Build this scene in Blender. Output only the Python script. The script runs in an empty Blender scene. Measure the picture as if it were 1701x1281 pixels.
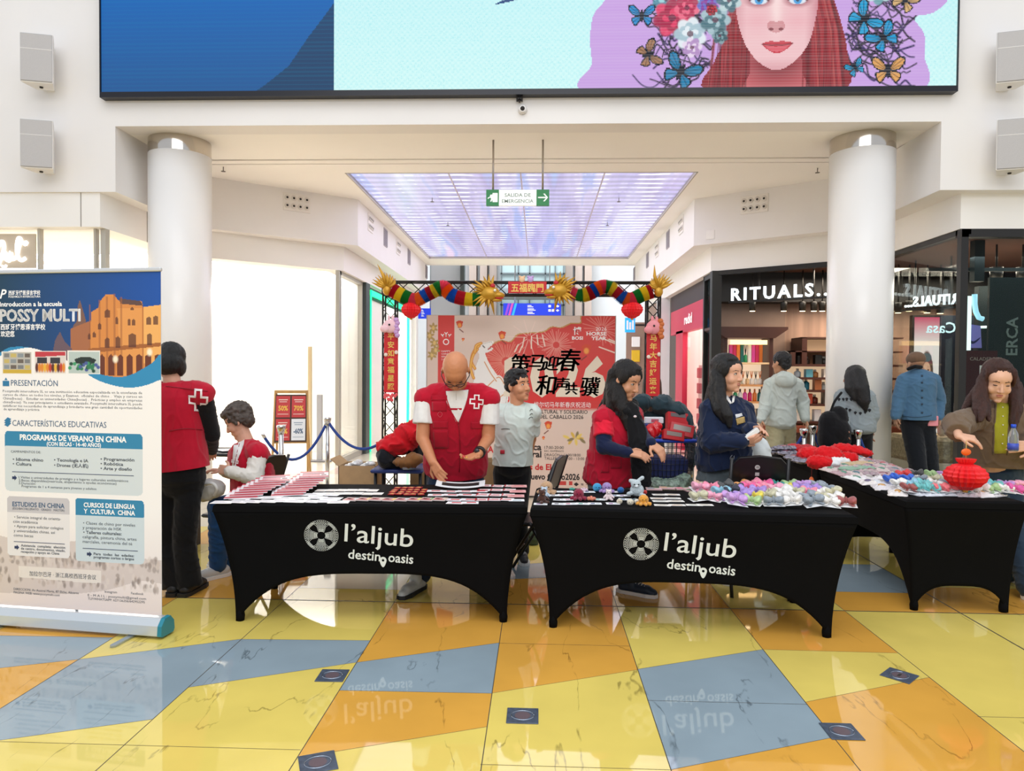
import bpy, bmesh, math, random
import numpy as np
from mathutils import Vector, Matrix, noise

# ------------------------------------------------------------------ camera
SC = bpy.context.scene
COL = SC.collection
FPX = 1180.0
CAMZ = 1.57
R = math.radians
camd = bpy.data.cameras.new('camera')
cam = bpy.data.objects.new('camera', camd)
COL.objects.link(cam)
CM = Matrix.Rotation(R(2.16), 3, 'Z') @ Matrix.Rotation(R(90 - 1.21), 3, 'X') @ Matrix.Rotation(R(.42), 3, 'Z')
cam.matrix_world = Matrix.Translation((0, 0, CAMZ)) @ CM.to_4x4()
camd.sensor_width = 36
camd.lens = 36 * FPX / 1701
camd.clip_end = 200
SC.camera = cam
# ------------------------------------------------------------------ look
SC.view_settings.view_transform = 'Standard'
SC.view_settings.look = 'None'
SC.view_settings.gamma = 1
SC.view_settings.exposure = 0.0
SC.view_settings.use_curve_mapping = False
SC.cycles.use_denoising = True
SC.cycles.max_bounces = 8
SC.cycles.diffuse_bounces = 5
SC.cycles.glossy_bounces = 4
SC.cycles.transmission_bounces = 4
SC.cycles.transparent_max_bounces = 12
SC.cycles.caustics_reflective = False
SC.cycles.caustics_refractive = False
SC.cycles.sample_clamp_indirect = 6
# ------------------------------------------------------------------ even world light for the open unseen hall, and two added fills
W = bpy.data.worlds.new('hall_ambient')
SC.world = W
W.use_nodes = True
W.node_tree.nodes['Background'].inputs[0].default_value = (0.88, 0.92, 1.0, 1)
W.node_tree.nodes['Background'].inputs[1].default_value = 0.8

def area(name, loc, rot, sx, sy, power, col=(1, 1, 1), spread=None):
    d = bpy.data.lights.new(name, 'AREA')
    d.shape = 'RECTANGLE'; d.size = sx; d.size_y = sy; d.energy = power; d.color = col
    if spread: d.spread = R(spread)
    o = bpy.data.objects.new(name, d); COL.objects.link(o)
    o.location = loc; o.rotation_euler = rot
    return o
area('overhead_fill', (0, 1.5, 9.5), (0, 0, 0), 11, 7, 430, (.97, .98, 1))  # unseen area lamp added overhead to light the hall
area('front_fill', (0, -4.5, 7.0), (R(58), 0, 0), 9, 3, 390, (.97, .98, 1))  # unseen fill added behind the camera to brighten surfaces facing it

# ------------------------------------------------------------------ helpers
def s2l(v):
    v = v / 255.0
    return v / 12.92 if v <= 0.04045 else ((v + 0.055) / 1.055) ** 2.4
def hx(h):
    h = h.lstrip('#')
    return tuple(s2l(int(h[i:i + 2], 16)) for i in (0, 2, 4))
def ray(px, py):
    return CM @ Vector(((px - 850.5) / FPX, -(py - 640.5) / FPX, -1))
def ay(px, py, Y):
    d = ray(px, py); return Vector((0, 0, CAMZ)) + d * (Y / d.y)
def az(px, py, z):
    d = ray(px, py); return Vector((0, 0, CAMZ)) + d * ((z - CAMZ) / d.z)

MATS = {}
def mat(name, col='#808080', rough=.6, metal=0, emit=0, ecol=None, noise_s=0, noise_a=.08, bump=0, bump_s=60,
        spec=.5, trans=0, alpha=1, coat=0, sheen=0, stretch=None, attr=None):
    if name in MATS: return MATS[name]
    m = bpy.data.materials.new(name); m.use_nodes = True
    nt = m.node_tree; b = nt.nodes['Principled BSDF']
    c = hx(col) if isinstance(col, str) else col
    b.inputs['Base Color'].default_value = (*c, 1)
    b.inputs['Roughness'].default_value = rough
    b.inputs['Metallic'].default_value = metal
    b.inputs['Specular IOR Level'].default_value = spec
    b.inputs['Transmission Weight'].default_value = trans
    b.inputs['Alpha'].default_value = alpha
    b.inputs['Coat Weight'].default_value = coat
    b.inputs['Sheen Weight'].default_value = sheen
    if emit:
        b.inputs['Emission Color'].default_value = (*(hx(ecol) if ecol else c), 1)
        b.inputs['Emission Strength'].default_value = emit
    if attr:
        a = nt.nodes.new('ShaderNodeAttribute'); a.attribute_name = attr
        nt.links.new(a.outputs['Color'], b.inputs['Base Color'])
        if emit: nt.links.new(a.outputs['Color'], b.inputs['Emission Color'])
    if noise_s or bump:
        tc = nt.nodes.new('ShaderNodeTexCoord'); src = tc.outputs['Object']
        if stretch:
            mp = nt.nodes.new('ShaderNodeMapping'); mp.inputs['Scale'].default_value = stretch
            nt.links.new(src, mp.inputs[0]); src = mp.outputs[0]
    if noise_s and not attr:
        n = nt.nodes.new('ShaderNodeTexNoise'); n.inputs['Scale'].default_value = noise_s; n.inputs['Detail'].default_value = 4
        nt.links.new(src, n.inputs['Vector'])
        r = nt.nodes.new('ShaderNodeMapRange'); r.inputs['To Min'].default_value = 1 - noise_a; r.inputs['To Max'].default_value = 1 + noise_a
        r.inputs['From Min'].default_value = .3; r.inputs['From Max'].default_value = .7
        nt.links.new(n.outputs['Fac'], r.inputs['Value'])
        v = nt.nodes.new('ShaderNodeVectorMath'); v.operation = 'SCALE'; v.inputs[0].default_value = c
        nt.links.new(r.outputs[0], v.inputs['Scale']); nt.links.new(v.outputs[0], b.inputs['Base Color'])
    if bump:
        n = nt.nodes.new('ShaderNodeTexNoise'); n.inputs['Scale'].default_value = bump_s; n.inputs['Detail'].default_value = 3
        nt.links.new(src, n.inputs['Vector'])
        bp = nt.nodes.new('ShaderNodeBump'); bp.inputs['Strength'].default_value = bump; bp.inputs['Distance'].default_value = .01
        nt.links.new(n.outputs['Fac'], bp.inputs['Height']); nt.links.new(bp.outputs[0], b.inputs['Normal'])
    MATS[name] = m
    return m
def plain(col, rough=.6, **k):
    return mat('plain_%s_%s_%s' % (col.strip('#'), rough, '_'.join('%s%s' % kv for kv in k.items())), col, rough, **k)

def tag(o, label=None, cat=None, group=None, kind=None):
    if label: o['label'] = label
    if cat: o['category'] = cat
    if group: o['group'] = group
    if kind: o['kind'] = kind
    return o
def thing(name, label, cat, loc=(0, 0, 0), rz=0, group=None):
    o = bpy.data.objects.new(name, None); COL.objects.link(o)
    o.location = loc; o.rotation_euler = (0, 0, rz); o.empty_display_size = .1
    return tag(o, label, cat, group)

class MB:
    """collects shapes into one mesh"""
    def __init__(s): s.v = []; s.f = []; s.m = []; s.sm = []; s.cur = 0; s.T = None
    def add(s, vs, fs, smooth=False):
        o = len(s.v)
        if s.T is not None: vs = [s.T @ Vector(v) for v in vs]
        s.v.extend([tuple(v) for v in vs])
        for f in fs:
            s.f.append([i + o for i in f]); s.m.append(s.cur); s.sm.append(smooth)
        return s
    def box(s, x0, x1, y0, y1, z0, z1):
        v = [(x, y, z) for z in (z0, z1) for y in (y0, y1) for x in (x0, x1)]
        return s.add(v, [(0, 2, 3, 1), (4, 5, 7, 6), (0, 1, 5, 4), (2, 6, 7, 3), (0, 4, 6, 2), (1, 3, 7, 5)])
    def rbox(s, x0, x1, y0, y1, z0, z1, r=.01):
        """box with chamfered edges"""
        r = min(r, (x1 - x0) / 2.01, (y1 - y0) / 2.01, (z1 - z0) / 2.01)
        prof = []
        def ring(z, i):
            return [(x0 + i + r, y0 + i, z), (x1 - i - r, y0 + i, z), (x1 - i, y0 + i + r, z), (x1 - i, y1 - i - r, z), (x1 - i - r, y1 - i, z), (x0 + i + r, y1 - i, z), (x0 + i, y1 - i - r, z), (x0 + i, y0 + i + r, z)]
        rings = [ring(z0, r * .7), ring(z0 + r, 0), ring(z1 - r, 0), ring(z1, r * .7)]
        return s.loft(rings, True, True, False)
    def loft(s, rings, cap0=True, cap1=True, smooth=True, closed=True):
        n = len(rings[0]); vs = [p for r in rings for p in r]; fs = []
        for i in range(len(rings) - 1):
            for j in range(n if closed else n - 1):
                k = (j + 1) % n
                fs.append((i * n + j, i * n + k, (i + 1) * n + k, (i + 1) * n + j))
        s.add(vs, fs, smooth); b = len(s.v) - len(vs)
        if cap0: s.f.append([b + j for j in range(n)][::-1]); s.m.append(s.cur); s.sm.append(False)
        if cap1: s.f.append([b + (len(rings) - 1) * n + j for j in range(n)]); s.m.append(s.cur); s.sm.append(False)
        return s
    def tube(s, pts, r, n=8, caps=True, smooth=True):
        pts = [Vector(p) for p in pts]; rs = r if isinstance(r, (list, tuple)) else [r] * len(pts)
        rings = []; up = None
        for i, p in enumerate(pts):
            t = (pts[min(i + 1, len(pts) - 1)] - pts[max(i - 1, 0)]).normalized()
            if up is None: up = Vector((0, 0, 1)) if abs(t.z) < .9 else Vector((1, 0, 0))
            a = t.cross(up)
            if a.length < 1e-5: a = t.cross(Vector((1, 0, 0)))
            a.normalize(); b = a.cross(t); b.normalize(); up = b
            rings.append([p + (a * math.cos(q) + b * math.sin(q)) * rs[i] for q in [2 * math.pi * k / n for k in range(n)]])
        return s.loft(rings, caps, caps, smooth)
    def lathe(s, prof, n=24, c=(0, 0, 0), cap=True, smooth=True, ax='z'):
        rings = []
        for r, z in prof:
            rings.append([(c[0] + r * math.cos(2 * math.pi * k / n), c[1] + r * math.sin(2 * math.pi * k / n), c[2] + z) if ax == 'z' else
                          (c[0] + r * math.cos(2 * math.pi * k / n), c[1] - z, c[2] + r * math.sin(2 * math.pi * k / n)) for k in range(n)])
        return s.loft(rings, cap, cap, smooth)
    def ball(s, c, r, nu=14, nv=9, M=None):
        rx, ry, rz = r if isinstance(r, (list, tuple)) else (r, r, r)
        c = Vector(c); rings = []
        for i in range(nv + 1):
            a = math.pi * (.02 + .96 * i / nv)
            ring = []
            for k in range(nu):
                q = 2 * math.pi * k / nu
                p = Vector((rx * math.sin(a) * math.cos(q), ry * math.sin(a) * math.sin(q), -rz * math.cos(a)))
                if M is not None: p = M @ p
                ring.append(c + p)
            rings.append(ring)
        return s.loft(rings)
    def prism(s, poly, ax, a, b):
        """polygon (u,v) extruded from a to b along axis ax; 'y': (x,z), 'x': (y,z), 'z': (x,y)"""
        def P(u, v, t): return {'y': (u, t, v), 'x': (t, u, v), 'z': (u, v, t)}[ax]
        n = len(poly); vs = [P(u, v, a) for u, v in poly] + [P(u, v, b) for u, v in poly]
        return s.add(vs, [list(range(n))[::-1], list(range(n, 2 * n))] + [(i, (i + 1) % n, n + (i + 1) % n, n + i) for i in range(n)])
    def quad(s, *p): return s.add(p, [tuple(range(len(p)))])
    def build(s, name, m, parent=None, loc=None, bevel=0, fix=True):
        me = bpy.data.meshes.new(name); me.from_pydata(s.v, [], s.f); me.update()
        ms = m if isinstance(m, (list, tuple)) else [m]
        for q in ms: me.materials.append(q)
        for i, p in enumerate(me.polygons):
            p.use_smooth = s.sm[i]; p.material_index = min(s.m[i], len(ms) - 1)
        if fix:
            bm = bmesh.new(); bm.from_mesh(me); bmesh.ops.recalc_face_normals(bm, faces=bm.faces); bm.to_mesh(me); bm.free()
        o = bpy.data.objects.new(name, me); COL.objects.link(o)
        if parent: o.parent = parent
        if loc is not None: o.location = loc
        if bevel:
            b = o.modifiers.new('b', 'BEVEL'); b.width = bevel; b.segments = 2; b.limit_method = 'ANGLE'
        return o
def struct(name, mb, m, label=None, parent=None, **k):
    o = mb.build(name, m, parent, **k)
    o['kind'] = 'structure'
    return o
def copy_tree(o, parent=None):
    c = o.copy(); COL.objects.link(c)
    if parent: c.parent = parent
    for ch in o.children: copy_tree(ch, c)
    return c

# ---- lettering: real text geometry turned into a mesh
def letters(lines, M, m, name='lettering', parent=None, depth=.0008):
    """lines: (text, x, z, size, kw) in local metres; M maps local (x, 0, z) onto the surface (-y is outward)"""
    bm = bmesh.new()
    for L in lines:
        txt, x, z, size = L[:4]; k = L[4] if len(L) > 4 else {}
        cu = bpy.data.curves.new('t', 'FONT'); cu.body = txt; cu.size = 1; cu.align_x = k.get('al', 'LEFT')
        cu.offset = k.get('bold', 0); cu.shear = k.get('shear', 0); cu.space_character = k.get('sp', 1); cu.resolution_u = k.get('res', 2)
        cu.extrude = k.get('ext', depth) / size if k.get('ext', depth) else 0
        ob = bpy.data.objects.new('t', cu); COL.objects.link(ob)
        dg = bpy.context.evaluated_depsgraph_get(); dg.update()
        me = bpy.data.meshes.new_from_object(ob.evaluated_get(dg))
        xs = [v.co.x for v in me.vertices] or [0]; w = max(xs) - min(xs) or 1
        sx = size
        if 'w' in k: sx = k['w'] / w
        x0 = min(xs) if k.get('al', 'LEFT') == 'LEFT' else (max(xs) if k['al'] == 'RIGHT' else (min(xs) + max(xs)) / 2)
        rot = Matrix.Rotation(k.get('rot', 0), 4, 'Y')
        T = M @ Matrix.Translation((x, k.get('y', 0), z)) @ rot @ Matrix(((sx, 0, 0, -x0 * sx), (0, 0, -size, 0), (0, size, 0, 0), (0, 0, 0, 1)))
        me.transform(T)
        bm.from_mesh(me)
        bpy.data.meshes.remove(me); bpy.data.objects.remove(ob); bpy.data.curves.remove(cu)
    me = bpy.data.meshes.new(name); bm.to_mesh(me); bm.free(); me.materials.append(m)
    o = bpy.data.objects.new(name, me); COL.objects.link(o)
    if parent: o.parent = parent
    return o

# ---- printed panels: a fine grid of quads, its colour worked out in code
class Canvas:
    def __init__(s, w, h, col='#ffffff', W=1.0, H=1.0):
        s.w, s.h, s.W, s.H = w, h, W, H
        s.a = np.ones((h, w, 3)) * np.array(hx(col))
        xs = (np.arange(w) + .5) / w * W; ys = (np.arange(h) + .5) / h * H
        s.X, s.Y = np.meshgrid(xs, ys)
        s.rng = np.random.default_rng(5)
    def put(s, mask, col, al=1):
        c = np.array(hx(col)) if isinstance(col, str) else col
        mk = (mask * al)[..., None]
        s.a = s.a * (1 - mk) + c * mk
        return s
    def poly(s, pts, col, al=1):
        x, y = s.X, s.Y; ins = np.zeros(x.shape, bool); n = len(pts)
        for i in range(n):
            x1, y1 = pts[i]; x2, y2 = pts[(i + 1) % n]
            if y1 == y2: continue
            c = ((y1 > y) != (y2 > y)) & (x < (x2 - x1) * (y - y1) / (y2 - y1) + x1)
            ins ^= c
        return s.put(ins.astype(float), col, al)
    def ell(s, cx, cy, rx, ry, col, al=1, rot=0, soft=.12):
        c, q = math.cos(rot), math.sin(rot); dx, dy = s.X - cx, s.Y - cy
        u = (dx * c + dy * q) / rx; v = (-dx * q + dy * c) / ry
        d = np.sqrt(u * u + v * v)
        return s.put(np.clip((1 - d) / soft + .5, 0, 1), col, al)
    def line(s, pts, wd, col, al=1):
        m = np.zeros(s.X.shape)
        for (x1, y1), (x2, y2) in zip(pts[:-1], pts[1:]):
            dx, dy = x2 - x1, y2 - y1; L = dx * dx + dy * dy or 1e-9
            t = np.clip(((s.X - x1) * dx + (s.Y - y1) * dy) / L, 0, 1)
            d = np.hypot(s.X - x1 - t * dx, s.Y - y1 - t * dy)
            m = np.maximum(m, np.clip((wd / 2 - d) / (s.W / s.w) + .5, 0, 1))
        return s.put(m, col, al)
    def grad(s, y0, c0, y1, c1, mask=None):
        t = np.clip((s.Y - y0) / (y1 - y0), 0, 1)[..., None]
        g = np.array(hx(c0)) * (1 - t) + np.array(hx(c1)) * t
        mk = np.ones(s.X.shape) if mask is None else mask
        s.a = s.a * (1 - mk[..., None]) + g * mk[..., None]
        return s
    def mesh(s, name, M, m, parent=None, flip=False):
        """M maps local (x in 0..W, 0, z in -H..0) to place"""
        w, h = s.w, s.h
        gx = np.arange(w + 1) / w * s.W; gz = -np.arange(h + 1) / h * s.H
        X, Z = np.meshgrid(gx, gz)
        co = np.stack([X.ravel(), np.zeros(X.size), Z.ravel(), np.ones(X.size)], 1)
        co = (np.array(M) @ co.T).T[:, :3]
        i, j = np.meshgrid(np.arange(w), np.arange(h)); b = (j * (w + 1) + i).ravel()
        q = np.stack([b, b + w + 1, b + w + 2, b + 1], 1)
        me = bpy.data.meshes.new(name)
        me.vertices.add(len(co)); me.vertices.foreach_set('co', co.ravel())
        me.loops.add(q.size); me.loops.foreach_set('vertex_index', q.ravel().astype(np.int32))
        me.polygons.add(len(q)); me.polygons.foreach_set('loop_start', np.arange(0, q.size, 4, dtype=np.int32))
        me.update(calc_edges=True)
        ca = me.color_attributes.new('print', 'FLOAT_COLOR', 'CORNER')
        c4 = np.ones((len(q), 4)); c4[:, :3] = s.a.reshape(-1, 3)
        ca.data.foreach_set('color', np.repeat(c4, 4, axis=0).ravel())
        me.materials.append(m)
        o = bpy.data.objects.new(name, me); COL.objects.link(o)
        if parent: o.parent = parent
        return o
def smooth_curve(pts, n=8, closed=False):
    """Catmull-Rom through 2-D or 3-D points"""
    P = [Vector(p).to_3d() for p in pts]; out = []; N = len(P)
    rng = range(N if closed else N - 1)
    for i in rng:
        p0 = P[(i - 1) % N] if closed or i > 0 else P[0]; p1 = P[i]; p2 = P[(i + 1) % N]; p3 = P[(i + 2) % N] if closed or i + 2 < N else P[-1]
        for k in range(n):
            t = k / n
            out.append(.5 * ((2 * p1) + (p2 - p0) * t + (2 * p0 - 5 * p1 + 4 * p2 - p3) * t * t + (3 * p1 - p0 - 3 * p2 + p3) * t ** 3))
    if not closed: out.append(P[-1])
    return out
def c2(pts, n=6, closed=True): return [(p.x, p.y) for p in smooth_curve(pts, n, closed)]
# =================================================================== building
ZC, ZB, ZG = 4.31, 3.57, 3.18
D1 = 7.95
XL, XR = -4.83, 4.35
M_WALL = mat('white_plaster', '#e9e6e3', .75, noise_s=.8, noise_a=.03)
M_CEIL = mat('ceiling_plaster', '#f4f1ec', .8, noise_s=.7, noise_a=.02)
M_BAND = mat('fascia_paint', '#f0ede8', .7, noise_s=.8, noise_a=.02)
M_DARK = mat('dark_gap', '#2a2623', .8)
M_BLACKFR = mat('black_frame', '#17140f', .38, spec=.5)
def glass(name, tint='#ffffff', refl=.04, top=.6):
    m = bpy.data.materials.new(name); m.use_nodes = True; nt = m.node_tree; nt.nodes.clear()
    o = nt.nodes.new('ShaderNodeOutputMaterial'); mx = nt.nodes.new('ShaderNodeMixShader')
    t = nt.nodes.new('ShaderNodeBsdfTransparent'); t.inputs[0].default_value = (*hx(tint), 1)
    g = nt.nodes.new('ShaderNodeBsdfGlossy'); g.inputs['Roughness'].default_value = .01
    f = nt.nodes.new('ShaderNodeLayerWeight'); f.inputs[0].default_value = .25
    r = nt.nodes.new('ShaderNodeMapRange'); r.inputs['To Min'].default_value = refl; r.inputs['To Max'].default_value = top
    nt.links.new(f.outputs['Fresnel'], r.inputs['Value']); nt.links.new(r.outputs[0], mx.inputs[0])
    nt.links.new(t.outputs[0], mx.inputs[1]); nt.links.new(g.outputs[0], mx.inputs[2]); nt.links.new(mx.outputs[0], o.inputs[0])
    return m
M_GLASS = glass('shop_glass', '#ffffff', .03, .3)
M_GLASSD = glass('dark_shop_glass', '#e2e6e4', .0, .24)

# ---- floor
FY, FO, FB, FC, FP = 0, 1, 2, 3, 4
def marble(name, c, vein, va=.6):
    m = bpy.data.materials.new(name); m.use_nodes = True; nt = m.node_tree; b = nt.nodes['Principled BSDF']
    tc = nt.nodes.new('ShaderNodeTexCoord')
    mp = nt.nodes.new('ShaderNodeMapping'); mp.inputs['Rotation'].default_value = (0, 0, R(24)); mp.inputs['Scale'].default_value = (2.1, .62, 1)
    n = nt.nodes.new('ShaderNodeTexNoise'); n.inputs['Scale'].default_value = .8; n.inputs['Detail'].default_value = 6; n.inputs['Distortion'].default_value = .35
    nt.links.new(tc.outputs['Object'], mp.inputs[0]); nt.links.new(mp.outputs[0], n.inputs['Vector'])
    s = nt.nodes.new('ShaderNodeMath'); s.operation = 'SUBTRACT'; s.inputs[1].default_value = .5; nt.links.new(n.outputs['Fac'], s.inputs[0])
    a = nt.nodes.new('ShaderNodeMath'); a.operation = 'ABSOLUTE'; nt.links.new(s.outputs[0], a.inputs[0])
    r = nt.nodes.new('ShaderNodeMapRange'); r.inputs['From Max'].default_value = .005; r.inputs['To Min'].default_value = 1; r.inputs['To Max'].default_value = 0
    nt.links.new(a.outputs[0], r.inputs['Value'])
    n2 = nt.nodes.new('ShaderNodeTexNoise'); n2.inputs['Scale'].default_value = 5.5; n2.inputs['Detail'].default_value = 5
    nt.links.new(tc.outputs['Object'], n2.inputs['Vector'])
    r2 = nt.nodes.new('ShaderNodeMapRange'); r2.inputs['From Min'].default_value = .42; r2.inputs['From Max'].default_value = .6; r2.inputs['To Max'].default_value = va
    nt.links.new(n2.outputs['Fac'], r2.inputs['Value'])
    mu = nt.nodes.new('ShaderNodeMath'); mu.operation = 'MULTIPLY'; nt.links.new(r.outputs[0], mu.inputs[0]); nt.links.new(r2.outputs[0], mu.inputs[1])
    mx = nt.nodes.new('ShaderNodeMix'); mx.data_type = 'RGBA'; mx.inputs['A'].default_value = (*hx(c), 1); mx.inputs['B'].default_value = (*hx(vein), 1)
    nt.links.new(mu.outputs[0], mx.inputs['Factor'])
    n3 = nt.nodes.new('ShaderNodeTexNoise'); n3.inputs['Scale'].default_value = 2.2; n3.inputs['Detail'].default_value = 3; nt.links.new(tc.outputs['Object'], n3.inputs['Vector'])
    r3 = nt.nodes.new('ShaderNodeMapRange'); r3.inputs['From Min'].default_value = .3; r3.inputs['From Max'].default_value = .7; r3.inputs['To Min'].default_value = .93; r3.inputs['To Max'].default_value = 1.06
    nt.links.new(n3.outputs['Fac'], r3.inputs['Value'])
    vm = nt.nodes.new('ShaderNodeVectorMath'); vm.operation = 'SCALE'; nt.links.new(mx.outputs['Result'], vm.inputs[0]); nt.links.new(r3.outputs[0], vm.inputs['Scale'])
    nt.links.new(vm.outputs[0], b.inputs['Base Color'])
    b.inputs['Roughness'].default_value = .035; b.inputs['IOR'].default_value = 1.62
    return m
FM = [marble('yellow_marble', '#e2cb68', '#54451c'), marble('orange_marble', '#dda446', '#4a2c10'), marble('grey_blue_marble', '#90a1aa', '#1f2a33', .6),
      marble('cream_marble', '#dcd3bd', '#8a7a5c', .3), marble('pink_marble', '#cbb0a4', '#7a5a50', .3), mat('floor_joint', '#4b4438', .5)]
fl = MB()
XS = [-2.459 + .748 * i for i in range(-12, 16)]
def edge(p, q):
    a, b = az(*p, 0), az(*q, 0)
    return lambda x: a.y + (b.y - a.y) * (x - a.x) / (b.x - a.x)
cst = lambda v: (lambda x: v)
J = 4.735
ST = {  # strip index from x=-2.459: colours from near to far
    -1: [(FO, edge((0, 1110), (136, 1095))), (FB, edge((0, 1056), (180, 1059))), (FO, cst(4.9)), (FY, cst(6.2)), (FO, cst(6.9))],
    0: [(FY, edge((0, 1230), (247, 1196))), (FB, edge((136, 1095), (399, 1062))), (FY, cst(J)), (FO, cst(6.1)), (FY, cst(6.9))],
    1: [(FY, edge((314, 1142), (596, 1100))), (FB, edge((399, 1062), (600, 1064))), (FY, cst(5.0)), (FC, cst(6.9))],  # cream run puts the white shop's reflection into the floor colour
    2: [(FY, edge((500, 1258), (806, 1208))), (FO, edge((561, 1147), (815, 1152))), (FB, edge((590, 1101), (829, 1068))), (FO, cst(J)), (FY, cst(6.2)), (FO, cst(6.9))],
    3: [(FY, edge((815, 1152), (1058, 1113))), (FO, edge((855, 962), (905, 960))), (FB, edge((855, 938), (905, 935))), (FY, cst(6.9))],
    4: [(FO, edge((1109, 1280), (1375, 1227))), (FB, edge((1058, 1112), (1264, 1079.5))), (FY, cst(J)), (FO, cst(5.6)), (FY, cst(6.9))],
    5: [(FO, edge((1333, 1167.5), (1536, 1127))), (FY, edge((1264, 1079), (1486, 1085))), (FO, cst(J)), (FY, cst(5.3)), (FB, cst(6.3)), (FO, cst(6.9))],
    6: [(FY, cst(J)), (FO, cst(5.15)), (FB, cst(5.9)), (FY, cst(6.9))],
    7: [(FY, cst(J)), (FO, cst(5.3)), (FY, cst(6.9))]}
rnd = random.Random(3)
for i, x0 in enumerate(XS[:-1]):
    x1 = XS[i + 1]; k = i - 12
    segs = ST.get(k)
    if not segs:
        segs = []; y = -3.0
        while y < 6.9:
            y2 = min(6.9, y + rnd.uniform(.9, 1.9)); d = rnd.uniform(-.25, .25) if y2 < 6.5 else 0
            segs.append((rnd.choice([FY, FO, FB, FY]), (lambda x, a=y2, b=d, c=x0: a + b * (x - c)))); y = y2
    prev = cst(-3.0)
    for c, e in segs:
        fl.cur = c; fl.add([(x0, prev(x0), 0), (x1, prev(x1), 0), (x1, e(x1), 0), (x0, e(x0), 0)], [(0, 1, 2, 3)])
        if e(x0) < 6.8:
            fl.cur = 5; fl.add([(x0, e(x0) - .0012, .0004), (x1, e(x1) - .0012, .0004), (x1, e(x1) + .0012, .0004), (x0, e(x0) + .0012, .0004)], [(0, 1, 2, 3)])
        prev = e
    y = 6.9; j = 0
    while y < 30:
        fl.cur = FC if (j * 7 + k * 3) % 5 else FP
        fl.add([(x0, y, 0), (x1, y, 0), (x1, y + .9, 0), (x0, y + .9, 0)], [(0, 1, 2, 3)]); y += .9; j += 1
    w = .005 if k == 7 else .002
    fl.cur = 5; fl.add([(x0 - w, -3, .0006), (x0 + w, -3, .0006), (x0 + w, 6.9, .0006), (x0 - w, 6.9, .0006)], [(0, 1, 2, 3)])
fl.cur = 5
fl.add([(-12, J - .006, .0008), (12, J - .006, .0008), (12, J + .006, .0008), (-12, J + .006, .0008)], [(0, 1, 2, 3)])
for a, b, y in ((-2.459, -.97, 2.86), (-.22, .53, 2.79), (-.22, .53, 4.05), (.53, 1.28, 3.38), (2.02, 3.5, 3.3)):
    fl.add([(a, y - .0012, .0008), (b, y - .0012, .0008), (b, y + .0012, .0008), (a, y + .0012, .0008)], [(0, 1, 2, 3)])
struct('floor', fl, FM, fix=False)

# ---- big upper wall with the portal, soffit, corridor walls
w = MB().prism([(-14, ZB), (XL, ZB), (XL, ZC), (XR, ZC), (XR, ZB), (14, ZB), (14, 9.4), (-14, 9.4)], 'y', D1, D1 + .3)
struct('wall_front', w, M_WALL)
def ribbon(pts, off, z0, z1):
    """a wall following a plan line, thickened outward by off (signed to the left of travel)"""
    n = len(pts); out = []
    for i, p in enumerate(pts):
        p = Vector(p)
        d1 = (Vector(pts[i]) - Vector(pts[i - 1])).normalized() if i else None
        d2 = (Vector(pts[i + 1]) - p).normalized() if i < n - 1 else None
        if d1 is None: d1 = d2
        if d2 is None: d2 = d1
        n1 = Vector((-d1.y, d1.x)); n2 = Vector((-d2.y, d2.x)); m = (n1 + n2).normalized()
        out.append(p + m * off / max(.4, m.dot(n1)))
    mb = MB(); 
    for i in range(n - 1):
        mb.prism([tuple(pts[i]), tuple(pts[i + 1]), tuple(out[i + 1]), tuple(out[i])], 'z', z0, z1)
    return mb, out
PL = [(XL, D1 + .3), (XL, 9.98), (-2.94, 11.42), (-2.94, 18.4)]
PR = [(XR, D1 + .3), (XR, 10.05), (2.44, 11.42), (2.44, 18.4)]
mb, _ = ribbon(PL, .25, ZB, ZC); struct('wall_left', mb, M_WALL)
mb, _ = ribbon(PR, -.36, ZB, ZC); struct('wall_right', mb, M_WALL)
BL = [(-14, D1 + .03), (-5.03, D1 + .03), (-5.03, 10.06), (-3.2, 11.53), (-3.2, 18.4)]
BR = [(14, D1 + .15), (4.66, D1 + .15), (4.66, 10.15), (2.74, 11.53), (2.74, 18.4)]
mb, _ = ribbon(BL, .3, ZG, ZB + .01); struct('trim_1', mb, M_BAND)
mb, _ = ribbon(BR, -.3, ZG, ZB + .01); struct('trim_2', mb, M_BAND)
c = MB()
SX0, SX1, SY0, SY1 = -2.73, 2.16, 9.88, 17.47
for (a, b, y0, y1, z) in ((-5.2, 4.8, D1 + .3, 8.69, ZC), (-5.2, 4.8, 8.705, 9.27, ZC + .012), (-5.2, 4.8, 9.3, 9.45, ZC + .004), (-5.2, 4.8, 9.465, SY0, ZC),
                          (-5.2, SX0, SY0, SY1, ZC), (SX1, 4.8, SY0, SY1, ZC), (-5.2, 4.8, SY1, 18.4, ZC)):
    c.box(a, b, y0, y1, z, ZC + .2)
c.box(-5.2, 4.8, D1 + .2, 9.6, ZC + .06, ZC + .25)
struct('ceiling', c, M_CEIL)
# hairlines where panels meet on the fascia
t = MB()
for px, py0, py1 in ((222, 346, 390),):
    a = az(px, py0 + 8, ZB)
    t.box(a.x - .004, a.x + .004, D1 + .026, D1 + .034, ZG, ZB - .002)
t.box(-5.036, -5.028, 8.95, 8.965, ZG, ZB)
t.box(4.655, 4.664, 9.6, 9.615, ZG, ZB)
struct('trim_3', t, mat('joint_grey', '#8b857d', .8))

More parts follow.
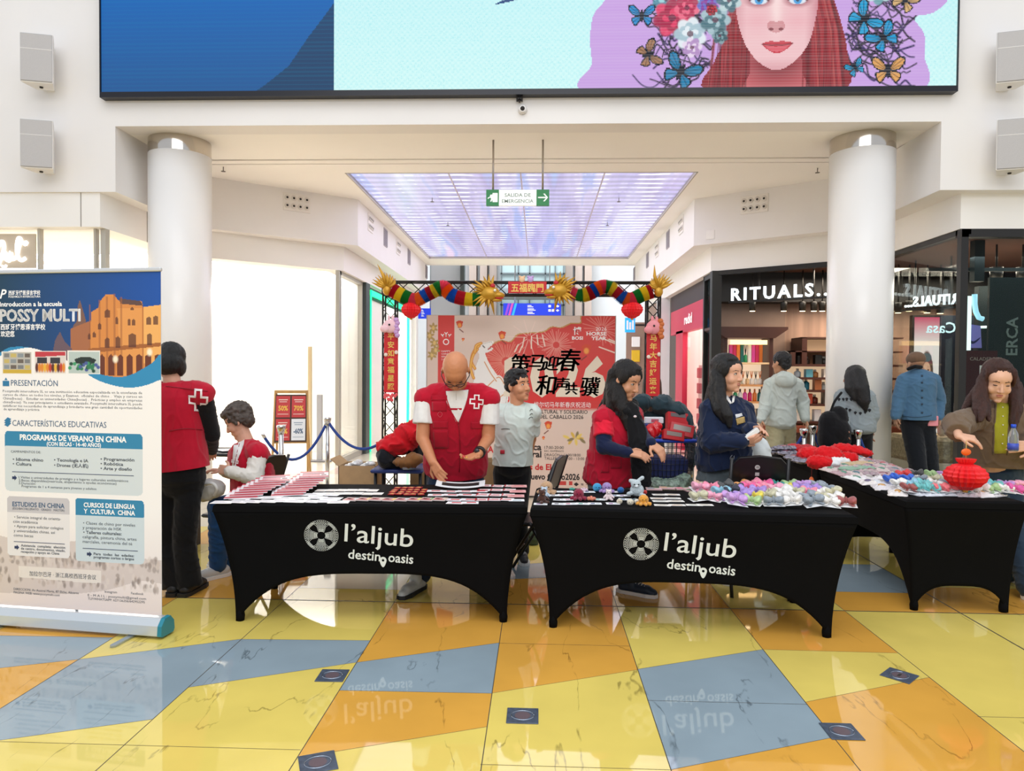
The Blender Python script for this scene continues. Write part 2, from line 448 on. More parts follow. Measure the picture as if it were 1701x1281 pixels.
# ---- rippled light ceiling over the corridor
m = bpy.data.materials.new('rippled_light'); m.use_nodes = True; nt = m.node_tree; b = nt.nodes['Principled BSDF']
tc = nt.nodes.new('ShaderNodeTexCoord'); L = nt.links.new
mp = nt.nodes.new('ShaderNodeMapping'); mp.inputs['Scale'].default_value = (1.3, .12, 1); L(tc.outputs['Object'], mp.inputs[0])
n1 = nt.nodes.new('ShaderNodeTexNoise'); n1.inputs['Scale'].default_value = 1.6; n1.inputs['Detail'].default_value = 5; L(mp.outputs[0], n1.inputs['Vector'])
cr = nt.nodes.new('ShaderNodeValToRGB'); e = cr.color_ramp.elements
e[0].position = .3; e[0].color = (*hx('#aebff0'), 1); e[1].position = .72; e[1].color = (*hx('#e9d3f2'), 1)
q = e.new(.42); q.color = (*hx('#b6acdc'), 1); q = e.new(.55); q.color = (*hx('#cfc8ee'), 1); q = e.new(.63); q.color = (*hx('#a9b6ee'), 1)
L(n1.outputs['Fac'], cr.inputs[0])
wv = nt.nodes.new('ShaderNodeTexWave'); wv.bands_direction = 'Y'; wv.inputs['Scale'].default_value = 1.25; wv.inputs['Distortion'].default_value = 2.2
wv.inputs['Detail'].default_value = 2; wv.inputs['Detail Scale'].default_value = .9; L(tc.outputs['Object'], wv.inputs['Vector'])
r1 = nt.nodes.new('ShaderNodeMapRange'); r1.inputs['From Min'].default_value = .15; r1.inputs['From Max'].default_value = .9; r1.inputs['To Min'].default_value = .74; r1.inputs['To Max'].default_value = 1.05
L(wv.outputs['Fac'], r1.inputs['Value'])
mp2 = nt.nodes.new('ShaderNodeMapping'); mp2.inputs['Scale'].default_value = (2.3, .3, 1); mp2.inputs['Location'].default_value = (3.1, 0, 0); L(tc.outputs['Object'], mp2.inputs[0])
n2 = nt.nodes.new('ShaderNodeTexNoise'); n2.inputs['Scale'].default_value = 1.5; n2.inputs['Detail'].default_value = 2; L(mp2.outputs[0], n2.inputs['Vector'])
r2 = nt.nodes.new('ShaderNodeMapRange'); r2.inputs['From Min'].default_value = .5; r2.inputs['From Max'].default_value = .62; L(n2.outputs['Fac'], r2.inputs['Value'])
r3 = nt.nodes.new('ShaderNodeMapRange'); r3.inputs['From Min'].default_value = .78; r3.inputs['From Max'].default_value = .93; L(wv.outputs['Fac'], r3.inputs['Value'])
mu = nt.nodes.new('ShaderNodeMath'); mu.operation = 'MULTIPLY'; L(r2.outputs[0], mu.inputs[0]); L(r3.outputs[0], mu.inputs[1])
vs = nt.nodes.new('ShaderNodeVectorMath'); vs.operation = 'SCALE'; L(cr.outputs[0], vs.inputs[0]); L(r1.outputs[0], vs.inputs['Scale'])
mx = nt.nodes.new('ShaderNodeMix'); mx.data_type = 'RGBA'; L(mu.outputs[0], mx.inputs['Factor']); L(vs.outputs[0], mx.inputs['A']); mx.inputs['B'].default_value = (1.1, 1.12, 1.2, 1)
b.inputs['Base Color'].default_value = (.05, .05, .06, 1); L(mx.outputs['Result'], b.inputs['Emission Color']); b.inputs['Emission Strength'].default_value = 1.0
b.inputs['Roughness'].default_value = .25
g = MB().box(SX0, SX1, SY0, SY1, ZC + .05, ZC + .07)
struct('window_1', g, m)
g = MB()
for x in (SX0, SX1 - .02): g.box(x, x + .02, SY0, SY1, ZC - .004, ZC + .06)
for y in (SY0, SY1 - .02): g.box(SX0, SX1, y, y + .02, ZC - .004, ZC + .06)
struct('trim_4', g, mat('skylight_rim', '#b5aea6', .5))
g = MB()
for x in (-1.3, -.28, .9): g.box(x - .01, x + .01, SY0 + .02, SY1 - .02, ZC + .035, ZC + .049)
struct('trim_5', g, mat('skylight_bar', '#cfc6dc', .4))

# ---- round columns
for (px, i) in ((300, 1), (1428, 2)):
    p = ay(px, 500, 8.52); 
    cm = MB().lathe([(.355, 0), (.355, 4.13)], 48, (p.x, p.y, 0)); cm.cur = 1
    cm.lathe([(.352, 4.13), (.352, ZC)], 48, (p.x, p.y, 0), cap=False)
    struct('column_%d' % i, cm, [mat('column_paint', '#eeece9', .28, spec=.6), mat('chrome_collar', '#c9c3ba', .12, metal=1)])
# ---- far lobby at the end of the corridor
f = MB().box(-9, 9, 27, 27.3, 0, 9)
struct('wall_back', f, mat('far_wall', '#dde2e6', .6))
f = MB()
for x in (-2.6, -2.2, -1.85, .95, 1.3, 1.65): f.box(x, x + .26, 26.2, 26.9, 0, 8)
struct('trim_6', f, mat('far_marble', '#b9a9a0', .4, noise_s=1.2, noise_a=.2, stretch=(1, 1, .1)))
f = MB()
for x in (-1.35, -.75, -.35, .2, .55, .85): f.box(x - .02, x + .02, 25.2, 25.26, 0, 8)
for z in (5.0, 3.9, 6.4): f.box(-1.4, .9, 25.2, 25.28, z - .03, z + .03)
struct('trim_7', f, mat('far_mullion', '#5c6468', .4))
struct('window_2', MB().box(-1.4, .9, 25.3, 25.32, 0, 8), mat('far_glass', '#9db3b6', .1, spec=.8))
f = MB().box(-1.5, 1.0, 23.2, 25.0, 4.05, 4.25); struct('trim_8', f, mat('far_slab', '#8f9aa0', .5))
f = MB().box(-9, -3.2, 18.4, 18.7, 0, 9).box(2.74, 9, 18.4, 18.7, 0, 9).box(-3.3, 2.8, 18.4, 18.6, ZC, 9)
struct('wall_far', f, M_WALL)
area('lobby_light', (0, 22.5, 8.5), (0, 0, 0), 5, 6, 900, (.95, .98, 1))
area('corridor_light', ((SX0 + SX1) / 2, (SY0 + SY1) / 2, ZC + .03), (0, 0, 0), SX1 - SX0 - .1, SY1 - SY0 - .1, 150, (.93, .92, 1))
# =================================================================== big screen
def emis(name, attr='print', strength=1.0, rough=.5):
    m = bpy.data.materials.new(name); m.use_nodes = True; nt = m.node_tree; b = nt.nodes['Principled BSDF']
    a = nt.nodes.new('ShaderNodeAttribute'); a.attribute_name = attr
    b.inputs['Base Color'].default_value = (.01, .01, .01, 1); b.inputs['Roughness'].default_value = rough; b.inputs['Specular IOR Level'].default_value = .1
    nt.links.new(a.outputs['Color'], b.inputs['Emission Color']); b.inputs['Emission Strength'].default_value = strength
    return m
M_PRINT = mat('printed_vinyl', '#ffffff', .5, attr='print')
YL = 7.86
s = YL / 1182
cv = Canvas(840, 266, '#c6f4f6', 1410, 446)       # px 168..1578, py -296..150
def U(pts): return [(x - 168, y + 296) for x, y in pts]
cv.grad(0, '#b8ecf6', 446, '#d6fbf8')
mo = .5 + .5 * np.sin(cv.X * 2 * np.pi / 9.4) * np.sin(cv.Y * 2 * np.pi / 9.4)
cv.put(mo * .30, '#8fe3ee'); cv.put((cv.rng.random(cv.X.shape) > .9).astype(float) * .25, '#7fdde8')
cv.grad(200, '#0a6cc4', 446, '#255a96', mask=(cv.X < 396).astype(float))
cv.poly(U([(564, 5), (545, 30), (520, 62), (488, 108), (452, 136), (432, 150), (564, 150)]), '#24405f', .85)
cv.put(((cv.Y % 7 < 2.4) & (cv.X < 396)).astype(float) * .10, '#0f8fb8')
cv.poly(U([(828, 12), (850, 2), (880, -6), (905, -2), (880, 1), (850, 8)]), '#0d3f7c')
blob = c2(U([(1040, -60), (1012, 6), (994, 30), (989, 70), (992, 110), (990, 160), (1300, 200), (1518, 160), (1527, 100), (1526, 66), (1510, 40), (1540, 32), (1566, 8), (1600, -50), (1300, -150)]))
cv.poly(blob, '#c9a3e2')
g = random.Random(11)
for sx, n in ((1, 40), (-1, 38)):                  # twigs
    for i in range(n):
        x = 1190 - g.random() * 20 if sx > 0 else 1400 + g.random() * 20
        y = g.uniform(-30, 120); pts = [(x, y)]
        for k in range(7):
            x += -sx * g.uniform(4, 21); y += g.uniform(-20, 22); pts.append((x, min(149, y)))
        cv.line(U([(p.x, p.y) for p in smooth_curve(pts, 4)]), g.uniform(1.6, 3.4), g.choice(['#35263f', '#3c3060', '#1f1a2c']))
cv.poly(c2(U([(1222, -40), (1214, 20), (1208, 70), (1190, 110), (1176, 152), (1290, 170), (1404, 152), (1404, 90), (1392, 40), (1372, -20), (1360, -60)])), '#8c2a33')
for i in range(60):                                # strands of hair
    x = g.choice([g.uniform(1182, 1236), g.uniform(1346, 1402)]); w_ = g.uniform(1, 3)
    cv.line(U([(x + (1290 - x) * .25, -10), (x + (1290 - x) * .08, 60), (x, 152)]), w_, g.choice(['#6a1c24', '#b5434a', '#511a22', '#a8323a', '#c45a58']), .7)
cv.poly(U([(1250, 80), (1249, 126), (1236, 152), (1346, 152), (1333, 126), (1331, 80)]), '#cf6a70')
cv.ell(*U([(1291, 108)])[0], 50, 34, '#7d2630', .85, soft=1.1)
for i in range(40):
    x = g.choice([g.uniform(1196, 1246), g.uniform(1336, 1388)]); cv.line(U([(x, 40), (x + g.uniform(-4, 4), 152)]), g.uniform(1, 3), g.choice(['#521219', '#7c1f28', '#a23038']), .6)
face = c2(U([(1224, -60), (1223, 0), (1227, 36), (1240, 78), (1262, 108), (1290, 122), (1318, 110), (1342, 80), (1354, 36), (1357, 0), (1356, -60), (1290, -110)]))
cv.poly(face, '#eec2c6')
cv.poly(c2(U([(1205, 10), (1212, -60), (1240, -112), (1290, -130), (1342, -112), (1370, -60), (1374, 10), (1352, -20), (1334, -66), (1290, -84), (1246, -66), (1228, -20)])), '#7d232d')
mk = Canvas(840, 266, '#000000', 1410, 446).poly(face, '#ffffff').a[..., 0]
FX, FYY = cv.X + 168, cv.Y - 296
cv.put(mk * np.clip((1243 - FX) / 24, 0, 1) * .75, '#c67684'); cv.put(mk * np.clip((FX - 1336) / 22, 0, 1) * .8, '#c06a7c')
cv.put(mk * np.clip((FYY - 100) / 26, 0, 1) * .6, '#c87885')
cv.put(mk * np.exp(-(((FX - 1290) / 9) ** 2 + ((FYY - 20) / 40) ** 2)) * .7, '#fbe3e0')
for ex in (1258, 1262, 1322, 1327): cv.ell(*U([(ex, 42)])[0], 18, 15, '#e8a3ae', .25, soft=1.6)
for ex in (1262, 1324):                            # eyes
    cv.ell(*U([(ex, 9)])[0], 21, 11, '#a45664', .8, soft=.6)
    cv.ell(*U([(ex, 10)])[0], 13.5, 6.2, '#dfe8f2', soft=.2); cv.ell(*U([(ex, 9)])[0], 7, 7, '#4aa0dd', soft=.2); cv.ell(*U([(ex, 9)])[0], 3, 3, '#15324e', soft=.3)
    cv.line(U([(ex - 15, 9), (ex - 8, 3), (ex + 2, 1), (ex + 10, 4), (ex + 15, 10)]), 3, '#5c2a30')
    cv.line(U([(ex - 20, -14), (ex, -20), (ex + 20, -14)]), 6, '#9c4b45')
cv.poly(c2(U([(1276, 47), (1282, 42), (1290, 44), (1298, 42), (1304, 48), (1302, 56), (1290, 62), (1278, 56)])), '#c77a80', .7)
for nx in (1282, 1298): cv.ell(*U([(nx, 56)])[0], 4, 2.6, '#7a2f3a', .9, soft=.4)
cv.poly(c2(U([(1268, 80), (1282, 75), (1291, 77), (1300, 75), (1317, 79), (1302, 92), (1291, 95), (1280, 91)])), '#c9424f')
cv.poly(c2(U([(1272, 81), (1291, 84), (1312, 80), (1300, 91), (1284, 91)])), '#dd6470'); cv.line(U([(1268, 80), (1284, 82), (1291, 81), (1300, 82), (1317, 79)]), 2, '#7f1f2e')
def flower(cx, cy, r, c1, c2_, n=7):
    a0 = g.random() * 6
    for ring, rr, cc in ((1, r, c1), (.62, r * .7, c2_), (.3, r * .5, c1)):
        for k in range(n):
            a = a0 + ring + k * 2 * math.pi / n
            cv.ell(*U([(cx + math.cos(a) * rr * .55, cy + math.sin(a) * rr * .55)])[0], rr * .5, rr * .38, c2_ if k % 2 else cc, .95, rot=a, soft=.25)
    cv.ell(*U([(cx, cy)])[0], r * .2, r * .2, '#5c2340', .8)
for f_ in ((1160, -6, 34, '#a9dbe2', '#5f9fb4'), (1112, 4, 24, '#a3d6de', '#4d8fa4'), (1122, 36, 30, '#e23f68', '#a8224a'), (1146, 20, 20, '#ee6a88', '#b52a52'), (1180, 16, 17, '#6d6fc6', '#8a3f9c'),
           (1152, 62, 26, '#e4eef4', '#a9c4d0'), (1192, 40, 24, '#a7c4cc', '#4f7782'), (1214, 8, 20, '#bfd7da', '#4e7480'), (1155, 84, 16, '#e9d9ee', '#b48fc4'), (1200, 66, 13, '#7ea0a8', '#3d5f68'),
           (1186, 24, 9, '#c4283c', '#7d1424'), (1452, -4, 22, '#bfe2e4', '#6fa6ae'), (1398, -12, 20, '#9cc4ca', '#4d7a86'), (1240, -90, 34, '#d8b3d8', '#9a6cae'), (1296, -106, 36, '#d94c72', '#a32a50'), (1346, -92, 32, '#a9dbe2', '#5f9fb4'), (1200, -60, 32, '#e23f68', '#a8224a'), (1384, -58, 30, '#d8b3d8', '#9a6cae'), (1268, -128, 26, '#bfe2e4', '#6fa6ae'), (1322, -132, 26, '#e4eef4', '#a9c4d0')):
    flower(*f_)
def fly(cx, cy, r, c, rot=0, dark='#101626'):
    W1 = [(.04, -.05), (.25, -.5), (.7, -.86), (1.05, -.78), (1.0, -.4), (.72, -.08), (.3, .06)]; W2 = [(.05, .0), (.4, .04), (.78, .16), (.74, .52), (.5, .8), (.28, .6), (.1, .35)]
    def tr(pts, sx, k, o=(0, 0)): return U([(cx + ((x - o[0]) * k + o[0]) * sx * r * math.cos(rot) - ((y - o[1]) * k + o[1]) * r * math.sin(rot), cy + ((x - o[0]) * k + o[0]) * sx * r * math.sin(rot) + ((y - o[1]) * k + o[1]) * r * math.cos(rot)) for x, y in c2(pts, 4)])
    for sx in (-1, 1):
        for W_, o in ((W1, (.6, -.42)), (W2, (.42, .36))):
            cv.poly(tr(W_, sx, 1.0), dark); cv.poly(tr(W_, sx, .78, o), c)
            for q in W_[2:6]: e = tr([(0, 0), q, q], sx, 1)[0]; e2 = U([(cx + q[0] * sx * r * math.cos(rot) - q[1] * r * math.sin(rot), cy + q[0] * sx * r * math.sin(rot) + q[1] * r * math.cos(rot))])[0]; cv.line([U([(cx, cy)])[0], e2], 1.4, dark, .75)
    cv.ell(*U([(cx, cy)])[0], r * .08 + 1.2, r * .5, dark, rot=rot)
for b_ in ((1073, 32, 21, '#2a8fd0', 0), (1084, 95, 22, '#a87a58', 1.2), (1137, 124, 30, '#1c7fae', .5), (1430, 42, 27, '#1aa0d4', .9), (1462, 72, 25, '#169ad2', -.6), (1494, 12, 22, '#d8b078', .5), (1418, 120, 15, '#23a4d6', -.5), (1470, 124, 26, '#e0a45e', 0)):
    fly(*b_)
cv.put((cv.X > 396).astype(float) * (cv.Y % 4.7 < 2.3) * .05, '#ffffff')
x0 = -4.93; zb = 4.655
scr = thing('led_screen', 'giant landscape screen showing a red haired woman with flowers and butterflies, above the portal', 'screen', (x0, YL, zb))
Mx = Matrix.Translation((.0, -.001, 446 * s)) @ Matrix.Diagonal((s, 1, s, 1))
cv.mesh('display', Mx, emis('screen_glow', strength=1.0), scr)
fr = MB(); Wd = 1410 * s; Hh = 446 * s
fr.box(-.012, Wd + .012, .002, .085, -.06, Hh + .05)
fr.build('casing', mat('screen_casing', '#0b0b12', .4), scr)
fr = MB().box(-.012, Wd + .012, -.02, .002, -.06, 0).box(-.012, 0, -.02, .002, 0, Hh).box(Wd, Wd + .012, -.02, .002, 0, Hh).box(-.012, Wd + .012, -.02, .002, Hh, Hh + .05)
fr.build('bezel', mat('screen_bezel', '#0a0a16', .35), scr)

# =================================================================== wall speakers
M_SPK = mat('speaker_cabinet', '#e3e0dc', .45); M_GRL = mat('speaker_grille', '#b9b6b4', .7, noise_s=400, noise_a=.15)
def speaker(x, z, rz, label):
    t = thing('wall_speaker', label, 'speaker', (x, D1 - .02, z), rz, 'white loudspeakers on the upper wall')
    b = MB(); w, h, d = .165, .27, .26
    b.prism([(-w, -d - .06), (w, -d - .06), (w * .55, -.09), (-w * .55, -.09)], 'z', -h, h)
    b.build('cabinet', M_SPK, t, bevel=.012)
    b = MB().rbox(-w + .008, w - .008, -d - .068, -d - .058, -h + .015, h - .015, .006); gr = b.build('grille', M_GRL, t)
    MB().box(-w + .01, w - .01, -d - .0695, -d - .0675, h * .33, h * .33 + .006).build('seam', M_SPK, gr)
    MB().lathe([(.018, 0), (.018, -.012)], 12, (0, -.2, -h)).build('port', M_DARK, t)
    b = MB().box(-.03, .03, -.1, .02, -.2, .2); b.box(-.06, .06, -.0, .02, -.24, .24); b.build('bracket', M_SPK, t)
for px, py, rz, l in ((52, 98, .25, 'white wall speaker high on the wall beside the blue screen end, upper of the pair'), (52, 240, .25, 'white wall speaker beside the blue end of the screen, lower of the pair'),
                      (1695, 95, -.25, 'white wall speaker beside the pink screen end, upper one'), (1695, 240, -.25, 'white wall speaker beside the pink end of the screen, lower one')):
    p = ay(px, py, D1 - .3); speaker(p.x, p.z, rz, l)
# camera and small ceiling things
p = ay(868, 180, D1 - .06)
t = thing('security_camera', 'small white dome camera on the wall below the screen', 'camera', (p.x, D1, p.z))
MB().lathe([(.05, 0), (.05, .03), (.034, .06)], 20, (0, 0, 0), ax='y').build('housing', M_SPK, t)
MB().ball((0, -.055, 0), .026).build('lens', M_DARK, t)
p = ay(863, 165, D1 - .05)
t = thing('screen_bracket', 'small dark metal hook fixed under the middle of the screen edge', 'bracket', (p.x, D1, p.z))
MB().box(-.03, .03, -.05, 0, -.005, .008).box(-.035, -.02, -.06, -.03, -.02, .03).box(.02, .035, -.06, -.03, -.02, .03).box(-.01, .01, -.05, -.03, -.03, .01).build('hook', M_DARK, t)
M_SPR = mat('sprinkler_metal', '#6a625a', .4, metal=.8)
for i, (px, py, w) in enumerate(((371, 281, 'near the column with the roll-up banner'), (1358, 283, 'near the column in front of the dark shop'), (718, 332, 'on the light ceiling, front row'), (1028, 332, 'on the light ceiling, front row, exit arrow side'), (744, 372, 'on the light ceiling, second row'), (1009, 372, 'on the light ceiling, second row, arrow side'))):
    z = ZC - .03 if i < 2 else ZC + .02; p = az(px, py, z)
    b = MB().tube([(0, 0, .03), (0, 0, -.03)], .006, 6).lathe([(.03, -.03), (.03, -.035)], 12)
    tag(b.build('sprinkler_head', M_SPR, loc=(p.x, p.y, z + .001)), 'tiny metal sprinkler head ' + w, 'sprinkler', 'ceiling sprinklers')
# ventilation nozzle plates and grilles on the corridor walls
def on_wall(a, b, t, z): return Vector((a[0] + (b[0] - a[0]) * t, a[1] + (b[1] - a[1]) * t, z))
def nozzle(p, ang, label, w=.42, h=.27):
    t = thing('air_nozzle_panel', label, 'vent', p, ang, 'air nozzle panels')
    MB().rbox(-w / 2, w / 2, -.012, .003, -h / 2, h / 2, .005).build('plate', mat('nozzle_plate', '#eae6e0', .6), t)
    for i in range(4):
        for j in range(2):
            c = (-w * .36 + i * w * .24, -.012, -h * .22 + j * h * .44)
            MB().lathe([(.04, 0), (.042, .012), (.02, .014)], 16, c, ax='y', cap=True).build('nozzle', mat('nozzle_ring', '#dcd7d0', .5), t)
            MB().lathe([(.018, .0145), (.017, .0165)], 12, c, ax='y').build('opening', M_DARK, t)
nL = (PL[2][0] - PL[1][0], PL[2][1] - PL[1][1]); aL = math.atan2(nL[1], nL[0])
nR = (PR[1][0] - PR[2][0], PR[1][1] - PR[2][1]); aR = math.atan2(nR[1], nR[0])
def wallhit(px, py, A, B):
    d = ray(px, py); a = Vector(A); b = Vector(B); e = b - a
    t = (a.x * e.y - a.y * e.x) / (d.x * e.y - d.y * e.x)
    return Vector((0, 0, CAMZ)) + d * t
p = wallhit(493, 337, PL[1], PL[2]); nozzle(p, aL, 'white eight nozzle air panel on the slanted wall beside the banner side column')
p = wallhit(1253, 339, PR[1], PR[2]); nozzle(p, aR, 'white eight nozzle air panel on the slanted wall above the black shop front')
M_GRI = mat('grille_grey', '#8d8790', .6)
def grille(p, ang, label):
    t = thing('air_grille', label, 'vent', p, ang, 'grey air grilles on the corridor walls')
    MB().rbox(-.15, .15, -.012, .003, -.17, .17, .004).build('frame', mat('grille_frame', '#a8a2a6', .5), t)
    b = MB()
    for k in range(9): b.box(-.13, .13, -.02, -.012, -.15 + k * .034, -.13 + k * .034)
    b.build('louvres', M_GRI, t)
for i, (px, py) in enumerate(((640, 395), (679, 427), (708, 452))):
    p = wallhit(px, py, PL[2], PL[3]); grille(p, math.pi / 2, 'grey louvred air grille on the wall over the green lit shop, ' + ('first from the front', 'second from the front', 'third and smallest')[i])
for i, (px, py) in enumerate(((1110, 398), (1076, 432), (1054, 455))):
    p = wallhit(px, py, PR[2], PR[3]); grille(p, -math.pi / 2, 'grey louvred air grille on the wall over the red shop, ' + ('first from the front', 'second from the front', 'third and smallest')[i])
for i, (px, py) in enumerate(((615, 371), (661, 411))):
    p = wallhit(px, py, PL[2], PL[3]); nozzle(p, math.pi / 2, 'air nozzle panel seen edge on over the green lit shop, ' + ('front one', 'back one')[i], .36, .3)
for i, (px, py) in enumerate(((1132, 374), (1092, 415))):
    p = wallhit(px, py, PR[2], PR[3]); nozzle(p, -math.pi / 2, 'air nozzle panel seen edge on over the red shop, ' + ('front one', 'back one')[i], .36, .3)
p = wallhit(1180, 390, PR[1], PR[2])
tag(MB().rbox(-.07, .07, -.006, .002, -.07, .07, .003).build('access_panel', M_BAND, loc=p), 'small square access hatch on the slanted wall over the black shop front', 'hatch').rotation_euler[2] = aR

# =================================================================== emergency exit sign
p = ay(860, 329, 8.5); t = thing('exit_sign', 'hanging green and white emergency exit sign with running man and arrow', 'sign', (p.x, 8.5, p.z))
k = 8.5 / 1180; hw, hh = 52 * k, 13 * k
MB().rbox(-hw, hw, -.02, .02, -hh, hh, .004).build('panel', mat('sign_white', '#eef3ee', .4, emit=.35), t)
G_ = mat('exit_green', '#0b7a3c', .4, emit=.12)
MB().box(-hw, -hw + 21 * k, -.024, .024, -hh, hh).build('running_man_field', G_, t)
MB().box(hw - 21 * k, hw, -.024, .024, -hh, hh).build('arrow_field', G_, t)
M_W = mat('lettering_white', '#f4f6f4', .5, emit=.2)
b = MB(); cx = hw - 10.5 * k
b.prism([(cx - 8 * k, -1.1 * k), (cx + 5 * k, -1.1 * k), (cx + .5 * k, -6 * k), (cx + 3 * k, -6.5 * k), (cx + 8.5 * k, 0), (cx + 3 * k, 6.5 * k), (cx + .5 * k, 6 * k), (cx + 5 * k, 1.1 * k), (cx - 8 * k, 1.1 * k)], 'y', -.0255, -.024)
cx = -hw + 10.5 * k
b.prism([(cx, -7.5 * k), (cx + 8.5 * k, -7.5 * k), (cx + 8.5 * k, 7.5 * k), (cx, 7.5 * k)], 'y', -.0255, -.024)
b.prism([(cx - 4 * k, 4.5 * k), (cx + 2 * k, 5.5 * k), (cx + 3 * k, 3 * k), (cx, 1 * k), (cx + 1 * k, -2 * k), (cx - 2 * k, -7 * k), (cx - 4 * k, -6.5 * k), (cx - 2.2 * k, -2 * k), (cx - 4 * k, 0), (cx - 8 * k, -2.5 * k), (cx - 8 * k, -.5 * k), (cx - 4 * k, 2 * k)], 'y', -.0262, -.0256)
b.build('pictogram', M_W, t)
letters([('SALIDA DE', 0, 1.5 * k, 8.2 * k, {'al': 'CENTER', 'w': 43 * k, 'bold': .01}), ('EMERGENCIA', 0, -8.5 * k, 8.2 * k, {'al': 'CENTER', 'w': 52 * k, 'bold': .01})], Matrix.Translation((0, -.0205, 0)), mat('sign_grey', '#7f9088', .5), parent=t)
for x in (-41 * k, 41 * k): MB().tube([(x, 0, hh - .01), (x, 0, ZC - p.z)], .012, 8).build('rod', mat('rod_grey', '#a89f95', .3, metal=.6), t)

# =================================================================== roll-up banner
sb = 4.05 / 1180
pr = az(268, 1020, .16); 
A = ay(-18, 800, 4.19); B = ay(268, 800, 4.05)
ang = math.atan2(B.y - A.y, B.x - A.x); Lw = math.hypot(B.x - A.x, B.y - A.y); sb = Lw / 286
zt = 2.135
ban = thing('rollup_banner', 'tall roll-up banner advertising a language school with a lit palace photo', 'banner', (A.x, A.y, 0), ang)
HB = zt - .12; HP = HB / sb
cb = Canvas(260, 520, '#f3f1f0', 286, HP)
def V(pts): return [(x + 18, (y - 443) * HP / 582) for x, y in pts]
cb.grad(350, '#f6f4f3', HP, '#ecdcd6')
def side(pts): return c2(V(pts))
cb.poly(side([(-30, 420), (-30, 590), (20, 578), (70, 572), (120, 590), (160, 625), (215, 640), (262, 628), (290, 600), (290, 420)]), '#2e8cbd')
top = side([(-30, 420), (-30, 585), (20, 572), (60, 574), (110, 592), (150, 612), (205, 622), (245, 604), (262, 588), (274, 560), (290, 420)])
mk = Canvas(260, 520, '#000000', 286, HP).poly(top, '#ffffff').a[..., 0]
cb.poly(top, '#14506f')
t_ = np.clip((cb.X - 20) / 260, 0, 1)[..., None]
gcol = np.array(hx('#123c55')) * (1 - t_) + np.array(hx('#0f4fa5')) * t_
cb.a = cb.a * (1 - mk[..., None]) + gcol * mk[..., None]
def bp(pts, c, al=1):                              # a shape of the palace photo, kept inside the field
    q = Canvas(260, 520, '#000000', 286, HP).poly(V(pts), '#ffffff').a[..., 0]
    cb.put(q * mk, c, al)
bp([(134, 502), (137, 490), (140, 500), (147, 525), (150, 580), (126, 580), (126, 535), (132, 528)], '#7c5a4e')
bp([(122, 540), (170, 520), (170, 620), (122, 600)], '#a86a46'); bp([(96, 560), (104, 545), (112, 562), (124, 575), (124, 600), (90, 590)], '#6a5560')
bp([(156, 512), (168, 504), (170, 494), (180, 482), (192, 482), (200, 492), (238, 494), (240, 506), (286, 500), (286, 640), (150, 640)], '#d88b45')
bp([(198, 506), (238, 506), (238, 620), (204, 620)], '#e39a52'); bp([(202, 489), (236, 494), (240, 502), (203, 498)], '#5f4540')
bp([(240, 504), (286, 498), (286, 600), (240, 598)], '#efb063'); bp([(150, 574), (286, 562), (286, 568), (150, 582)], '#a5622e')
for x in (152, 168, 180, 192, 203, 238): bp([(x, 480 + abs(190 - x) * .5), (x + 3, 480 + abs(190 - x) * .5), (x + 3, 620), (x, 620)], '#9c5c33', .55)
for (x, y, w, h) in ((178, 507, 9, 14), (195, 520, 5, 12), (215, 523, 5, 12), (222, 523, 5, 12), (245, 520, 8, 14), (256, 518, 8, 16), (167, 530, 5, 12), (178, 555, 8, 18), (195, 553, 8, 20), (216, 548, 12, 24), (246, 548, 8, 20), (150, 548, 5, 10), (158, 545, 5, 10), (220, 503, 5, 6)):
    bp([(x, y + h), (x, y + 3), (x + w / 2, y), (x + w, y + 3), (x + w, y + h)], '#5b3326', .85)
for x in range(168, 282, 15): bp([(x, 620), (x, 590 - (x - 168) * .05), (x + 5, 583), (x + 10, 590 - (x - 168) * .05), (x + 10, 620)], '#6a3420')
for x in (195, 250): cb.ell(*V([(x, 592 - (x == 250) * 12)])[0], 4, 5, '#fff3d8', .95, soft=.8)
def frame(x0, y0, x1, y1, c): cb.poly(V([(x0 - 1.5, y0 - 1.5), (x1 + 1.5, y0 - 1.5), (x1 + 1.5, y1 + 1.5), (x0 - 1.5, y1 + 1.5)]), '#f3efe9'); cb.poly(V([(x0, y0), (x1, y0), (x1, y1), (x0, y1)]), c)
frame(7, 581, 56, 618, '#b9b6ae'); frame(62, 580, 113, 617, '#dcd2cc'); frame(118, 579, 169, 616, '#b9c8c4')
for i in range(4):
    for j in range(3): cb.poly(V([(9 + i * 12, 583 + j * 10), (18 + i * 12, 583 + j * 10), (18 + i * 12, 590 + j * 10), (9 + i * 12, 590 + j * 10)]), ['#7d7f80', '#c8b46a', '#8b9499', '#6b6158'][(i + j) % 4])
cb.poly(V([(7, 611), (56, 611), (56, 618), (7, 618)]), '#cfae3c'); cb.poly(V([(62, 580), (113, 580), (113, 586), (62, 589)]), '#c23a44')
for i in range(11): cb.ell(*V([(65 + i * 4.5, 607)])[0], 2.6, 7, g.choice(['#e08a2c', '#c2412c', '#e8b43c', '#5b2b25']), soft=.4)
for x in (66, 88): cb.poly(V([(x, 590), (x + 16, 590), (x + 16, 600), (x, 600)]), '#35333a')
cb.poly(V([(128, 592), (140, 588), (152, 588), (164, 593), (160, 600), (130, 600)]), '#24302c')
for i in range(26): cb.ell(*V([(120 + g.random() * 47, 599 + g.random() * 14)])[0], 3, 2.6, g.choice(['#2f7d55', '#3f9a6a', '#1f4a3a', '#4a5c9a']), soft=.4)
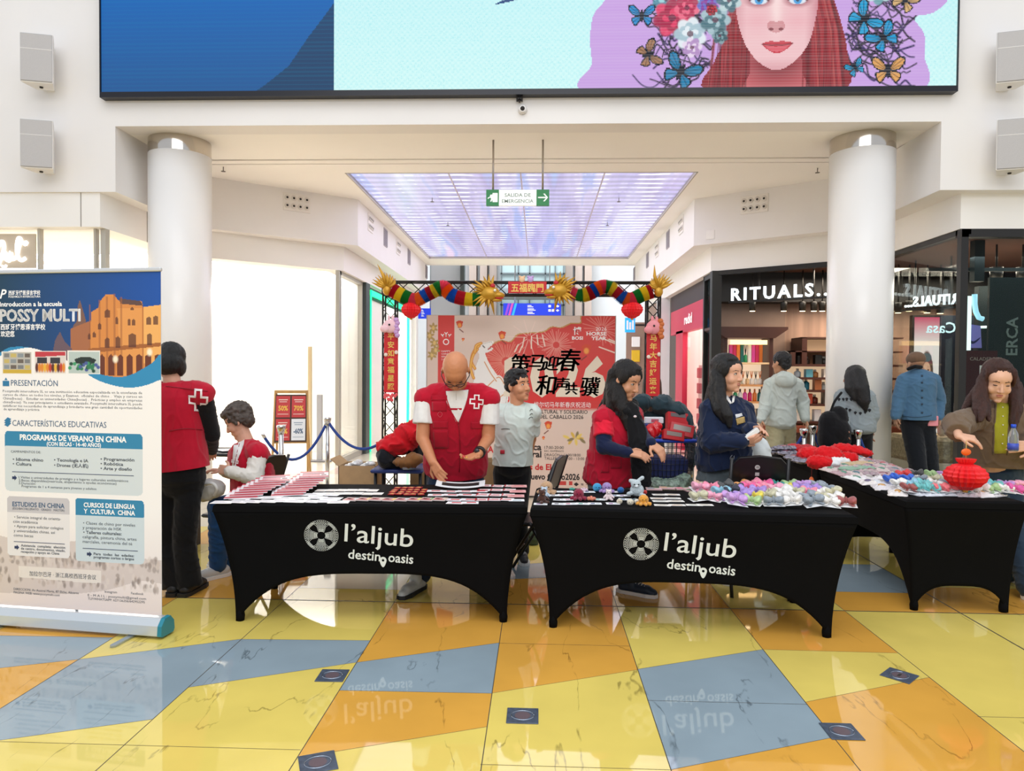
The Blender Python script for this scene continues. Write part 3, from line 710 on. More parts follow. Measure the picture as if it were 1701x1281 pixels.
def rr(x0, y0, x1, y1, c, r=6, al=1):
    pts = []
    for cx, cy, a0 in ((x1 - r, y0 + r, -90), (x1 - r, y1 - r, 0), (x0 + r, y1 - r, 90), (x0 + r, y0 + r, 180)):
        for k in range(5): a = R(a0 + k * 22.5); pts.append((cx + r * math.cos(a), cy + r * math.sin(a)))
    cb.poly(V(pts), c, al)
# crowd photo at the foot of the print
cb.poly(side([(-30, 905), (-30, 995), (40, 1002), (100, 1000), (170, 990), (215, 975), (240, 968), (290, 970), (290, 935), (240, 930), (200, 915), (140, 905), (60, 915)]), '#cbbdb8', .7)
for i in range(330):
    x = g.uniform(-16, 264); y = g.uniform(928, 950) if g.random() < .6 else g.uniform(960, 985)
    cb.ell(*V([(x, y)])[0], g.uniform(1.6, 3.4), g.uniform(2.5, 6), g.choice(['#ab9c96', '#93847e', '#e2d6ce', '#c9b8ae', '#ddd2cc', '#80736e']), .6, soft=.6)
cb.poly(V([(31, 955), (170, 955), (170, 976), (150, 977), (31, 974)]), '#ebe3dc', .92); cb.poly(V([(-18, 1004), (268, 1004), (268, 1026), (-18, 1026)]), '#efe2dc', .0)
rr(10, 718, 238, 823, '#d3dde1'); rr(10, 718, 238, 745, '#2f86b0'); rr(10, 734, 238, 746, '#2f86b0', 1); rr(10, 744, 238, 752, '#d3dde1', 1)
rr(13, 832, 118, 937, '#e9e7e8'); rr(13, 832, 118, 860, '#c9c7cc'); rr(13, 852, 118, 861, '#c9c7cc', 1)
rr(128, 831, 240, 940, '#cddbe2'); rr(128, 831, 240, 860, '#2f86b0'); rr(128, 850, 240, 860, '#2f86b0', 1)
cb.mesh('print', Matrix.Translation((0, 0, zt)) @ Matrix.Diagonal((sb, 1, sb, 1)), M_PRINT, ban)
MB().box(0, Lw, .001, .003, .12, zt).build('backing', mat('banner_backing', '#cfcfcf', .6), ban)
def bl(rows, col, name='lettering', y=-.001):
    out = []
    for r_ in rows:
        q = V([(r_[1], r_[2])])[0]; kw = dict(r_[4]) if len(r_) > 4 else {}
        if 'w' in kw: kw['w'] = kw['w'] * sb
        kw['ext'] = 0
        out.append((r_[0], q[0] * sb, zt - q[1] * sb, r_[3] * sb, kw))
    return letters(out, Matrix.Translation((0, y, 0)), plain(col, .6), name, ban)
BD = {'bold': .025}
bl([('西班牙博思语言学校', 18, 481, 7.5, dict(w=54, bold=.02)), ('POSSYMULTI INTERCULTURA', 18, 486, 4, dict(w=54, bold=.02)), ('P', 3, 487, 19, dict(shear=.3, bold=.02)),
    ('Introduccion a la escuela', 3, 501, 9.5, dict(w=105, bold=.025)), ('POSSY MULTI', 3, 527, 25, dict(w=135, bold=.022, sp=1.02)), ('POSSY MULTI', 3.8, 527, 25, dict(w=135, bold=.022, sp=1.02)), ('POSSY MULTI', 3.4, 526.4, 25, dict(w=135, bold=.02, sp=1.02)), ('西班牙博思语言学校', 4, 541, 9.5, dict(w=76, bold=.02)), ('欢迎您', 4, 553, 9.5, dict(w=24, bold=.02)),
    ('PROGRAMAS DE VERANO EN CHINA', 124, 733, 11.5, dict(w=177, bold=.035, al='CENTER')), ('(CON BECAS · 14–40 AÑOS)', 126, 742, 8, dict(w=90, bold=.03, al='CENTER')),
    ('CURSOS DE LENGUA', 184, 846, 9.5, dict(w=84, bold=.03, al='CENTER')), ('Y  CULTURA  CHINA', 184, 857, 9.5, dict(w=84, bold=.03, al='CENTER'))], '#ffffff')
bl([('PRESENTACIÓN', 21, 639, 12.5, dict(w=79)), ('CARACTERÍSTICAS EDUCATIVAS', 23, 709, 12.5, dict(w=157)), ('ESTUDIOS EN CHINA', 66, 850, 10, dict(w=88, bold=.015, al='CENTER'))], '#3d5f80')
para = ['Possymulti intercultura SL es una institución educativa especializada en la enseñanza de', 'cursos de chino en todos los niveles, y Examen  oficiales de chino .  Viaje y cursos en', 'China(becas) .  Estudiar en universidades China(becas) .  Prácticas y empleo en empresas',
        'china(becas). Ya seas principiante o estudiante avanzado, Possymulti intercultura SL puede', 'satisfacer tus necesidades de aprendizaje y brindarte una gran cantidad de oportunidades']
rows = [(t_, 7, 650.5 + i * 6.4, 5.2, dict(w=231, res=1)) for i, t_ in enumerate(para)] + [('de aprendizaje y práctica', 8, 682, 5.2, dict(w=61, res=1))]
rows += [('CAMPAMENTOS DE:', 20, 756, 5, dict(w=51)), ('• Idioma chino', 23, 770, 6.5, dict(w=52, bold=.02)), ('• Cultura', 23, 778, 6.5, dict(w=32, bold=.02)), ('• Tecnología e IA', 93, 769, 6.5, dict(w=57, bold=.02)), ('• Drones (无人机)', 93, 778, 6.5, dict(w=57, bold=.02)),
         ('• Programación', 170, 765, 6.5, dict(w=55, bold=.02)), ('• Robótica', 170, 773, 6.5, dict(w=37, bold=.02)), ('• Arte y diseño', 170, 781, 6.5, dict(w=51, bold=.02)),
         ('1.Visitas a universidades de prestigio y a lugares culturales emblemáticos', 33, 800.5, 5, dict(w=182)), ('2.Becas disponibles(matrícula, alojamiento o ayudas económicas)', 33, 805.8, 5, dict(w=163)), ('3.Duración:', 33, 811, 5, dict(w=29)), ('Programas de 1 a 4 semanas para jóvenes y adultos', 38, 816, 5, dict(w=125)),
         ('(ESO/BACHILLERATO   GRADO   MÁSTER)', 66, 855.5, 4.4, dict(w=88, al='CENTER')),
         ('• Servicio integral de orienta-', 25, 871, 6, dict(w=79)), ('ción académica', 23, 879, 6, dict(w=42)), ('• Apoyo para solicitar colegios', 25, 887, 6, dict(w=83)), ('y universidades chinas, así', 24, 895, 6, dict(w=70)), ('como becas', 24, 903, 6, dict(w=33)),
         ('Asistencia  completa:  elección', 36, 920, 5.2, dict(w=75, bold=.015)), ('de centro, documentos, visado,', 36, 925.5, 5.2, dict(w=75, bold=.015)), ('recepción y apoyo en China', 36, 931, 5.2, dict(w=65, bold=.015)),
         ('• Clases de chino por niveles', 141, 876, 6.3, dict(w=85)), ('y preparación de HSK', 140, 884, 6.3, dict(w=64)), ('• Talleres culturales:', 141, 892, 6.3, dict(w=63, bold=.02)), ('caligrafía, pintura china, artes', 140, 900, 6.3, dict(w=88)), ('marciales, ceremonia del té', 140, 908, 6.3, dict(w=81)),
         ('Para  todas  las  edades:', 158, 928, 5.2, dict(w=66, bold=.02)), ('programas cortos o largos', 158, 933.5, 5.2, dict(w=66, bold=.02)),
         ('DIRECCION: Av Austral Marta, 87 Elche, Alicante', 23, 997.5, 5, dict(w=110)), ('PAGINA WEB: www.possymulti.com', 23, 1003.5, 5, dict(w=78)), ('E - M A I L : possymulti@gmail.com', 148, 1000, 5, dict(w=95)), ('TLF/WHATSAPP: 627136356/642952295', 148, 1006, 5, dict(w=93)),
         ('加拉尔巴牙 · 浙江高校西班牙会议', 50, 970, 8, dict(w=112)), ('Instagram', 176, 992, 5, dict(w=20)), ('Facebook', 219, 992, 5, dict(w=20))]
bl(rows, '#4c5560')
b = MB()
def bar(x0, y0, x1, y1):
    q = V([(x0, y0), (x1, y1)]); b.box(q[0][0] * sb, q[1][0] * sb, -.0012, -.0006, zt - q[1][1] * sb, zt - q[0][1] * sb)
bar(22, 789, 224, 790); bar(24, 911.5, 110, 912.5); bar(140, 917, 230, 918)
for x, y in ((22, 800), (25, 922), (147, 927)):
    q = V([(x, y)])[0]; X0, Z0 = q[0] * sb, zt - q[1] * sb; u = sb
    b.prism([(X0, Z0 - 2 * u), (X0 + 4 * u, Z0 - 2 * u), (X0 + 4 * u, Z0 - 4 * u), (X0 + 8 * u, Z0), (X0 + 4 * u, Z0 + 4 * u), (X0 + 4 * u, Z0 + 2 * u), (X0, Z0 + 2 * u)], 'y', -.0012, -.0006)
b.build('rules_and_arrows', plain('#26365c', .6), ban)
b = MB(); q = V([(7, 640)])[0]; X0, Z0 = q[0] * sb, zt - q[1] * sb; u = sb
b.prism([(X0, Z0), (X0 + 11 * u, Z0), (X0 + 11 * u, Z0 + 8 * u), (X0, Z0 + 8 * u)], 'y', -.0012, -.0006).prism([(X0 + 3 * u, Z0 + 9 * u), (X0 + 8 * u, Z0 + 9 * u), (X0 + 5.5 * u, Z0 + 13 * u)], 'y', -.0012, -.0006)
q = V([(9, 708)])[0]; X0, Z0 = q[0] * sb, zt - q[1] * sb
for dz in (0, 3.2, 6.4): b.prism([(X0, Z0 + (dz) * u), (X0 + 6 * u, Z0 + (dz - 2.5) * u), (X0 + 12 * u, Z0 + (dz + 3) * u), (X0 + 6 * u, Z0 + (dz + 5.2) * u)], 'y', -.0012 - dz * .0001, -.0006)
b.build('icons', plain('#2b79a6', .5), ban)
MB().rbox(-.005, Lw + .005, -.012, .014, zt - .006, zt + .018, .006).build('top_rail', mat('banner_alu', '#d7d9da', .3, metal=.5), ban)
b = MB(); prof = [(-.06, .02), (-.055, .075), (-.025, .112), (.025, .115), (.055, .08), (.06, .03), (.05, .012), (-.05, .012)]
b.loft([[(-.01, y, z) for y, z in prof], [(Lw + .015, y, z) for y, z in prof]], smooth=False)
b.build('base', mat('banner_base', '#d3dade', .22, metal=.55), ban)
b = MB(); b.loft([[(Lw + .015, y * 1.08, z * 1.02) for y, z in prof], [(Lw + .04, y * 1.04, z) for y, z in prof]], smooth=False).build('end_cap', plain('#1f7f93', .3), ban)
for x in (.11, Lw - .16):
    b = MB(); b.prism([(x - .018, -.2), (x - .006, -.215), (x + .006, -.215), (x + .018, -.2), (x + .018, .1), (x - .018, .1)], 'z', .001, .012); b.build('foot', mat('banner_foot', '#a9b3b8', .25, metal=.7), ban)
MB().tube([(Lw / 2, .02, .1), (Lw / 2, .02, zt)], .008).build('pole', mat('banner_foot', '#a9b3b8', .25, metal=.7), ban)
# =================================================================== shops
M_SHOPW = mat('shop_white', '#f6f2ea', .6)
M_SHOPL = mat('shop_light_panel', '#ffffff', .5, emit=8)
def lightpanel(name, x0, x1, y0, y1, z, m=M_SHOPL):
    return struct(name, MB().box(x0, x1, y0, y1, z, z + .02), m)
NTH = ['first', 'second', 'third', 'fourth', 'fifth', 'sixth', 'seventh', 'eighth', 'ninth', 'tenth', 'eleventh', 'twelfth']
# ---- white shop filling the left side: interior shell, open front towards the hall and the slanted wall
w = MB()
w.box(-14, -3.25, 14.6, 14.8, 0, 3.6)                   # back wall
w.prism([(-14, 8.3), (-5.2, 8.3), (-5.2, 10.2), (-3.35, 11.68), (-3.35, 14.6), (-14, 14.6)], 'z', 3.32, 3.5)
w.box(-14.2, -14, 8.0, 14.8, 0, 3.6)
w.box(-3.32, -3.26, 13.35, 14.6, 0, 3.2)
struct('wall_shop', w, M_SHOPW)
for i, (a, b_, c_, d_) in enumerate(((-12, -8.5, 9, 14), (-8, -5.3, 10.8, 14.2), (-5.0, -3.6, 12.4, 14.2))): lightpanel('ceiling_light_panel_%d' % (i + 1), a, b_, c_, d_, 3.29)
# glazing of the shop facing the hall
wg = MB().box(-14, -5.06, 8.12, 8.135, 0, ZG); struct('window_3', wg, M_GLASS)
wf = MB(); M_ALU = mat('shop_alu', '#b9b4a8', .35, metal=.3)
for px in (66, 159): p = ay(px, 420, 8.1); wf.box(p.x - .012, p.x + .012, 8.08, 8.15, 0, ZG)
wf.box(-5.09, -5.03, 8.08, 8.16, 0, ZG).box(-5.06, -5.02, 10.0, 10.06, 0, ZG)
struct('trim_9', wf, M_ALU)
p = ay(-40, 445, 8.05); q = ay(57, 388, 8.05)
t = thing('shop_sign', 'beige glass sign panel with white handwritten shop lettering behind the banner top', 'sign', (p.x, 8.07, p.z))
MB().box(0, q.x - p.x, 0, .012, 0, q.z - p.z).build('panel', mat('beige_sign', '#c4b5a0', .5), t)
b = MB(); u = 8.05 / 1180
def stroke(pts, r=3.2): b.tube([((x + 40) * u, -.006, (445 - y) * u) for x, y in [(v.x, v.y) for v in smooth_curve(pts, 5)]], r * u, 6)
stroke([(-6, 418), (0, 405), (6, 400), (8, 412), (2, 430), (-2, 440)]); stroke([(4, 430), (10, 418), (12, 430), (18, 432), (20, 418), (22, 430), (28, 428)]); stroke([(30, 430), (34, 410), (38, 398), (34, 394), (31, 406), (32, 424), (38, 432), (46, 428)])
stroke([(12, 440), (8, 444), (4, 441)], 2); stroke([(43, 401), (49, 405)], 3); stroke([(49, 400), (43, 406)], 3)
b.build('lettering', mat('neon_white', '#ffffff', .5, emit=1.6), t)
# things inside: wooden lath, poster, easel sign
b = MB().box(-.028, .028, -.03, .03, 0, 1.95)
p = ay(515, 600, 11.9); tag(b.build('wooden_post', plain('#d8c39a', .5), loc=(p.x, 11.9, 0)), 'thin upright wooden lath standing inside the bright white shop', 'post')
p = ay(517, 510, 13.9); t = thing('wall_poster', 'white poster with small red print on the back wall of the bright shop', 'poster', (p.x, 14.59, p.z))
MB().box(-.2, .2, -.01, 0, -.3, .3).build('sheet', plain('#ffffff', .5, emit=.4), t)
b = MB()
for i in range(2):
    for j in range(4):
        if not (i == 1 and j < 2): b.box(-.17 + i * .18, -.02 + i * .18, -.013, -.01, -.27 + j * .14, -.16 + j * .14)
b.build('red_print', plain('#b81c10', .5), t)
# A-board with sale posters
p = az(482, 770, 0); t = thing('sale_easel', 'wooden A-board with three red sale posters and a white one', 'sign', (p.x, 9.6, 0), .22)
t.location = Vector((0, 0, CAMZ)) + ray(484, 700) * (9.2 / ray(484, 700).y); t.location.z = 0
M_WD = mat('pale_wood', '#c79a5c', .5, noise_s=12, noise_a=.15, stretch=(1, 1, .1))
b = MB()
for x in (-.2, .2): b.tube([(x * 1.15, -.18, 0), (x, 0, 1.28)], .016, 6).tube([(x * 1.1, .3, 0), (x * .95, .02, 1.25)], .014, 6)
b.box(-.21, .21, -.02, .01, 1.25, 1.29).box(-.22, .22, -.09, -.06, .6, .63)
b.build('frame', M_WD, t)
T = Matrix.Translation((0, -.105, .62)) @ Matrix.Rotation(-R(8), 4, 'X')
b = MB(); b.T = T; b.box(-.2, .2, 0, .015, 0, .62).build('board', plain('#4a3428', .6), t)
for i, (x, z, c_, tx) in enumerate(((-.185, .32, '#c8393a', '50%'), (.01, .32, '#c8393a', '70%'), (-.185, .02, '#c8393a', '30%'), (.01, .02, '#eef0f2', '-60%'))):
    b = MB(); b.T = T; po = b.box(x, x + .175, -.006, -.001, z, z + .28).build('poster', plain(c_, .5), t)
    letters([(tx, x + .0875, z + .09, .09, dict(al='CENTER', bold=.03, w=.12))], T @ Matrix.Translation((0, -.0065, 0)), plain('#f0c04a' if i < 3 else '#44607c', .5), parent=po)
    b = MB(); b.T = T; b.box(x + .03, x + .145, -.0075, -.0062, z + .225, z + .235).box(x + .04, x + .135, -.0075, -.0062, z + .2, z + .208).box(x + .02, x + .155, -.0075, -.0062, z + .04, z + .046).build('small_print', plain('#f4e6d8' if i < 3 else '#8899aa', .5), po)
# ---- left corridor: clear window, then the green lit shop
def gwall(i, A, B, z0, z1, m=None): 
    d = Vector((B[0] - A[0], B[1] - A[1])); n = Vector((-d.y, d.x)).normalized() * .008
    mb = MB().prism([(A[0] - n.x, A[1] - n.y), (B[0] - n.x, B[1] - n.y), (B[0] + n.x, B[1] + n.y), (A[0] + n.x, A[1] + n.y)], 'z', z0, z1)
    return struct('window_%d' % i, mb, m or M_GLASS)
gwall(4, (-3.3, 11.6), (-3.3, 13.0), .1, ZG)
tr = MB()
for y in (11.56, 12.98): tr.box(-3.34, -3.26, y, y + .05, 0, ZG)
tr.box(-3.34, -3.26, 11.56, 13.0, 0, .1).box(-3.34, -3.26, 11.56, 13.0, ZG - .06, ZG)
p = wallhit(560, 600, (-5.03, 10.06), (-3.2, 11.53)); tr.box(p.x - .03, p.x + .03, p.y, p.y + .06, 0, ZG)
struct('trim_10', tr, M_ALU)
tr = MB().box(-3.36, -3.2, 13.05, 13.35, 0, ZG); struct('trim_11', tr, mat('corridor_post', '#3a4240', .4))
gn = mat('green_neon', '#14d98a', .4, emit=2.0)
t = thing('green_light_frame', 'green glowing light frame around the front of the far left shop', 'light', (-3.24, 13.4, 0))
MB().box(0, .05, 0, 4.0, ZG - .2, ZG - .1).build('top_tube', gn, t)
MB().box(0, .05, 3.9, 4.02, 0, ZG - .1).build('end_tube', gn, t)
MB().box(0, .05, 0, .05, 0, ZG - .1).build('near_tube', gn, t)
MB().box(-.03, .0, -.02, 4.05, ZG - .26, ZG - .04).build('backing', plain('#0d4a36', .5), t)
w = MB().box(-7.5, -7.3, 13.4, 18.4, 0, 3.5).box(-7.5, -3.3, 18.2, 18.4, 0, 3.5).box(-7.5, -3.3, 13.36, 13.42, 0, 3.5).box(-7.5, -3.3, 13.4, 18.3, 3.25, 3.4)
struct('wall_green_shop', w, M_SHOPW); lightpanel('ceiling_light_panel_4', -6.8, -3.8, 13.8, 18.0, 3.2)
rg = random.Random(8)
for i in range(9):
    y = 13.9 + i * .42; t = thing('clothes_rail', 'narrow rack of coloured goods in the green lit shop, %s from the front' % NTH[i], 'rack', (-3.9 - (i % 2) * .3, y, 0), 0, 'racks inside the green lit shop')
    MB().box(-.02, .02, -.02, .02, 0, 2.2).box(-.16, .16, -.02, .02, 0, .03).build('stand', M_ALU, t)
    b = MB()
    for k in range(7): b.cur = k % 3; b.rbox(-.1, .1, -.05, .05, .4 + k * .24, .5 + k * .24 + rg.random() * .06)
    b.build('goods', [plain('#39465c'), plain('#c2555a'), plain('#1d8f6a')], t)
# grey service wall at the corridor end, with cabinet
w = MB().box(-3.0, -2.1, 19.6, 19.8, 0, 4.6); struct('wall_service', w, plain('#b3b6bc', .6))
t = thing('service_cabinet', 'grey metal service cabinet on the corridor end wall', 'cabinet', (-2.62, 19.58, .9)); MB().rbox(-.28, .28, -.08, 0, -.1, 1.3).build('door', plain('#8d959a', .4), t); MB().box(-.1, .02, -.1, -.08, .35, .45).build('lock', M_DARK, t)
tr = MB().box(-2.16, -2.05, 19.3, 19.6, 0, 4.6); struct('trim_12', tr, mat('corridor_post', '#3a4240', .4))
# blue direction signs in the far hall
for (x0, x1, z, lab, rows_) in ((-.62, 1.62, 3.72, 'long blue hanging direction sign over the middle of the poster wall', 1), (-4.2, -2.0, 3.1, 'small blue hanging sign beside the lantern over the poster corner', 0)):
    y = 20.5; a = ay(836 if rows_ else 684, 514, y); c_ = ay(932 if rows_ else 722, 514, y); zt_ = ay(880, 504 if rows_ else 513, y).z; zb_ = ay(880, 526 if rows_ else 530, y).z
    t = thing('direction_sign', lab, 'sign', (a.x, y, zb_)); w_ = c_.x - a.x; h_ = zt_ - zb_
    MB().box(0, w_, 0, .12, 0, h_).build('panel', mat('sign_blue', '#1233c4', .4, emit=.7), t)
    b = MB(); 
    for k in range(3): b.cur = k; b.prism([(w_ * (.02 + k * .06), 0), (w_ * (.06 + k * .06), 0), (w_ * (.12 + k * .06), h_), (w_ * (.08 + k * .06), h_)], 'y', -.01, -.001)
    b.build('stripes', [plain('#8a3fc4', .4, emit=.5), plain('#c24aa8', .4, emit=.5), plain('#2aa5e8', .4, emit=.5)], t)
    b = MB()
    for zz, ww in ((.7, .1), (.45, .14), (.2, .12)):
        for k in range(2): b.box(w_ * .42, w_ * (.42 + ww - .03 * k), -.012, -.002, h_ * (zz + .1 * k), h_ * (zz + .1 * k + .06))
    if rows_:
        for x_, zz in ((.78, .7), (.78, .38), (.84, .38)): b.box(w_ * x_, w_ * (x_ + .045), -.012, -.002, h_ * zz, h_ * (zz + .18))
        for zz, sg in ((.79, 0), (.47, 1)): b.prism([(w_ * .91, h_ * zz), (w_ * .94, h_ * (zz + .1)), (w_ * .97, h_ * zz), (w_ * .94, h_ * (zz - .1))], 'y', -.012, -.002)
    b.build('small_print', M_W, t)
    b = MB()
    for x in (w_ * .2, w_ * .8): b.tube([(x, .06, h_), (x, .06, 6)], .02, 6)
    b.build('hanger', plain('#9aa0a6', .4), t)

# ---- black framed shop: corner facing the hall, the side window and the slanted front
BK = M_BLACKFR
M_BRN = mat('brown_ceiling', '#5c3421', .6); M_WOOD = mat('wall_wood', '#a88570', .5, noise_s=9, noise_a=.22, stretch=(1, 1, .05))
M_WOOD2 = mat('brown_wall', '#93796a', .6, noise_s=3, noise_a=.1)
tr = MB()
A, Bc = Vector((2.78, 11.55)), Vector((4.7, 10.17))
def post(p, w1=.06, z1=ZG, o=tr): o.box(p[0] - w1, p[0] + w1, p[1] - w1, p[1] + w1, 0, z1)
post((2.82, 11.52), .075); post((4.72, 10.2), .05); post((4.715, 8.14), .04)
tr.box(4.68, 4.78, 8.1, 10.2, ZG - .06, ZG).box(4.68, 4.78, 8.1, 10.2, 0, .1)
tr.box(4.68, 14, 8.1, 8.22, ZG - .09, ZG).box(4.68, 14, 8.1, 8.22, 0, .1)
d = (Bc - A).normalized(); n = Vector((-d.y, d.x))
def slab(mb, P, Q, th, z0, z1): 
    dd = (Q - P).normalized(); nn = Vector((-dd.y, dd.x)) * th / 2
    mb.prism([tuple(P - nn), tuple(Q - nn), tuple(Q + nn), tuple(P + nn)], 'z', z0, z1)
slab(tr, A, Bc, .1, ZG - .07, ZG + .001)
tr.box(2.78, 2.86, 11.5, 12.2, ZG - .08, ZG).box(2.78, 2.86, 12.14, 12.22, 0, ZG)
struct('trim_13', tr, BK)
gwall(5, (4.73, 8.2), (4.73, 10.1), .1, ZG - .06, M_GLASSD)
gwall(6, (4.76, 8.16), (14, 8.16), .1, ZG - .09, M_GLASSD)
gwall(7, (2.82, 11.6), (2.82, 12.15), .1, ZG - .08, M_GLASSD)
# interior shell of the cosmetics shop
w = MB().box(2.9, 9.0, 12.15, 12.25, 0, 3.3).box(8.9, 9.1, 8.4, 12.2, 0, 3.3)
struct('wall_cosmetics', w, M_WOOD)
struct('wall_cosmetics_side', MB().box(2.9, 4.12, 12.1, 12.15, 0, 3.3), M_WOOD2)
w = MB().prism([(2.84, 11.62), (4.75, 10.24), (4.78, 8.25), (9, 8.25), (9, 12.25), (2.84, 12.25)], 'z', 3.2, 3.3)
struct('ceiling_cosmetics', w, M_BRN)
area('copper_ceiling_fill', (6.2, 9.2, 2.5), (math.pi, 0, 0), 2.4, .5, 16, (1, .8, .6))  # unseen uplight added to brighten the copper ceiling
struct('trim_18', MB().box(2.95, 8.85, 11.75, 12.1, 2.72, 3.2), plain('#120d0b', .6))
area('cosmetics_light', (5.6, 11.0, 3.1), (0, 0, 0), 3.0, .9, 120, (1, .86, .7))
area('cosmetics_window_light', (6.4, 9.9, 3.05), (0, 0, 0), 1.6, 1.4, 110, (1, .86, .72))
# dividing wall and the dark shop at the corner
w = MB().box(9.15, 14, 11.4, 11.6, 0, 3.3); struct('wall_dark_shop', w, plain('#12282c', .5))
w = MB().box(6.6, 6.7, 8.3, 9.8, 0, 3.2); 
struct('ceiling_dark_shop', MB().box(4.8, 14, 8.2, 11.5, 3.3, 3.36), mat('copper_ceiling', '#6b3417', .5, noise_s=1.5, noise_a=.3))
area('dark_shop_light', (6.5, 8.9, 3.0), (0, 0, 0), 2.6, .3, 14, (.9, .97, 1))

t = thing('illuminated_shop_sign', 'white lit RITUALS lettering hung under the dark ceiling of the cosmetics shop', 'sign', (0, 0, 0))
e1 = wallhit(1218, 498, A + n * -.0, Bc); e2 = wallhit(1392, 485, A, Bc)
angs = math.atan2(Bc.y - A.y, Bc.x - A.x); Ls = (Vector((e2.x, e2.y)) - Vector((e1.x, e1.y))).length
Ms = Matrix.Translation((e1.x, e1.y + .12, e1.z)) @ Matrix.Rotation(angs, 4, 'Z')
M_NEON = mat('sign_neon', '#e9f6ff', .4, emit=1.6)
lt = letters([('RITUALS...', 0, 0, .27, dict(w=Ls, bold=.022, sp=1.3, ext=.012))], Ms, M_NEON, 'lettering', t)
b = MB(); b.T = Ms; b.box(-.05, Ls + .05, .03, .07, -.04, -.01)
for x in (.42, Ls * .8): b.tube([(x, .05, -.02), (x, .05, 3.2 - e1.z)], .014, 6)
b.build('rail', BK, t)
t = thing('mirrored_sign_copy', 'mirrored RITUALS lettering standing in for the sign reflection in the side window', 'sign', (0, 0, 0))  # reversed letters added to imitate the sign reflected in the glass
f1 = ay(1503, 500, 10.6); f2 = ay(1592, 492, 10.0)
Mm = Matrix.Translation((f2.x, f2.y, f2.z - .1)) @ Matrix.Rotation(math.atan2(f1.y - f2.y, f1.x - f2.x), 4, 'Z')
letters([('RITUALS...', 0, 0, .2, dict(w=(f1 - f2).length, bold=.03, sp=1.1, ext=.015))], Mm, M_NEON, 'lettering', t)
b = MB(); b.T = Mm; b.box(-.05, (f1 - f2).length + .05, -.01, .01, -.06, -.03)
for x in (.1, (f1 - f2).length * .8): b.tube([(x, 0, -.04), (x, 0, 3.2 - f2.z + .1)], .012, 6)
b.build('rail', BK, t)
# track spotlights
def spot_thing(p, label, col=BK):
    t = thing('track_spotlight', label, 'spotlight', p, 0, 'black track spotlights in the cosmetics shop')
    MB().lathe([(.05, -.13), (.055, -.0), (.05, .02)], 14).build('body', col, t); MB().lathe([(.042, -.132), (.04, -.138)], 12).build('lamp', mat('spot_glow', '#ffe2b0', .4, emit=6), t)
    MB().tube([(0, 0, .02), (0, 0, 3.2 - p[2])], .01, 6).build('stem', col, t)
for i, px in enumerate((1250, 1302, 1333, 1352, 1366)):
    p = ay(px, 503, 11.5); spot_thing(tuple(p), 'black track spotlight under the sign beam, ' + ('first', 'second', 'third', 'fourth', 'fifth')[i] + ' from the slanted door post')
for i, (px, py) in enumerate(((1492, 505), (1510, 502), (1540, 505), (1562, 506))):
    p = ay(px, py, 10.9); spot_thing(tuple(p), 'black track spotlight seen through the side window, ' + ('first', 'second', 'third', 'fourth')[i] + ' from the column')
area('wood_washer', (6.0, 11.95, 3.1), (R(15), 0, 0), 3.6, .1, 30, (1, .8, .6))
# cabinet with cornice
rg = random.Random(4)
GC = ['#e84fb0', '#f0f0ea', '#d92e6b', '#eef2ee', '#f08a3c', '#f4f2ec', '#1f6f6a', '#0f8f5c', '#2aa06a', '#e8e2d0', '#f2f4f2', '#d9b98a']
def bottle(nm, p, w_, h_, col, label, group, kind=0, cap='#f2efe6'):
    b = MB()
    if kind == 0: b.rbox(-w_ / 2, w_ / 2, -w_ / 2, w_ / 2, 0, h_, .004)
    elif kind == 1:
        b.lathe([(w_ * .45, 0), (w_ * .5, h_ * .1), (w_ * .5, h_ * .6), (w_ * .18, h_ * .75)], 12); b.cur = 1; b.lathe([(w_ * .2, h_ * .75), (w_ * .2, h_)], 10)
    else:
        b.lathe([(w_ * .45, 0), (w_ * .5, h_ * .05), (w_ * .5, h_ * .38), (w_ * .2, h_ * .45)], 12); b.cur = 1
        for k in range(4): b.tube([(0, 0, h_ * .4), ((k - 1.5) * w_ * .28, 0, h_)], .004, 5)
    o = b.build(nm, [plain(col, .35), plain(cap, .35)], loc=p)
    return tag(o, label, nm.replace('_', ' ').split()[-1], group)
t = thing('display_cabinet', 'dark brown display cabinet with cornice and lit shelves of colourful bottles', 'cabinet', (0, 0, 0))
c0 = ay(1202, 600, 11.62); c1 = ay(1284, 600, 11.62); zc = ay(1240, 562, 11.62).z; CX0, CX1, CY = c0.x, c1.x, 11.62
b = MB().box(CX0, CX0 + .06, CY, CY + .45, 0, zc).box(CX1 - .06, CX1, CY, CY + .45, 0, zc)
b.prism([(CX0 - .2, zc + .18), (CX1 + .2, zc + .18), (CX1 + .2, zc + .14), (CX1, zc), (CX0, zc), (CX0 - .2, zc + .14)], 'y', CY - .1, CY + .5)
b.build('case', mat('cabinet_brown', '#45241a', .4), t)
MB().box(CX0, CX1, CY + .42, CY + .45, 0, zc).build('back', plain('#f0d9bc', .5, emit=.75), t)  # back panel made to glow in place of a shelf lamp
zs = [ay(1240, y, 11.62).z for y in (602, 639, 667, 700)]
for i, z in enumerate(zs): MB().box(CX0 + .05, CX1 - .05, CY, CY + .43, z - .03, z).build('shelf', plain('#c98f5c' if i else '#e9c79a', .4), t)
MB().box(CX0 + .1, CX1 - .1, CY - .02, CY, zc - .1, zc - .03).build('light_strip', mat('strip_glow', '#ffcf8a', .4, emit=2.5), t)
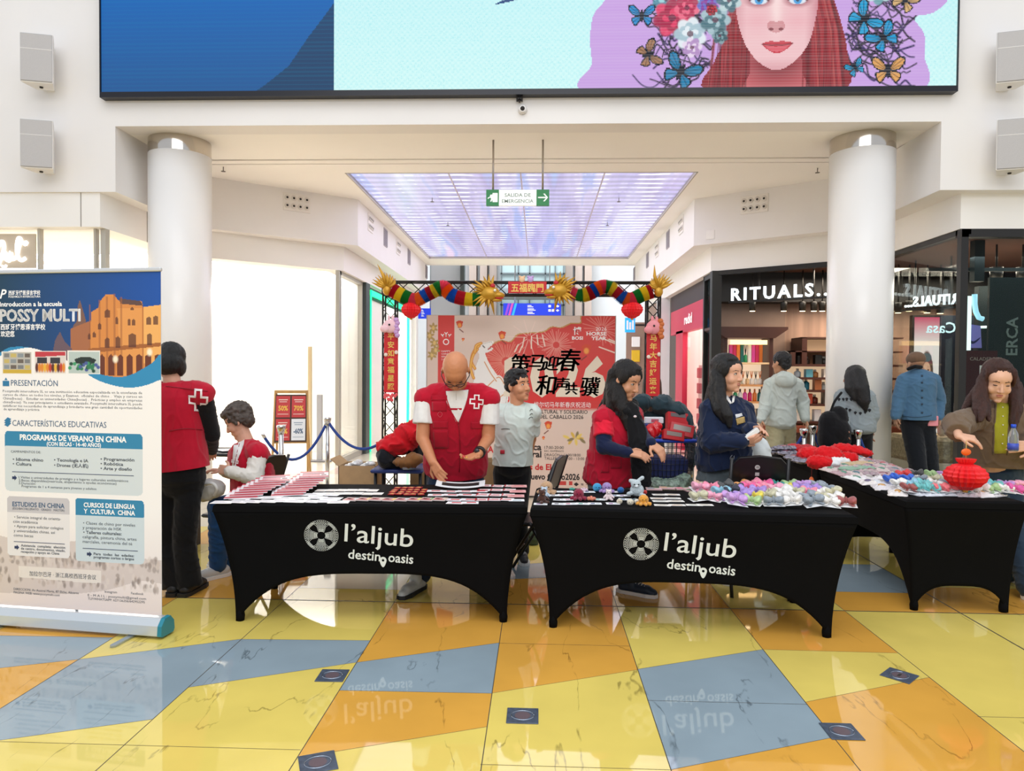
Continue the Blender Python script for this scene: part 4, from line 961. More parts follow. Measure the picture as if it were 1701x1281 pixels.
for r_, (z, n_, kk) in enumerate(((zs[0], 9, 0), (zs[1], 8, 2), (zs[2], 7, 1), (zs[3], 6, 0))):
    for i in range(n_):
        x = CX0 + .12 + (CX1 - CX0 - .24) * (i + .5) / n_; cc = GC[(i * 2 + r_ * 3) % 12] if r_ != 3 else ['#2fae72', '#3fc48a', '#e8e0d0', '#26905c', '#d8c8b0', '#4b5563'][i]
        k2 = kk if not (r_ == 0 and i in (4,)) else 2
        bottle('gift_box' if k2 == 0 else 'reed_bottle' if k2 == 2 else 'spray_bottle', (x, CY + .16, z), (CX1 - CX0) / n_ * .62, [.29, .22, .2, .2][r_], cc,
               '%s in the corniced cabinet, %s shelf, %s from the slanted post' % (('cosmetic box', 'spray bottle', 'reed bottle')[k2], ('top', 'second', 'third', 'lowest')[r_], NTH[i]), 'goods in the corniced cabinet', k2, cap='#e07a2c' if i % 2 else '#2b2b2b')
# stepped wall shelves
t = thing('wall_shelving', 'stepped brown shelving of small cosmetic goods beside the white column', 'shelf', (0, 0, 0))
SY = 11.6; sx0 = ay(1316, 600, SY).x; sx1 = ay(1500, 600, SY).x
zz = [ay(1340, y, SY).z for y in (605, 627, 648, 671, 700)]
b = MB()
for z in zz: b.box(sx0, sx1, SY, SY + .5, z - .035, z)
b.box(ay(1313, 600, SY).x, ay(1313, 600, SY).x + .08, SY, SY + .5, zz[0], ay(1340, 583, SY).z).box(ay(1332, 600, SY).x, ay(1332, 600, SY).x + .08, SY, SY + .5, zz[0], ay(1340, 561, SY).z)
b.box(ay(1313, 600, SY).x, sx1, SY, SY + .5, ay(1340, 585, SY).z, ay(1340, 583, SY).z).box(ay(1332, 600, SY).x, sx1, SY, SY + .5, ay(1340, 562, SY).z, ay(1340, 560, SY).z)
b.build('boards', mat('cabinet_brown', '#45241a', .4), t)
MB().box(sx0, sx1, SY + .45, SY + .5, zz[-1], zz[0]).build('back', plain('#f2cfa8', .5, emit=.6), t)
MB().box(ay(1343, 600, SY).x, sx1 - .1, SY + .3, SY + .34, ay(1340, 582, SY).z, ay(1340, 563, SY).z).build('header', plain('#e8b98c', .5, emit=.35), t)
for r_, z in enumerate(zz):
    n_ = 11
    for i in range(n_):
        x = sx0 + .1 + (sx1 - sx0 - .2) * (i + .5) / n_
        cc = [['#3a3430', '#5b4a3e', '#24211f'], ['#e9eef0', '#6fb7c8', '#d98a4c', '#f4e9dc'], ['#f6f0e6', '#3f9fb8', '#c77a4c'], ['#4b5a66', '#c4523a', '#8a3f2c', '#5d5148'], ['#f0e6d8', '#2f6f9a', '#e8e8e8']][r_]
        k2 = (i + r_) % 2
        bottle('jar' if k2 else 'gift_box', (x, SY + .14 + .1 * k2, z), .11, .12 + .08 * rg.random(), cc[i % len(cc)], '%s on the stepped shelving beside the column, %s board, %s from the cabinet' % ('jar' if k2 else 'small box', ('top', 'second', 'third', 'fourth', 'lowest')[r_], NTH[i]), 'goods on the stepped shelving', k2)
t = thing('display_counter', 'low brown wooden counter under the cosmetic shelves', 'counter', (0, 0, 0))
MB().box(3.3, 8.6, 11.38, 11.6, .62, .72).build('top', plain('#7a3a26', .4), t); MB().box(3.4, 8.5, 11.42, 11.6, 0, .62).build('body', plain('#3b2119', .5), t)
# lightbox poster inside the side window
a = ay(1517, 640, 10.9); c_ = ay(1560, 640, 10.9); zt_ = ay(1540, 527, 10.9).z; zb_ = ay(1540, 725, 10.9).z
t = thing('lightbox_poster', 'tall lit white and pink poster of a dark haired woman inside the side window', 'poster', (a.x, 10.9, 0))
w_ = c_.x - a.x; h_ = zt_ - zb_
cp = Canvas(60, 190, '#fbf4ee', 60, 190).grad(0, '#d9486e', 42, '#fbf0ea')
cp.ell(30, 88, 15, 34, '#4b3a30'); cp.poly([(16, 70), (44, 70), (47, 130), (42, 150), (18, 150), (13, 130)], '#5b463a', .8); cp.ell(30, 86, 9.5, 15, '#d9a98c'); cp.ell(30, 118, 12, 18, '#caa084', .9); cp.ell(30, 64, 11, 7, '#3f6b6a')
for x in (26, 34): cp.ell(x, 84, 1.8, 1.2, '#3a2a22')
cp.ell(30, 93, 2.6, 1, '#b5605a')
cp.mesh('print', Matrix.Translation((0, -.002, zt_)) @ Matrix.Diagonal((w_ / 60, 1, h_ / 190, 1)), emis('lightbox_glow', strength=1.5), t)
MB().box(-.03, w_ + .03, 0, .08, zb_ - .04, zt_ + .03).box(-.03, w_ + .03, .0, .08, 0, zb_).build('casing', BK, t)
a = ay(1562, 640, 10.5); c_ = ay(1590, 640, 10.5)
t = thing('dark_wall_panel', 'dark navy panel with white lettering behind the side window, beside the lit poster', 'panel', (a.x, 10.5, 0))
MB().box(0, 1.2, 0, .05, .2, ay(1570, 524, 10.5).z).build('panel', plain('#1a2334', .5), t)
letters([('Casa', .02, ay(1570, 553, 10.5).z, .22, dict(bold=.01))], Matrix.Translation((.22, -.004, 0)) @ Matrix.Diagonal((-1, 1, 1, 1)), mat('pale_neon', '#bfe6f2', .4, emit=1.1), parent=t)
# plinth with pebbles
p = ay(1487, 745, 9.4)
t = thing('window_plinth', 'white display plinth with a beige pebbled top in the side window', 'plinth', (5.25, 9.55, 0)); MB().rbox(-.45, .35, -.3, .5, 0, .42, .01).build('body', plain('#d9c9b4', .4, emit=.1), t)
MB().rbox(-.43, .33, -.28, .48, .42, .75, .05).build('top', mat('pebbles', '#b8a182', .7, bump=1, bump_s=40, noise_s=30, noise_a=.4), t)
for i in range(5):
    p = (5.0 + .17 * i, 9.6, .76); bottle('cosmetic_bottle', p, .11, .3 + .12 * (i % 2), ['#f6eee8', '#e84a4a', '#f6f0e8', '#f2c9c2', '#f4f0ea'][i], 'cosmetic bottle on the pebbled window plinth, %s from the column' % NTH[i], 'bottles on the window plinth', 1, cap='#f4dcd2')
# dark shop behind the corner window: neon J, light bars, lettering, poster
def at(px, py, Y): return ay(px, py, Y)
t = thing('neon_letter', 'tall glowing pale blue J shaped light in the dark corner window', 'light', (0, 0, 0))
pts = [at(x, y, 8.7) for x, y in ((1619, 489), (1619, 505), (1621, 518), (1626, 528), (1633, 530))]; MB().tube(pts, .03, 8).build('hook', mat('pale_neon2', '#9fd8ee', .4, emit=1.4), t)
pts = [at(1607, 492, 8.7), at(1607, 582, 8.7)]; MB().box(pts[0].x - .045, pts[0].x + .04, 8.68, 8.72, pts[1].z, pts[0].z).build('bar', mat('tube_white', '#dff6f4', .4, emit=1.8), t)
for i, (a_, b__) in enumerate((((1613, 544), (1658, 543)), ((1628, 516), (1660, 510)), ((1640, 513), (1683, 508)))):
    pts = [at(*a_, 9.6 + i * .3), at(*b__, 9.9 + i * .3)]
    tag(MB().tube(pts, .018, 6).build('light_tube', mat('tube_white', '#dff6f4', .4, emit=1.8)), 'white light tube inside the dark corner shop, ' + ('lowest one', 'shorter upper one', 'longer upper one')[i], 'light', 'white tubes in the dark shop')
p = at(1660, 590, 8.9); t = thing('hanging_banner', 'dark green wall panel with grey letters running upward in the corner shop', 'panel', (p.x, 8.9, 0))
MB().box(-.12, 1.2, .02, .06, .3, 2.75).build('panel', plain('#102628', .5), t)
letters([('ERCA', 0, 0, .19, dict(bold=.02, rot=-R(90)))], Matrix.Translation((.22, .015, at(1668, 590, 8.9).z)), plain('#8a9a98', .5), parent=t)
p = at(1617, 578, 8.9); t = thing('boutique_bag', 'lilac paper bag with a dark swoosh in the dark corner window', 'bag', (p.x, 8.9, p.z)); MB().prism([(-.06, 0), (.1, 0), (.08, .27), (-.06, .29)], 'y', 0, .05).build('bag', plain('#8c86d8', .5, emit=.15), t)
MB().prism(c2([(-.05, .1), (-.02, .05), (.03, .07), (.08, .13), (.0, .08)]), 'y', -.004, -.001).build('swoosh', plain('#20285a', .5), t)
p = at(1628, 610, 8.9); t = thing('notice_board', 'dark red board with a white sheet in the dark corner window', 'board', (p.x, 8.86, p.z)); MB().box(-.22, .18, 0, .02, -.5, .2).build('board', plain('#4b1a20', .5), t); MB().box(-.03, .13, -.008, 0, -.2, .02).build('sheet', plain('#dfe0de', .5, emit=.3), t)
letters([('CALADERO', -.15, .08, .06, {})], Matrix.Translation((0, -.006, 0)), plain('#b9a9a0', .5), parent=t)
for i, (px, py) in enumerate(((1655, 452), (1699, 452))):
    p = at(px, py, 9.2); t = thing('ceiling_spotlight', 'black ceiling spotlight in the dark corner shop, ' + ('whole one', 'one cut by the picture edge')[i], 'spotlight', tuple(p))
    MB().lathe([(.07, -.1), (.075, .06)], 14).build('body', BK, t); MB().lathe([(.05, -.102), (.048, -.108)], 12).build('lamp', mat('spot_glow', '#ffe2b0', .4, emit=6), t); MB().tube([(0, 0, .05), (0, 0, 3.3 - p.z)], .012, 6).build('stem', BK, t)
struct('trim_14', MB().box(5.3, 5.42, 8.9, 9.0, 2.7, 3.3).box(4.8, 14, 9.0, 9.05, 2.84, 2.88).box(5.9, 14, 9.8, 9.9, .0, 2.75), plain('#0d1f22', .5))
# ---- red shop on the corridor side
M_RED = mat('red_front', '#cf3350', .35); RX = 2.86
t = MB().box(RX, RX + .1, 12.25, 12.5, 0, 2.75).box(RX, RX + .1, 12.25, 15.6, 2.35, 2.85).box(RX, RX + .1, 14.3, 15.0, 0, 2.4)
struct('wall_red_shop', t, M_RED)
struct('trim_15', MB().box(RX, RX + .1, 12.25, 15.6, 2.85, ZG), plain('#3c2f2e', .5))
gwall(8, (RX + .05, 12.5), (RX + .05, 14.3), 0, 2.35)
tt = thing('red_shop_sign', 'small white lettering on the pink red shop fascia in the corridor', 'sign', (RX - .01, 13.2, 2.5))
letters([('redid', 0, 0, .26, dict(bold=.03, w=.7))], Matrix.Rotation(-math.pi / 2, 4, 'Z') @ Matrix.Translation((-.9, -.005, 0)), M_W, parent=tt)
struct('wall_red_interior', MB().box(6.4, 6.6, 12.3, 16, 0, 3.3).box(2.9, 6.5, 14.9, 15.1, 0, 3.3).box(2.9, 6.5, 12.3, 15, 3.1, 3.2), plain('#e9d9d2', .5))
lightpanel('ceiling_light_panel_5', 3.2, 6.2, 12.6, 14.6, 3.06)
for i in range(4):
    t = thing('red_gondola', 'stand of red goods behind the corridor shop glass, %s from the dark post' % NTH[i], 'stand', (3.3, 12.75 + i * .42, 0), 0, 'stands in the red shop')
    MB().box(-.15, .15, -.14, .14, 0, 1.7).build('body', plain('#e9c9c0', .5), t)
    b = MB()
    for k in range(5): b.rbox(-.19, -.14, -.12, .12, .25 + k * .3, .45 + k * .3)
    b.build('goods', plain('#c8283c', .5), t)
# white post and brown kiosk doorway farther along
struct('trim_16', MB().box(2.6, 2.86, 15.7, 15.9, 0, ZG), plain('#f0f2f2', .5))
struct('wall_kiosk', MB().box(2.1, 2.9, 17.2, 17.3, 0, 2.75).box(2.74, 2.9, 15.9, 18.4, 0, 3.2), plain('#a48a7a', .5))
t = thing('doorway_notices', 'white and yellow square notices on the brown wall beside the red banner', 'notice', (2.32, 17.18, 1.9)); MB().rbox(-.1, .1, -.02, 0, .26, .5).build('white_notice', plain('#f2f2f0', .5, emit=.2), t); MB().rbox(-.1, .1, -.02, 0, -.1, .18).build('yellow_notice', plain('#e0b92c', .5, emit=.2), t)
p = ay(1046, 540, 15.8); t = thing('blue_blade_sign', 'small bright blue sign jutting out beside the red lantern', 'sign', (p.x, 15.8, p.z)); MB().box(-.1, .12, 0, .05, -.16, .16).build('panel', mat('cyan_sign', '#1f9ee8', .4, emit=.8), t); MB().box(-.07, -.03, -.006, 0, -.1, .1).box(-.01, .03, -.006, 0, -.1, .06).box(.05, .09, -.006, 0, -.1, .1).build('white_marks', M_W, t)
MB().box(.1, .62, .01, .03, -.02, .02).build('arm', M_DARK, t)
# beam carrying the hanging direction signs
struct('trim_17', MB().box(-5, 3, 20.4, 20.7, 6.0, 6.3), M_WALL)
# =================================================================== poster wall of the event
YP = 8.75; kp = YP / 1180
P0 = ay(710, 524, YP); P1 = ay(1022, 524, YP); Wp = P1.x - P0.x; kx = Wp / 312
t = thing('backdrop_poster', 'large pop-up poster wall with horse, fireworks and 2026 in red and beige', 'poster', (P0.x, YP, 0))
Hp = P0.z - .03; NP = Hp / kx
cq = Canvas(330, 320, '#e2cbbb', 312, NP)
def Q(pts): return [(x - 710, y - 524) for x, y in pts]
cq.grad(60, '#e3ccbd', 300, '#e0c3b2')
red = c2(Q([(815, 700), (806, 660), (812, 620), (806, 590), (816, 575), (834, 566), (850, 568), (862, 556), (884, 553), (905, 551), (918, 543), (934, 544), (950, 537), (966, 536), (972, 522), (1040, 515), (1040, 676), (960, 690), (880, 692)]), 5)
cq.poly([(x - 1.6, y - 1.6) for x, y in red], '#c99a58'); cq.poly(red, '#d6423b')
mk = Canvas(330, 320, '#000000', 312, NP).poly(red, '#ffffff').a[..., 0]
cq.put(mk * np.clip((cq.Y - 60) / 80, 0, 1) * .8, '#dc2f2c'); cq.put(mk * np.exp(-((cq.X - 90) ** 2 + (cq.Y - 70) ** 2) / 2600) * .45, '#e2705a')
g = random.Random(2)
for cx, cy, n_, r0, r1, c_ in ((842, 600, 44, 8, 40, '#f0a08c'), (925, 572, 34, 6, 34, '#f2b0a0'), (1000, 545, 26, 6, 34, '#f0a596'), (880, 560, 10, 4, 36, '#f7d9cc')):
    for k in range(n_):
        a = 2 * math.pi * k / n_ + g.random() * .1; rr_ = r1 * g.uniform(.6, 1)
        q = Canvas(1, 1); cq.line(Q([(cx + r0 * math.cos(a), cy + r0 * math.sin(a)), (cx + rr_ * math.cos(a), cy + rr_ * math.sin(a))]), 1.0, c_, .7)
for x, y, l in ((872, 560, 16), (884, 558, 20), (893, 556, 16), (868, 575, 10), (902, 556, 18), (862, 572, 12), (1000, 560, 12), (996, 575, 10), (1012, 562, 14)): cq.line(Q([(x, y), (x + (885 - x) * -.25, y + l)]), 1.8, '#f4e3cf')
cq.poly(Q([(728, 524), (755, 524), (755, 632), (728, 640)]), '#d8453f')
for cx, cy in ((720, 545), (722, 570), (718, 590), (714, 558), (724, 582)):
    for k in range(6): a = k + cx; cq.ell(*Q([(cx + 4 * math.cos(a), cy + 5 * math.sin(a))])[0], 4, 2, '#b99a5c', rot=a, soft=.4)
    cq.ell(*Q([(cx, cy)])[0], 2.5, 3.5, '#e3c27a', soft=.4)
for cx, cy, r_, tl in ((764, 539, 6, 1), (835, 557, 6.5, 1), (770, 564, 2.6, 0), (975, 580, 8, 1), (913, 706, 6.5, 1), (905, 727, 2.6, 0), (987, 606, 2, 0)):
    cq.poly(Q([(cx - r_, cy - r_ * .7), (cx - r_ * .2, cy - r_ * 1.2), (cx + r_, cy - r_ * .9), (cx + r_ * .6, cy + r_ * .8), (cx - r_ * .4, cy + r_)]), '#d84a2c'); cq.ell(*Q([(cx, cy + r_ * .2)])[0], r_ * .5, r_ * .6, '#f4a04a', soft=.6)
    if tl: cq.line(Q([(cx, cy + r_ * 1.3), (cx + (r_ if cy < 560 else -r_), cy + r_ * 2.1)]), 1.6, '#7a3a2c')
# the horse, its own simple drawing
horse = c2(Q([(787, 640), (790, 612), (797, 592), (794, 582), (797, 573), (806, 570), (817, 567), (819, 572), (812, 576), (819, 580), (812, 584), (806, 588), (812, 604), (824, 622), (838, 640), (844, 660), (834, 690), (800, 700), (786, 680)]), 5)
cq.poly([(x + (x - 100) * .02 + 1.6, y - 1.4) for x, y in horse], '#f6efe4'); cq.poly(horse, '#c9c3bd'); cq.poly([(x * .97 + 3, y * .97 + 2.5) for x, y in horse], '#f3eee8')
for pts in ([(797, 574), (788, 584), (784, 600), (790, 612)], [(794, 580), (786, 592), (783, 612), (788, 628)], [(800, 570), (792, 574), (790, 585)]): cq.line(Q([(p.x, p.y) for p in smooth_curve(pts, 4)]), 5, '#d9892c'); cq.line(Q([(p.x, p.y) for p in smooth_curve(pts, 4)]), 2, '#f2c060')
cq.line(Q([(803, 574), (806, 577)]), 1.8, '#2c2018'); cq.line(Q([(812, 580), (816, 577)]), 2, '#b8322c')
for pts in ([(812, 640), (830, 625), (842, 640), (850, 632)], [(826, 664), (846, 650), (850, 668), (838, 684)], [(806, 600), (816, 618), (826, 632)]): cq.line(Q([(p.x, p.y) for p in smooth_curve(pts, 4)]), 4.5, '#f4eee6'); cq.line(Q([(p.x, p.y + 1) for p in smooth_curve(pts, 4)]), 1.5, '#d98a3c')
cq.poly(Q([(886, 664), (1022, 664), (1022, 678), (886, 678)]), '#d43c38', .8); cq.put((cq.Y > 152).astype(float) * mk * np.clip((cq.Y - 152) / 6, 0, 1), '#e2cbbb')
for k in range(9): a = k * .7; cq.ell(*Q([(958 + 16 * math.cos(a) * (1 if k % 2 else .5), 727 + 6 * math.sin(a))])[0], 6, 2.4, ['#d9b04c', '#8c7a55', '#e8c869'][k % 3], rot=a, soft=.4)
for x, w_ in ((930, 14), (948, 6)): cq.poly(Q([(x, 799), (x + w_, 799), (x + w_, 805), (x, 805)]), '#c8403a')
cq.mesh('print', Matrix.Translation((0, -.002, P0.z)) @ Matrix.Diagonal((kx, 1, kx, 1)), M_PRINT, t)
MB().box(-.012, Wp + .012, 0, .32, .02, P0.z + .006).build('frame', mat('popup_side', '#b9a79c', .6), t)
MB().box(.02, .1, .02, .3, 0, .025).box(Wp - .1, Wp - .02, .02, .3, 0, .025).build('foot', M_ALU, t)
def pl(rows, col, nm='lettering', y=-.004):
    out = []
    for r_ in rows:
        kw = dict(r_[4]); kw['ext'] = 0
        if 'w' in kw: kw['w'] *= kx
        q = Q([(r_[1], r_[2])])[0]; out.append((r_[0], q[0] * kx, P0.z - q[1] * kx, r_[3] * kx, kw))
    return letters(out, Matrix.Translation((0, y, 0)), plain(col, .6), nm, t)
pl([('2', 838, 654, 84, dict(bold=.05, w=42)), ('0', 882, 654, 84, dict(bold=.05, w=40)), ('2', 925, 654, 84, dict(bold=.05, w=40)), ('6', 968, 654, 84, dict(bold=.05, w=40))], '#ecdcc4', 'year_numerals', -.0035)
CAL = [('策', 848, 616, 34, 0.15), ('马', 879, 612, 30, 0.15), ('迎', 903, 612, 26, 0.15), ('春', 926, 612, 40, 0.2), ('和', 891, 652, 36, 0.15), ('声', 922, 646, 24, 0.15), ('共', 940, 652, 22, 0.0), ('骥', 964, 653, 34, 0.15)]
pl([(c, x + dx, y + dy, z, dict(shear=sh)) for c, x, y, z, sh in CAL for dx, dy in ((0, 0), (.9, 0), (.4, .7), (1.6, .5))], '#1c1512', 'calligraphy')
pl([('2026', 1008, 548, 8.5, dict(al='RIGHT', w=18)), ('HORSE', 1008, 556, 8.5, dict(al='RIGHT', w=33, bold=.02)), ('YEAR', 1008, 563.5, 8.5, dict(al='RIGHT', w=25, bold=.02)), ('BOSI', 951, 563, 7.5, dict(w=18, bold=.03)), ('博', 953, 554, 14, dict(bold=.02)),
    ('HAPPY', 734, 585, 4, dict(w=15)), ('CHINESE', 734, 589.5, 4, dict(w=15)), ('NEW YEAR', 734, 594, 4, dict(w=15)), ('2 0 2 6', 734, 598.5, 4, dict(w=12)), ('埃尔切马年新春庆祝活动', 889, 675, 10, dict(w=94))], '#fbf3ee')
pl([('FIESTA MULTICULTURAL Y SOLIDARIO', 844, 686, 9, dict(w=134, bold=.01)), ('AÑO NUEVO DEL CABALLO 2026', 844, 694.5, 9, dict(w=127, bold=.01)), ('Música', 858, 747, 15, dict(w=44, bold=.03)), ('Cultural', 851, 759, 15, dict(w=51, bold=.03)), ('17:00-20:00', 907, 745, 7, dict(w=32)), ('EXC. DOMINGOS', 907, 750, 4.5, dict(w=32)),
    ('DRAGÓN | 11:00/18:00', 907, 757, 6.5, dict(w=60)), ('TALLERES | 11:00 - 13:00', 907, 763, 6.5, dict(w=66)), ('Nuevo Chino2026', 876, 796, 14, dict(w=90, bold=.03)), ('17', 970, 794, 6, dict(w=8)), ('◆ ≋ ⌁', 956, 806, 7, dict(w=24))], '#2a2220')
pl([('Año', 812, 752, 15, dict(w=24, bold=.03)), ('Colegios de Elche', 838, 780, 14, dict(w=101, bold=.03))], '#c8282a')
b = MB(); q = Q([(741.5, 562)])[0]; X0, Z0 = q[0] * kx, P0.z - q[1] * kx; u = kx
for k in range(24):
    a0, a1 = 2 * math.pi * k / 24, 2 * math.pi * (k + 1) / 24
    b.prism([(X0 + r_ * u * math.cos(a), Z0 - 6 * u + r_ * u * math.sin(a)) for r_, a in ((3.6, a0), (5.2, a0), (5.2, a1), (3.6, a1))], 'y', -.0035, -.003)
b.build('ring_emblem', plain('#fbf3ee', .6), t)
b = MB()
for sx in (-1, 0, 1):
    b.tube([(X0 + sx * 5 * u, -.003, Z0 + 2 * u), (X0 + sx * 6.5 * u, -.003, Z0 + 6 * u + (3 * u if not sx else 0))], .9 * u, 5)
    for q2 in (-1, 1): b.tube([(X0 + sx * 6 * u, -.003, Z0 + 4 * u + (3 * u if not sx else 0)), (X0 + sx * 6 * u + q2 * 2.6 * u, -.003, Z0 + 7 * u + (3 * u if not sx else 0))], .8 * u, 5)
b.build('branch_emblem', plain('#fbf3ee', .6), t)

# =================================================================== lattice arch
YT = 8.25
M_TR = mat('truss_black', '#16130f', .4)
a0 = ay(637, 480, YT); a1 = ay(660, 480, YT); b0 = ay(1073, 480, YT); b1 = ay(1097, 480, YT); zt_ = ay(870, 468, YT).z; zb_ = ay(870, 492, YT).z
t = thing('lattice_arch', 'black lattice truss arch with two posts over the poster wall', 'arch', (0, YT, 0))
dd = a1.x - a0.x; hb = zt_ - zb_
def truss(p, q, w_, d_, n_, nm):
    """box truss between p and q; w_ across (x for posts, z for the beam), d_ in depth"""
    b = MB(); p = Vector(p); q = Vector(q); ax = (q - p); L_ = ax.length; ax.normalize(); up = Vector((0, 1, 0)); sd = ax.cross(up); r_ = .011
    cs = [p + sd * (s1 * w_ / 2) + up * (s2 * d_ / 2) for s1, s2 in ((-1, -1), (1, -1), (1, 1), (-1, 1))]
    for c_ in cs: b.tube([c_, c_ + ax * L_], r_, 8)
    for f in range(4):
        c_, e_ = cs[f], cs[(f + 1) % 4]
        for k in range(n_):
            u0, u1 = L_ * k / n_, L_ * (k + 1) / n_
            A_, B_ = (c_, e_) if k % 2 else (e_, c_)
            b.tube([A_ + ax * u0, B_ + ax * u1], .006, 5)
        for k in (0, n_): b.tube([c_ + ax * (L_ * k / n_), e_ + ax * (L_ * k / n_)], .008, 5)
    return b.build(nm, M_TR, t)
xa, xb = (a0.x + a1.x) / 2, (b0.x + b1.x) / 2
truss((xa, 0, .03), (xa, 0, zb_), dd - .02, dd - .02, 15, 'post'); truss((xb, 0, .03), (xb, 0, zb_), dd - .02, dd - .02, 15, 'post')
truss((xa - .08, 0, (zt_ + zb_) / 2), (xb + .08, 0, (zt_ + zb_) / 2), hb - .02, dd - .02, 20, 'beam')
for x in (xa, xb): MB().rbox(x - .22, x + .22, -.22, .22, 0, .03, .008).build('base_plate', M_TR, t)
YG = YT - .16
# accordion paper dragons
GCOL = ['#d42a40', '#f4de3c', '#2fa244', '#f0607e', '#fa8a2e', '#2c7ad4']
def P_(px, py, Y=YG): return ay(px, py, Y)
def garland(path, cols, label, flip, head_at, tail_at):
    t = thing('paper_dragon_garland', label, 'garland', (0, 0, 0))
    C_ = smooth_curve([P_(*p) for p in path], 14); n_ = len(C_); m_ = len(cols)
    for k in range(m_):
        i0, i1 = int(k * (n_ - 1) / m_), int((k + 1) * (n_ - 1) / m_)
        pts, rs = [], []
        sub = 3
        for i in range(i0, i1):
            for j in range(sub): f = j / sub; pts.append(C_[i].lerp(C_[i + 1], f)); rs.append(.085 if len(pts) % 2 else .06)
        pts.append(C_[i1]); rs.append(.06)
        b = MB().tube(pts, rs, 10, smooth=False); b.build('paper_section', plain(GCOL[cols[k]], .6), t)
    gold = mat('gold_paper', '#c9962c', .35, metal=.35); h = P_(*head_at, YG - .02); s_ = -1 if flip else 1
    b = MB(); g = random.Random(5)
    b.ball(h, (.12, .08, .085)); b.ball(h + Vector((s_ * .1, -.02, -.02)), (.07, .06, .04)); b.ball(h + Vector((s_ * .08, -.02, -.075)), (.06, .045, .02))
    for k in range(16):
        a = math.pi * (.45 + 1.1 * k / 15); L_ = g.uniform(.1, .19)
        dr = Vector((s_ * math.cos(a), g.uniform(-.4, .2), math.sin(a) * .8)).normalized(); b.tube([h + dr * .05, h + dr * (.06 + L_ * .5) + Vector((0, 0, .01)), h + dr * (.06 + L_)], [.028, .018, .002], 6)
    for dx in (0, .05): b.tube([h + Vector((s_ * dx, -.02, .07)), h + Vector((s_ * (dx - .06), -.03, .13)), h + Vector((s_ * (dx - .12), -.03, .15))], [.018, .012, .002], 6)
    b.build('dragon_head', gold, t)
    b = MB().ball(h + Vector((s_ * .03, -.02, .085)), (.03, .03, .03)).ball(h + Vector((s_ * .11, -.05, -.055)), (.05, .02, .01)); b.build('red_crest', plain('#c4202c', .5), t)
    MB().ball(h + Vector((s_ * .06, -.075, .03)), .016).build('eye', plain('#f4efe2', .3), t)
    T_ = P_(*tail_at, YG - .02); b = MB(); b.ball(T_ + Vector((0, 0, -.03)), (.05, .04, .06))
    for k in range(11):
        a = math.pi * (.12 + .8 * k / 10); L_ = .13 if k != 6 else .24
        dr = Vector((math.cos(a), g.uniform(-.3, .1), math.sin(a))).normalized(); b.tube([T_ + dr * .02, T_ + dr * (.02 + L_ * .55), T_ + dr * (.02 + L_) + Vector((-s_ * .03, 0, .02))], [.026, .02, .002], 6)
    b.build('dragon_tail', gold, t)
garland([(652, 482), (670, 492), (690, 499), (708, 490), (722, 483), (736, 477), (750, 490), (775, 497), (798, 497)], [0, 1, 2, 3, 4, 5, 0, 1, 2, 3, 4, 5, 0, 1, 2], 'rainbow paper dragon garland hung on the arch on the man in glasses side', False, (814, 488), (643, 478))
garland([(1082, 484), (1066, 490), (1048, 498), (1034, 494), (1020, 482), (1006, 476), (992, 480), (980, 487), (965, 491), (948, 486)], [0, 1, 2, 3, 4, 5, 0, 1, 2, 3, 4, 5, 0, 1, 2, 3], 'rainbow paper dragon garland hung on the arch above the scarfed woman side', True, (928, 483), (1094, 480))
def lantern(c_, r_, h_, label, str_top=None, name='paper_lantern', neck=True):
    t = thing(name, label, 'lantern', c_); b = MB(); n_ = 40; rings = []
    prof = [(.46, .6), (.40, .5), (.30, .42), (.6, .36), (.66, .3), (.82, .26), (.84, .18), (.96, .12), (.95, .04), (1.0, -.02), (.93, -.1), (.9, -.18), (.76, -.26), (.66, -.36), (.45, -.42), (.3, -.5)] if neck else [(.3, .5), (.75, .35), (1, 0), (.75, -.35), (.3, -.5)]
    for rr_, zz_ in prof: rings.append([(r_ * rr_ * (1 if k % 2 else .86) * math.cos(2 * math.pi * k / n_), r_ * rr_ * (1 if k % 2 else .86) * math.sin(2 * math.pi * k / n_), zz_ * h_) for k in range(n_)])
    b.loft(rings, smooth=False); b.build('body', mat('lantern_red', '#e01820', .55, emit=.06), t)
    MB().lathe([(r_ * .16, -.5 * h_), (r_ * .1, -.6 * h_)], 10).build('tassel_knob', plain('#d8a03c', .4), t)
    if str_top: MB().tube([(0, 0, h_ * .4), (0, 0, str_top)], .004, 5).build('string', plain('#7a2a22', .6), t)
    return t
p = P_(683, 514); lantern(p, .115, .2, 'red ruffled paper lantern under the garland end beside the green lit shop', .12)
p = P_(1050, 514); lantern(p, .125, .2, 'red ruffled paper lantern under the garland beside the red shop', .12)
# centre board
p = P_(844, 487, YT - .13); q = P_(908, 468, YT - .13); t = thing('greeting_board', 'small red board with four gold characters on the middle of the arch', 'sign', p)
w_, h_ = q.x - p.x, q.z - p.z; MB().rbox(0, w_, -.012, .03, 0, h_, .004).build('board', mat('couplet_red', '#c8161e', .5), t)
M_GOLD = mat('gold_print', '#e8bf5c', .35, metal=.2)
letters([('五福臨門', w_ / 2, h_ * .16, h_ * .78, dict(al='CENTER', w=w_ * .84, bold=.02))], Matrix.Translation((0, -.013, 0)), M_GOLD, parent=t)
for dx, c_ in ((.36, '#f2c9a0'), (.58, '#c9a9e0')):
    b = MB().ball((w_ * dx, -.01, h_ + .025), (.035, .02, .035)).ball((w_ * dx - .025, -.01, h_ + .055), .013).ball((w_ * dx + .025, -.01, h_ + .055), .013); b.build('plush_ornament', plain(c_, .8), t)
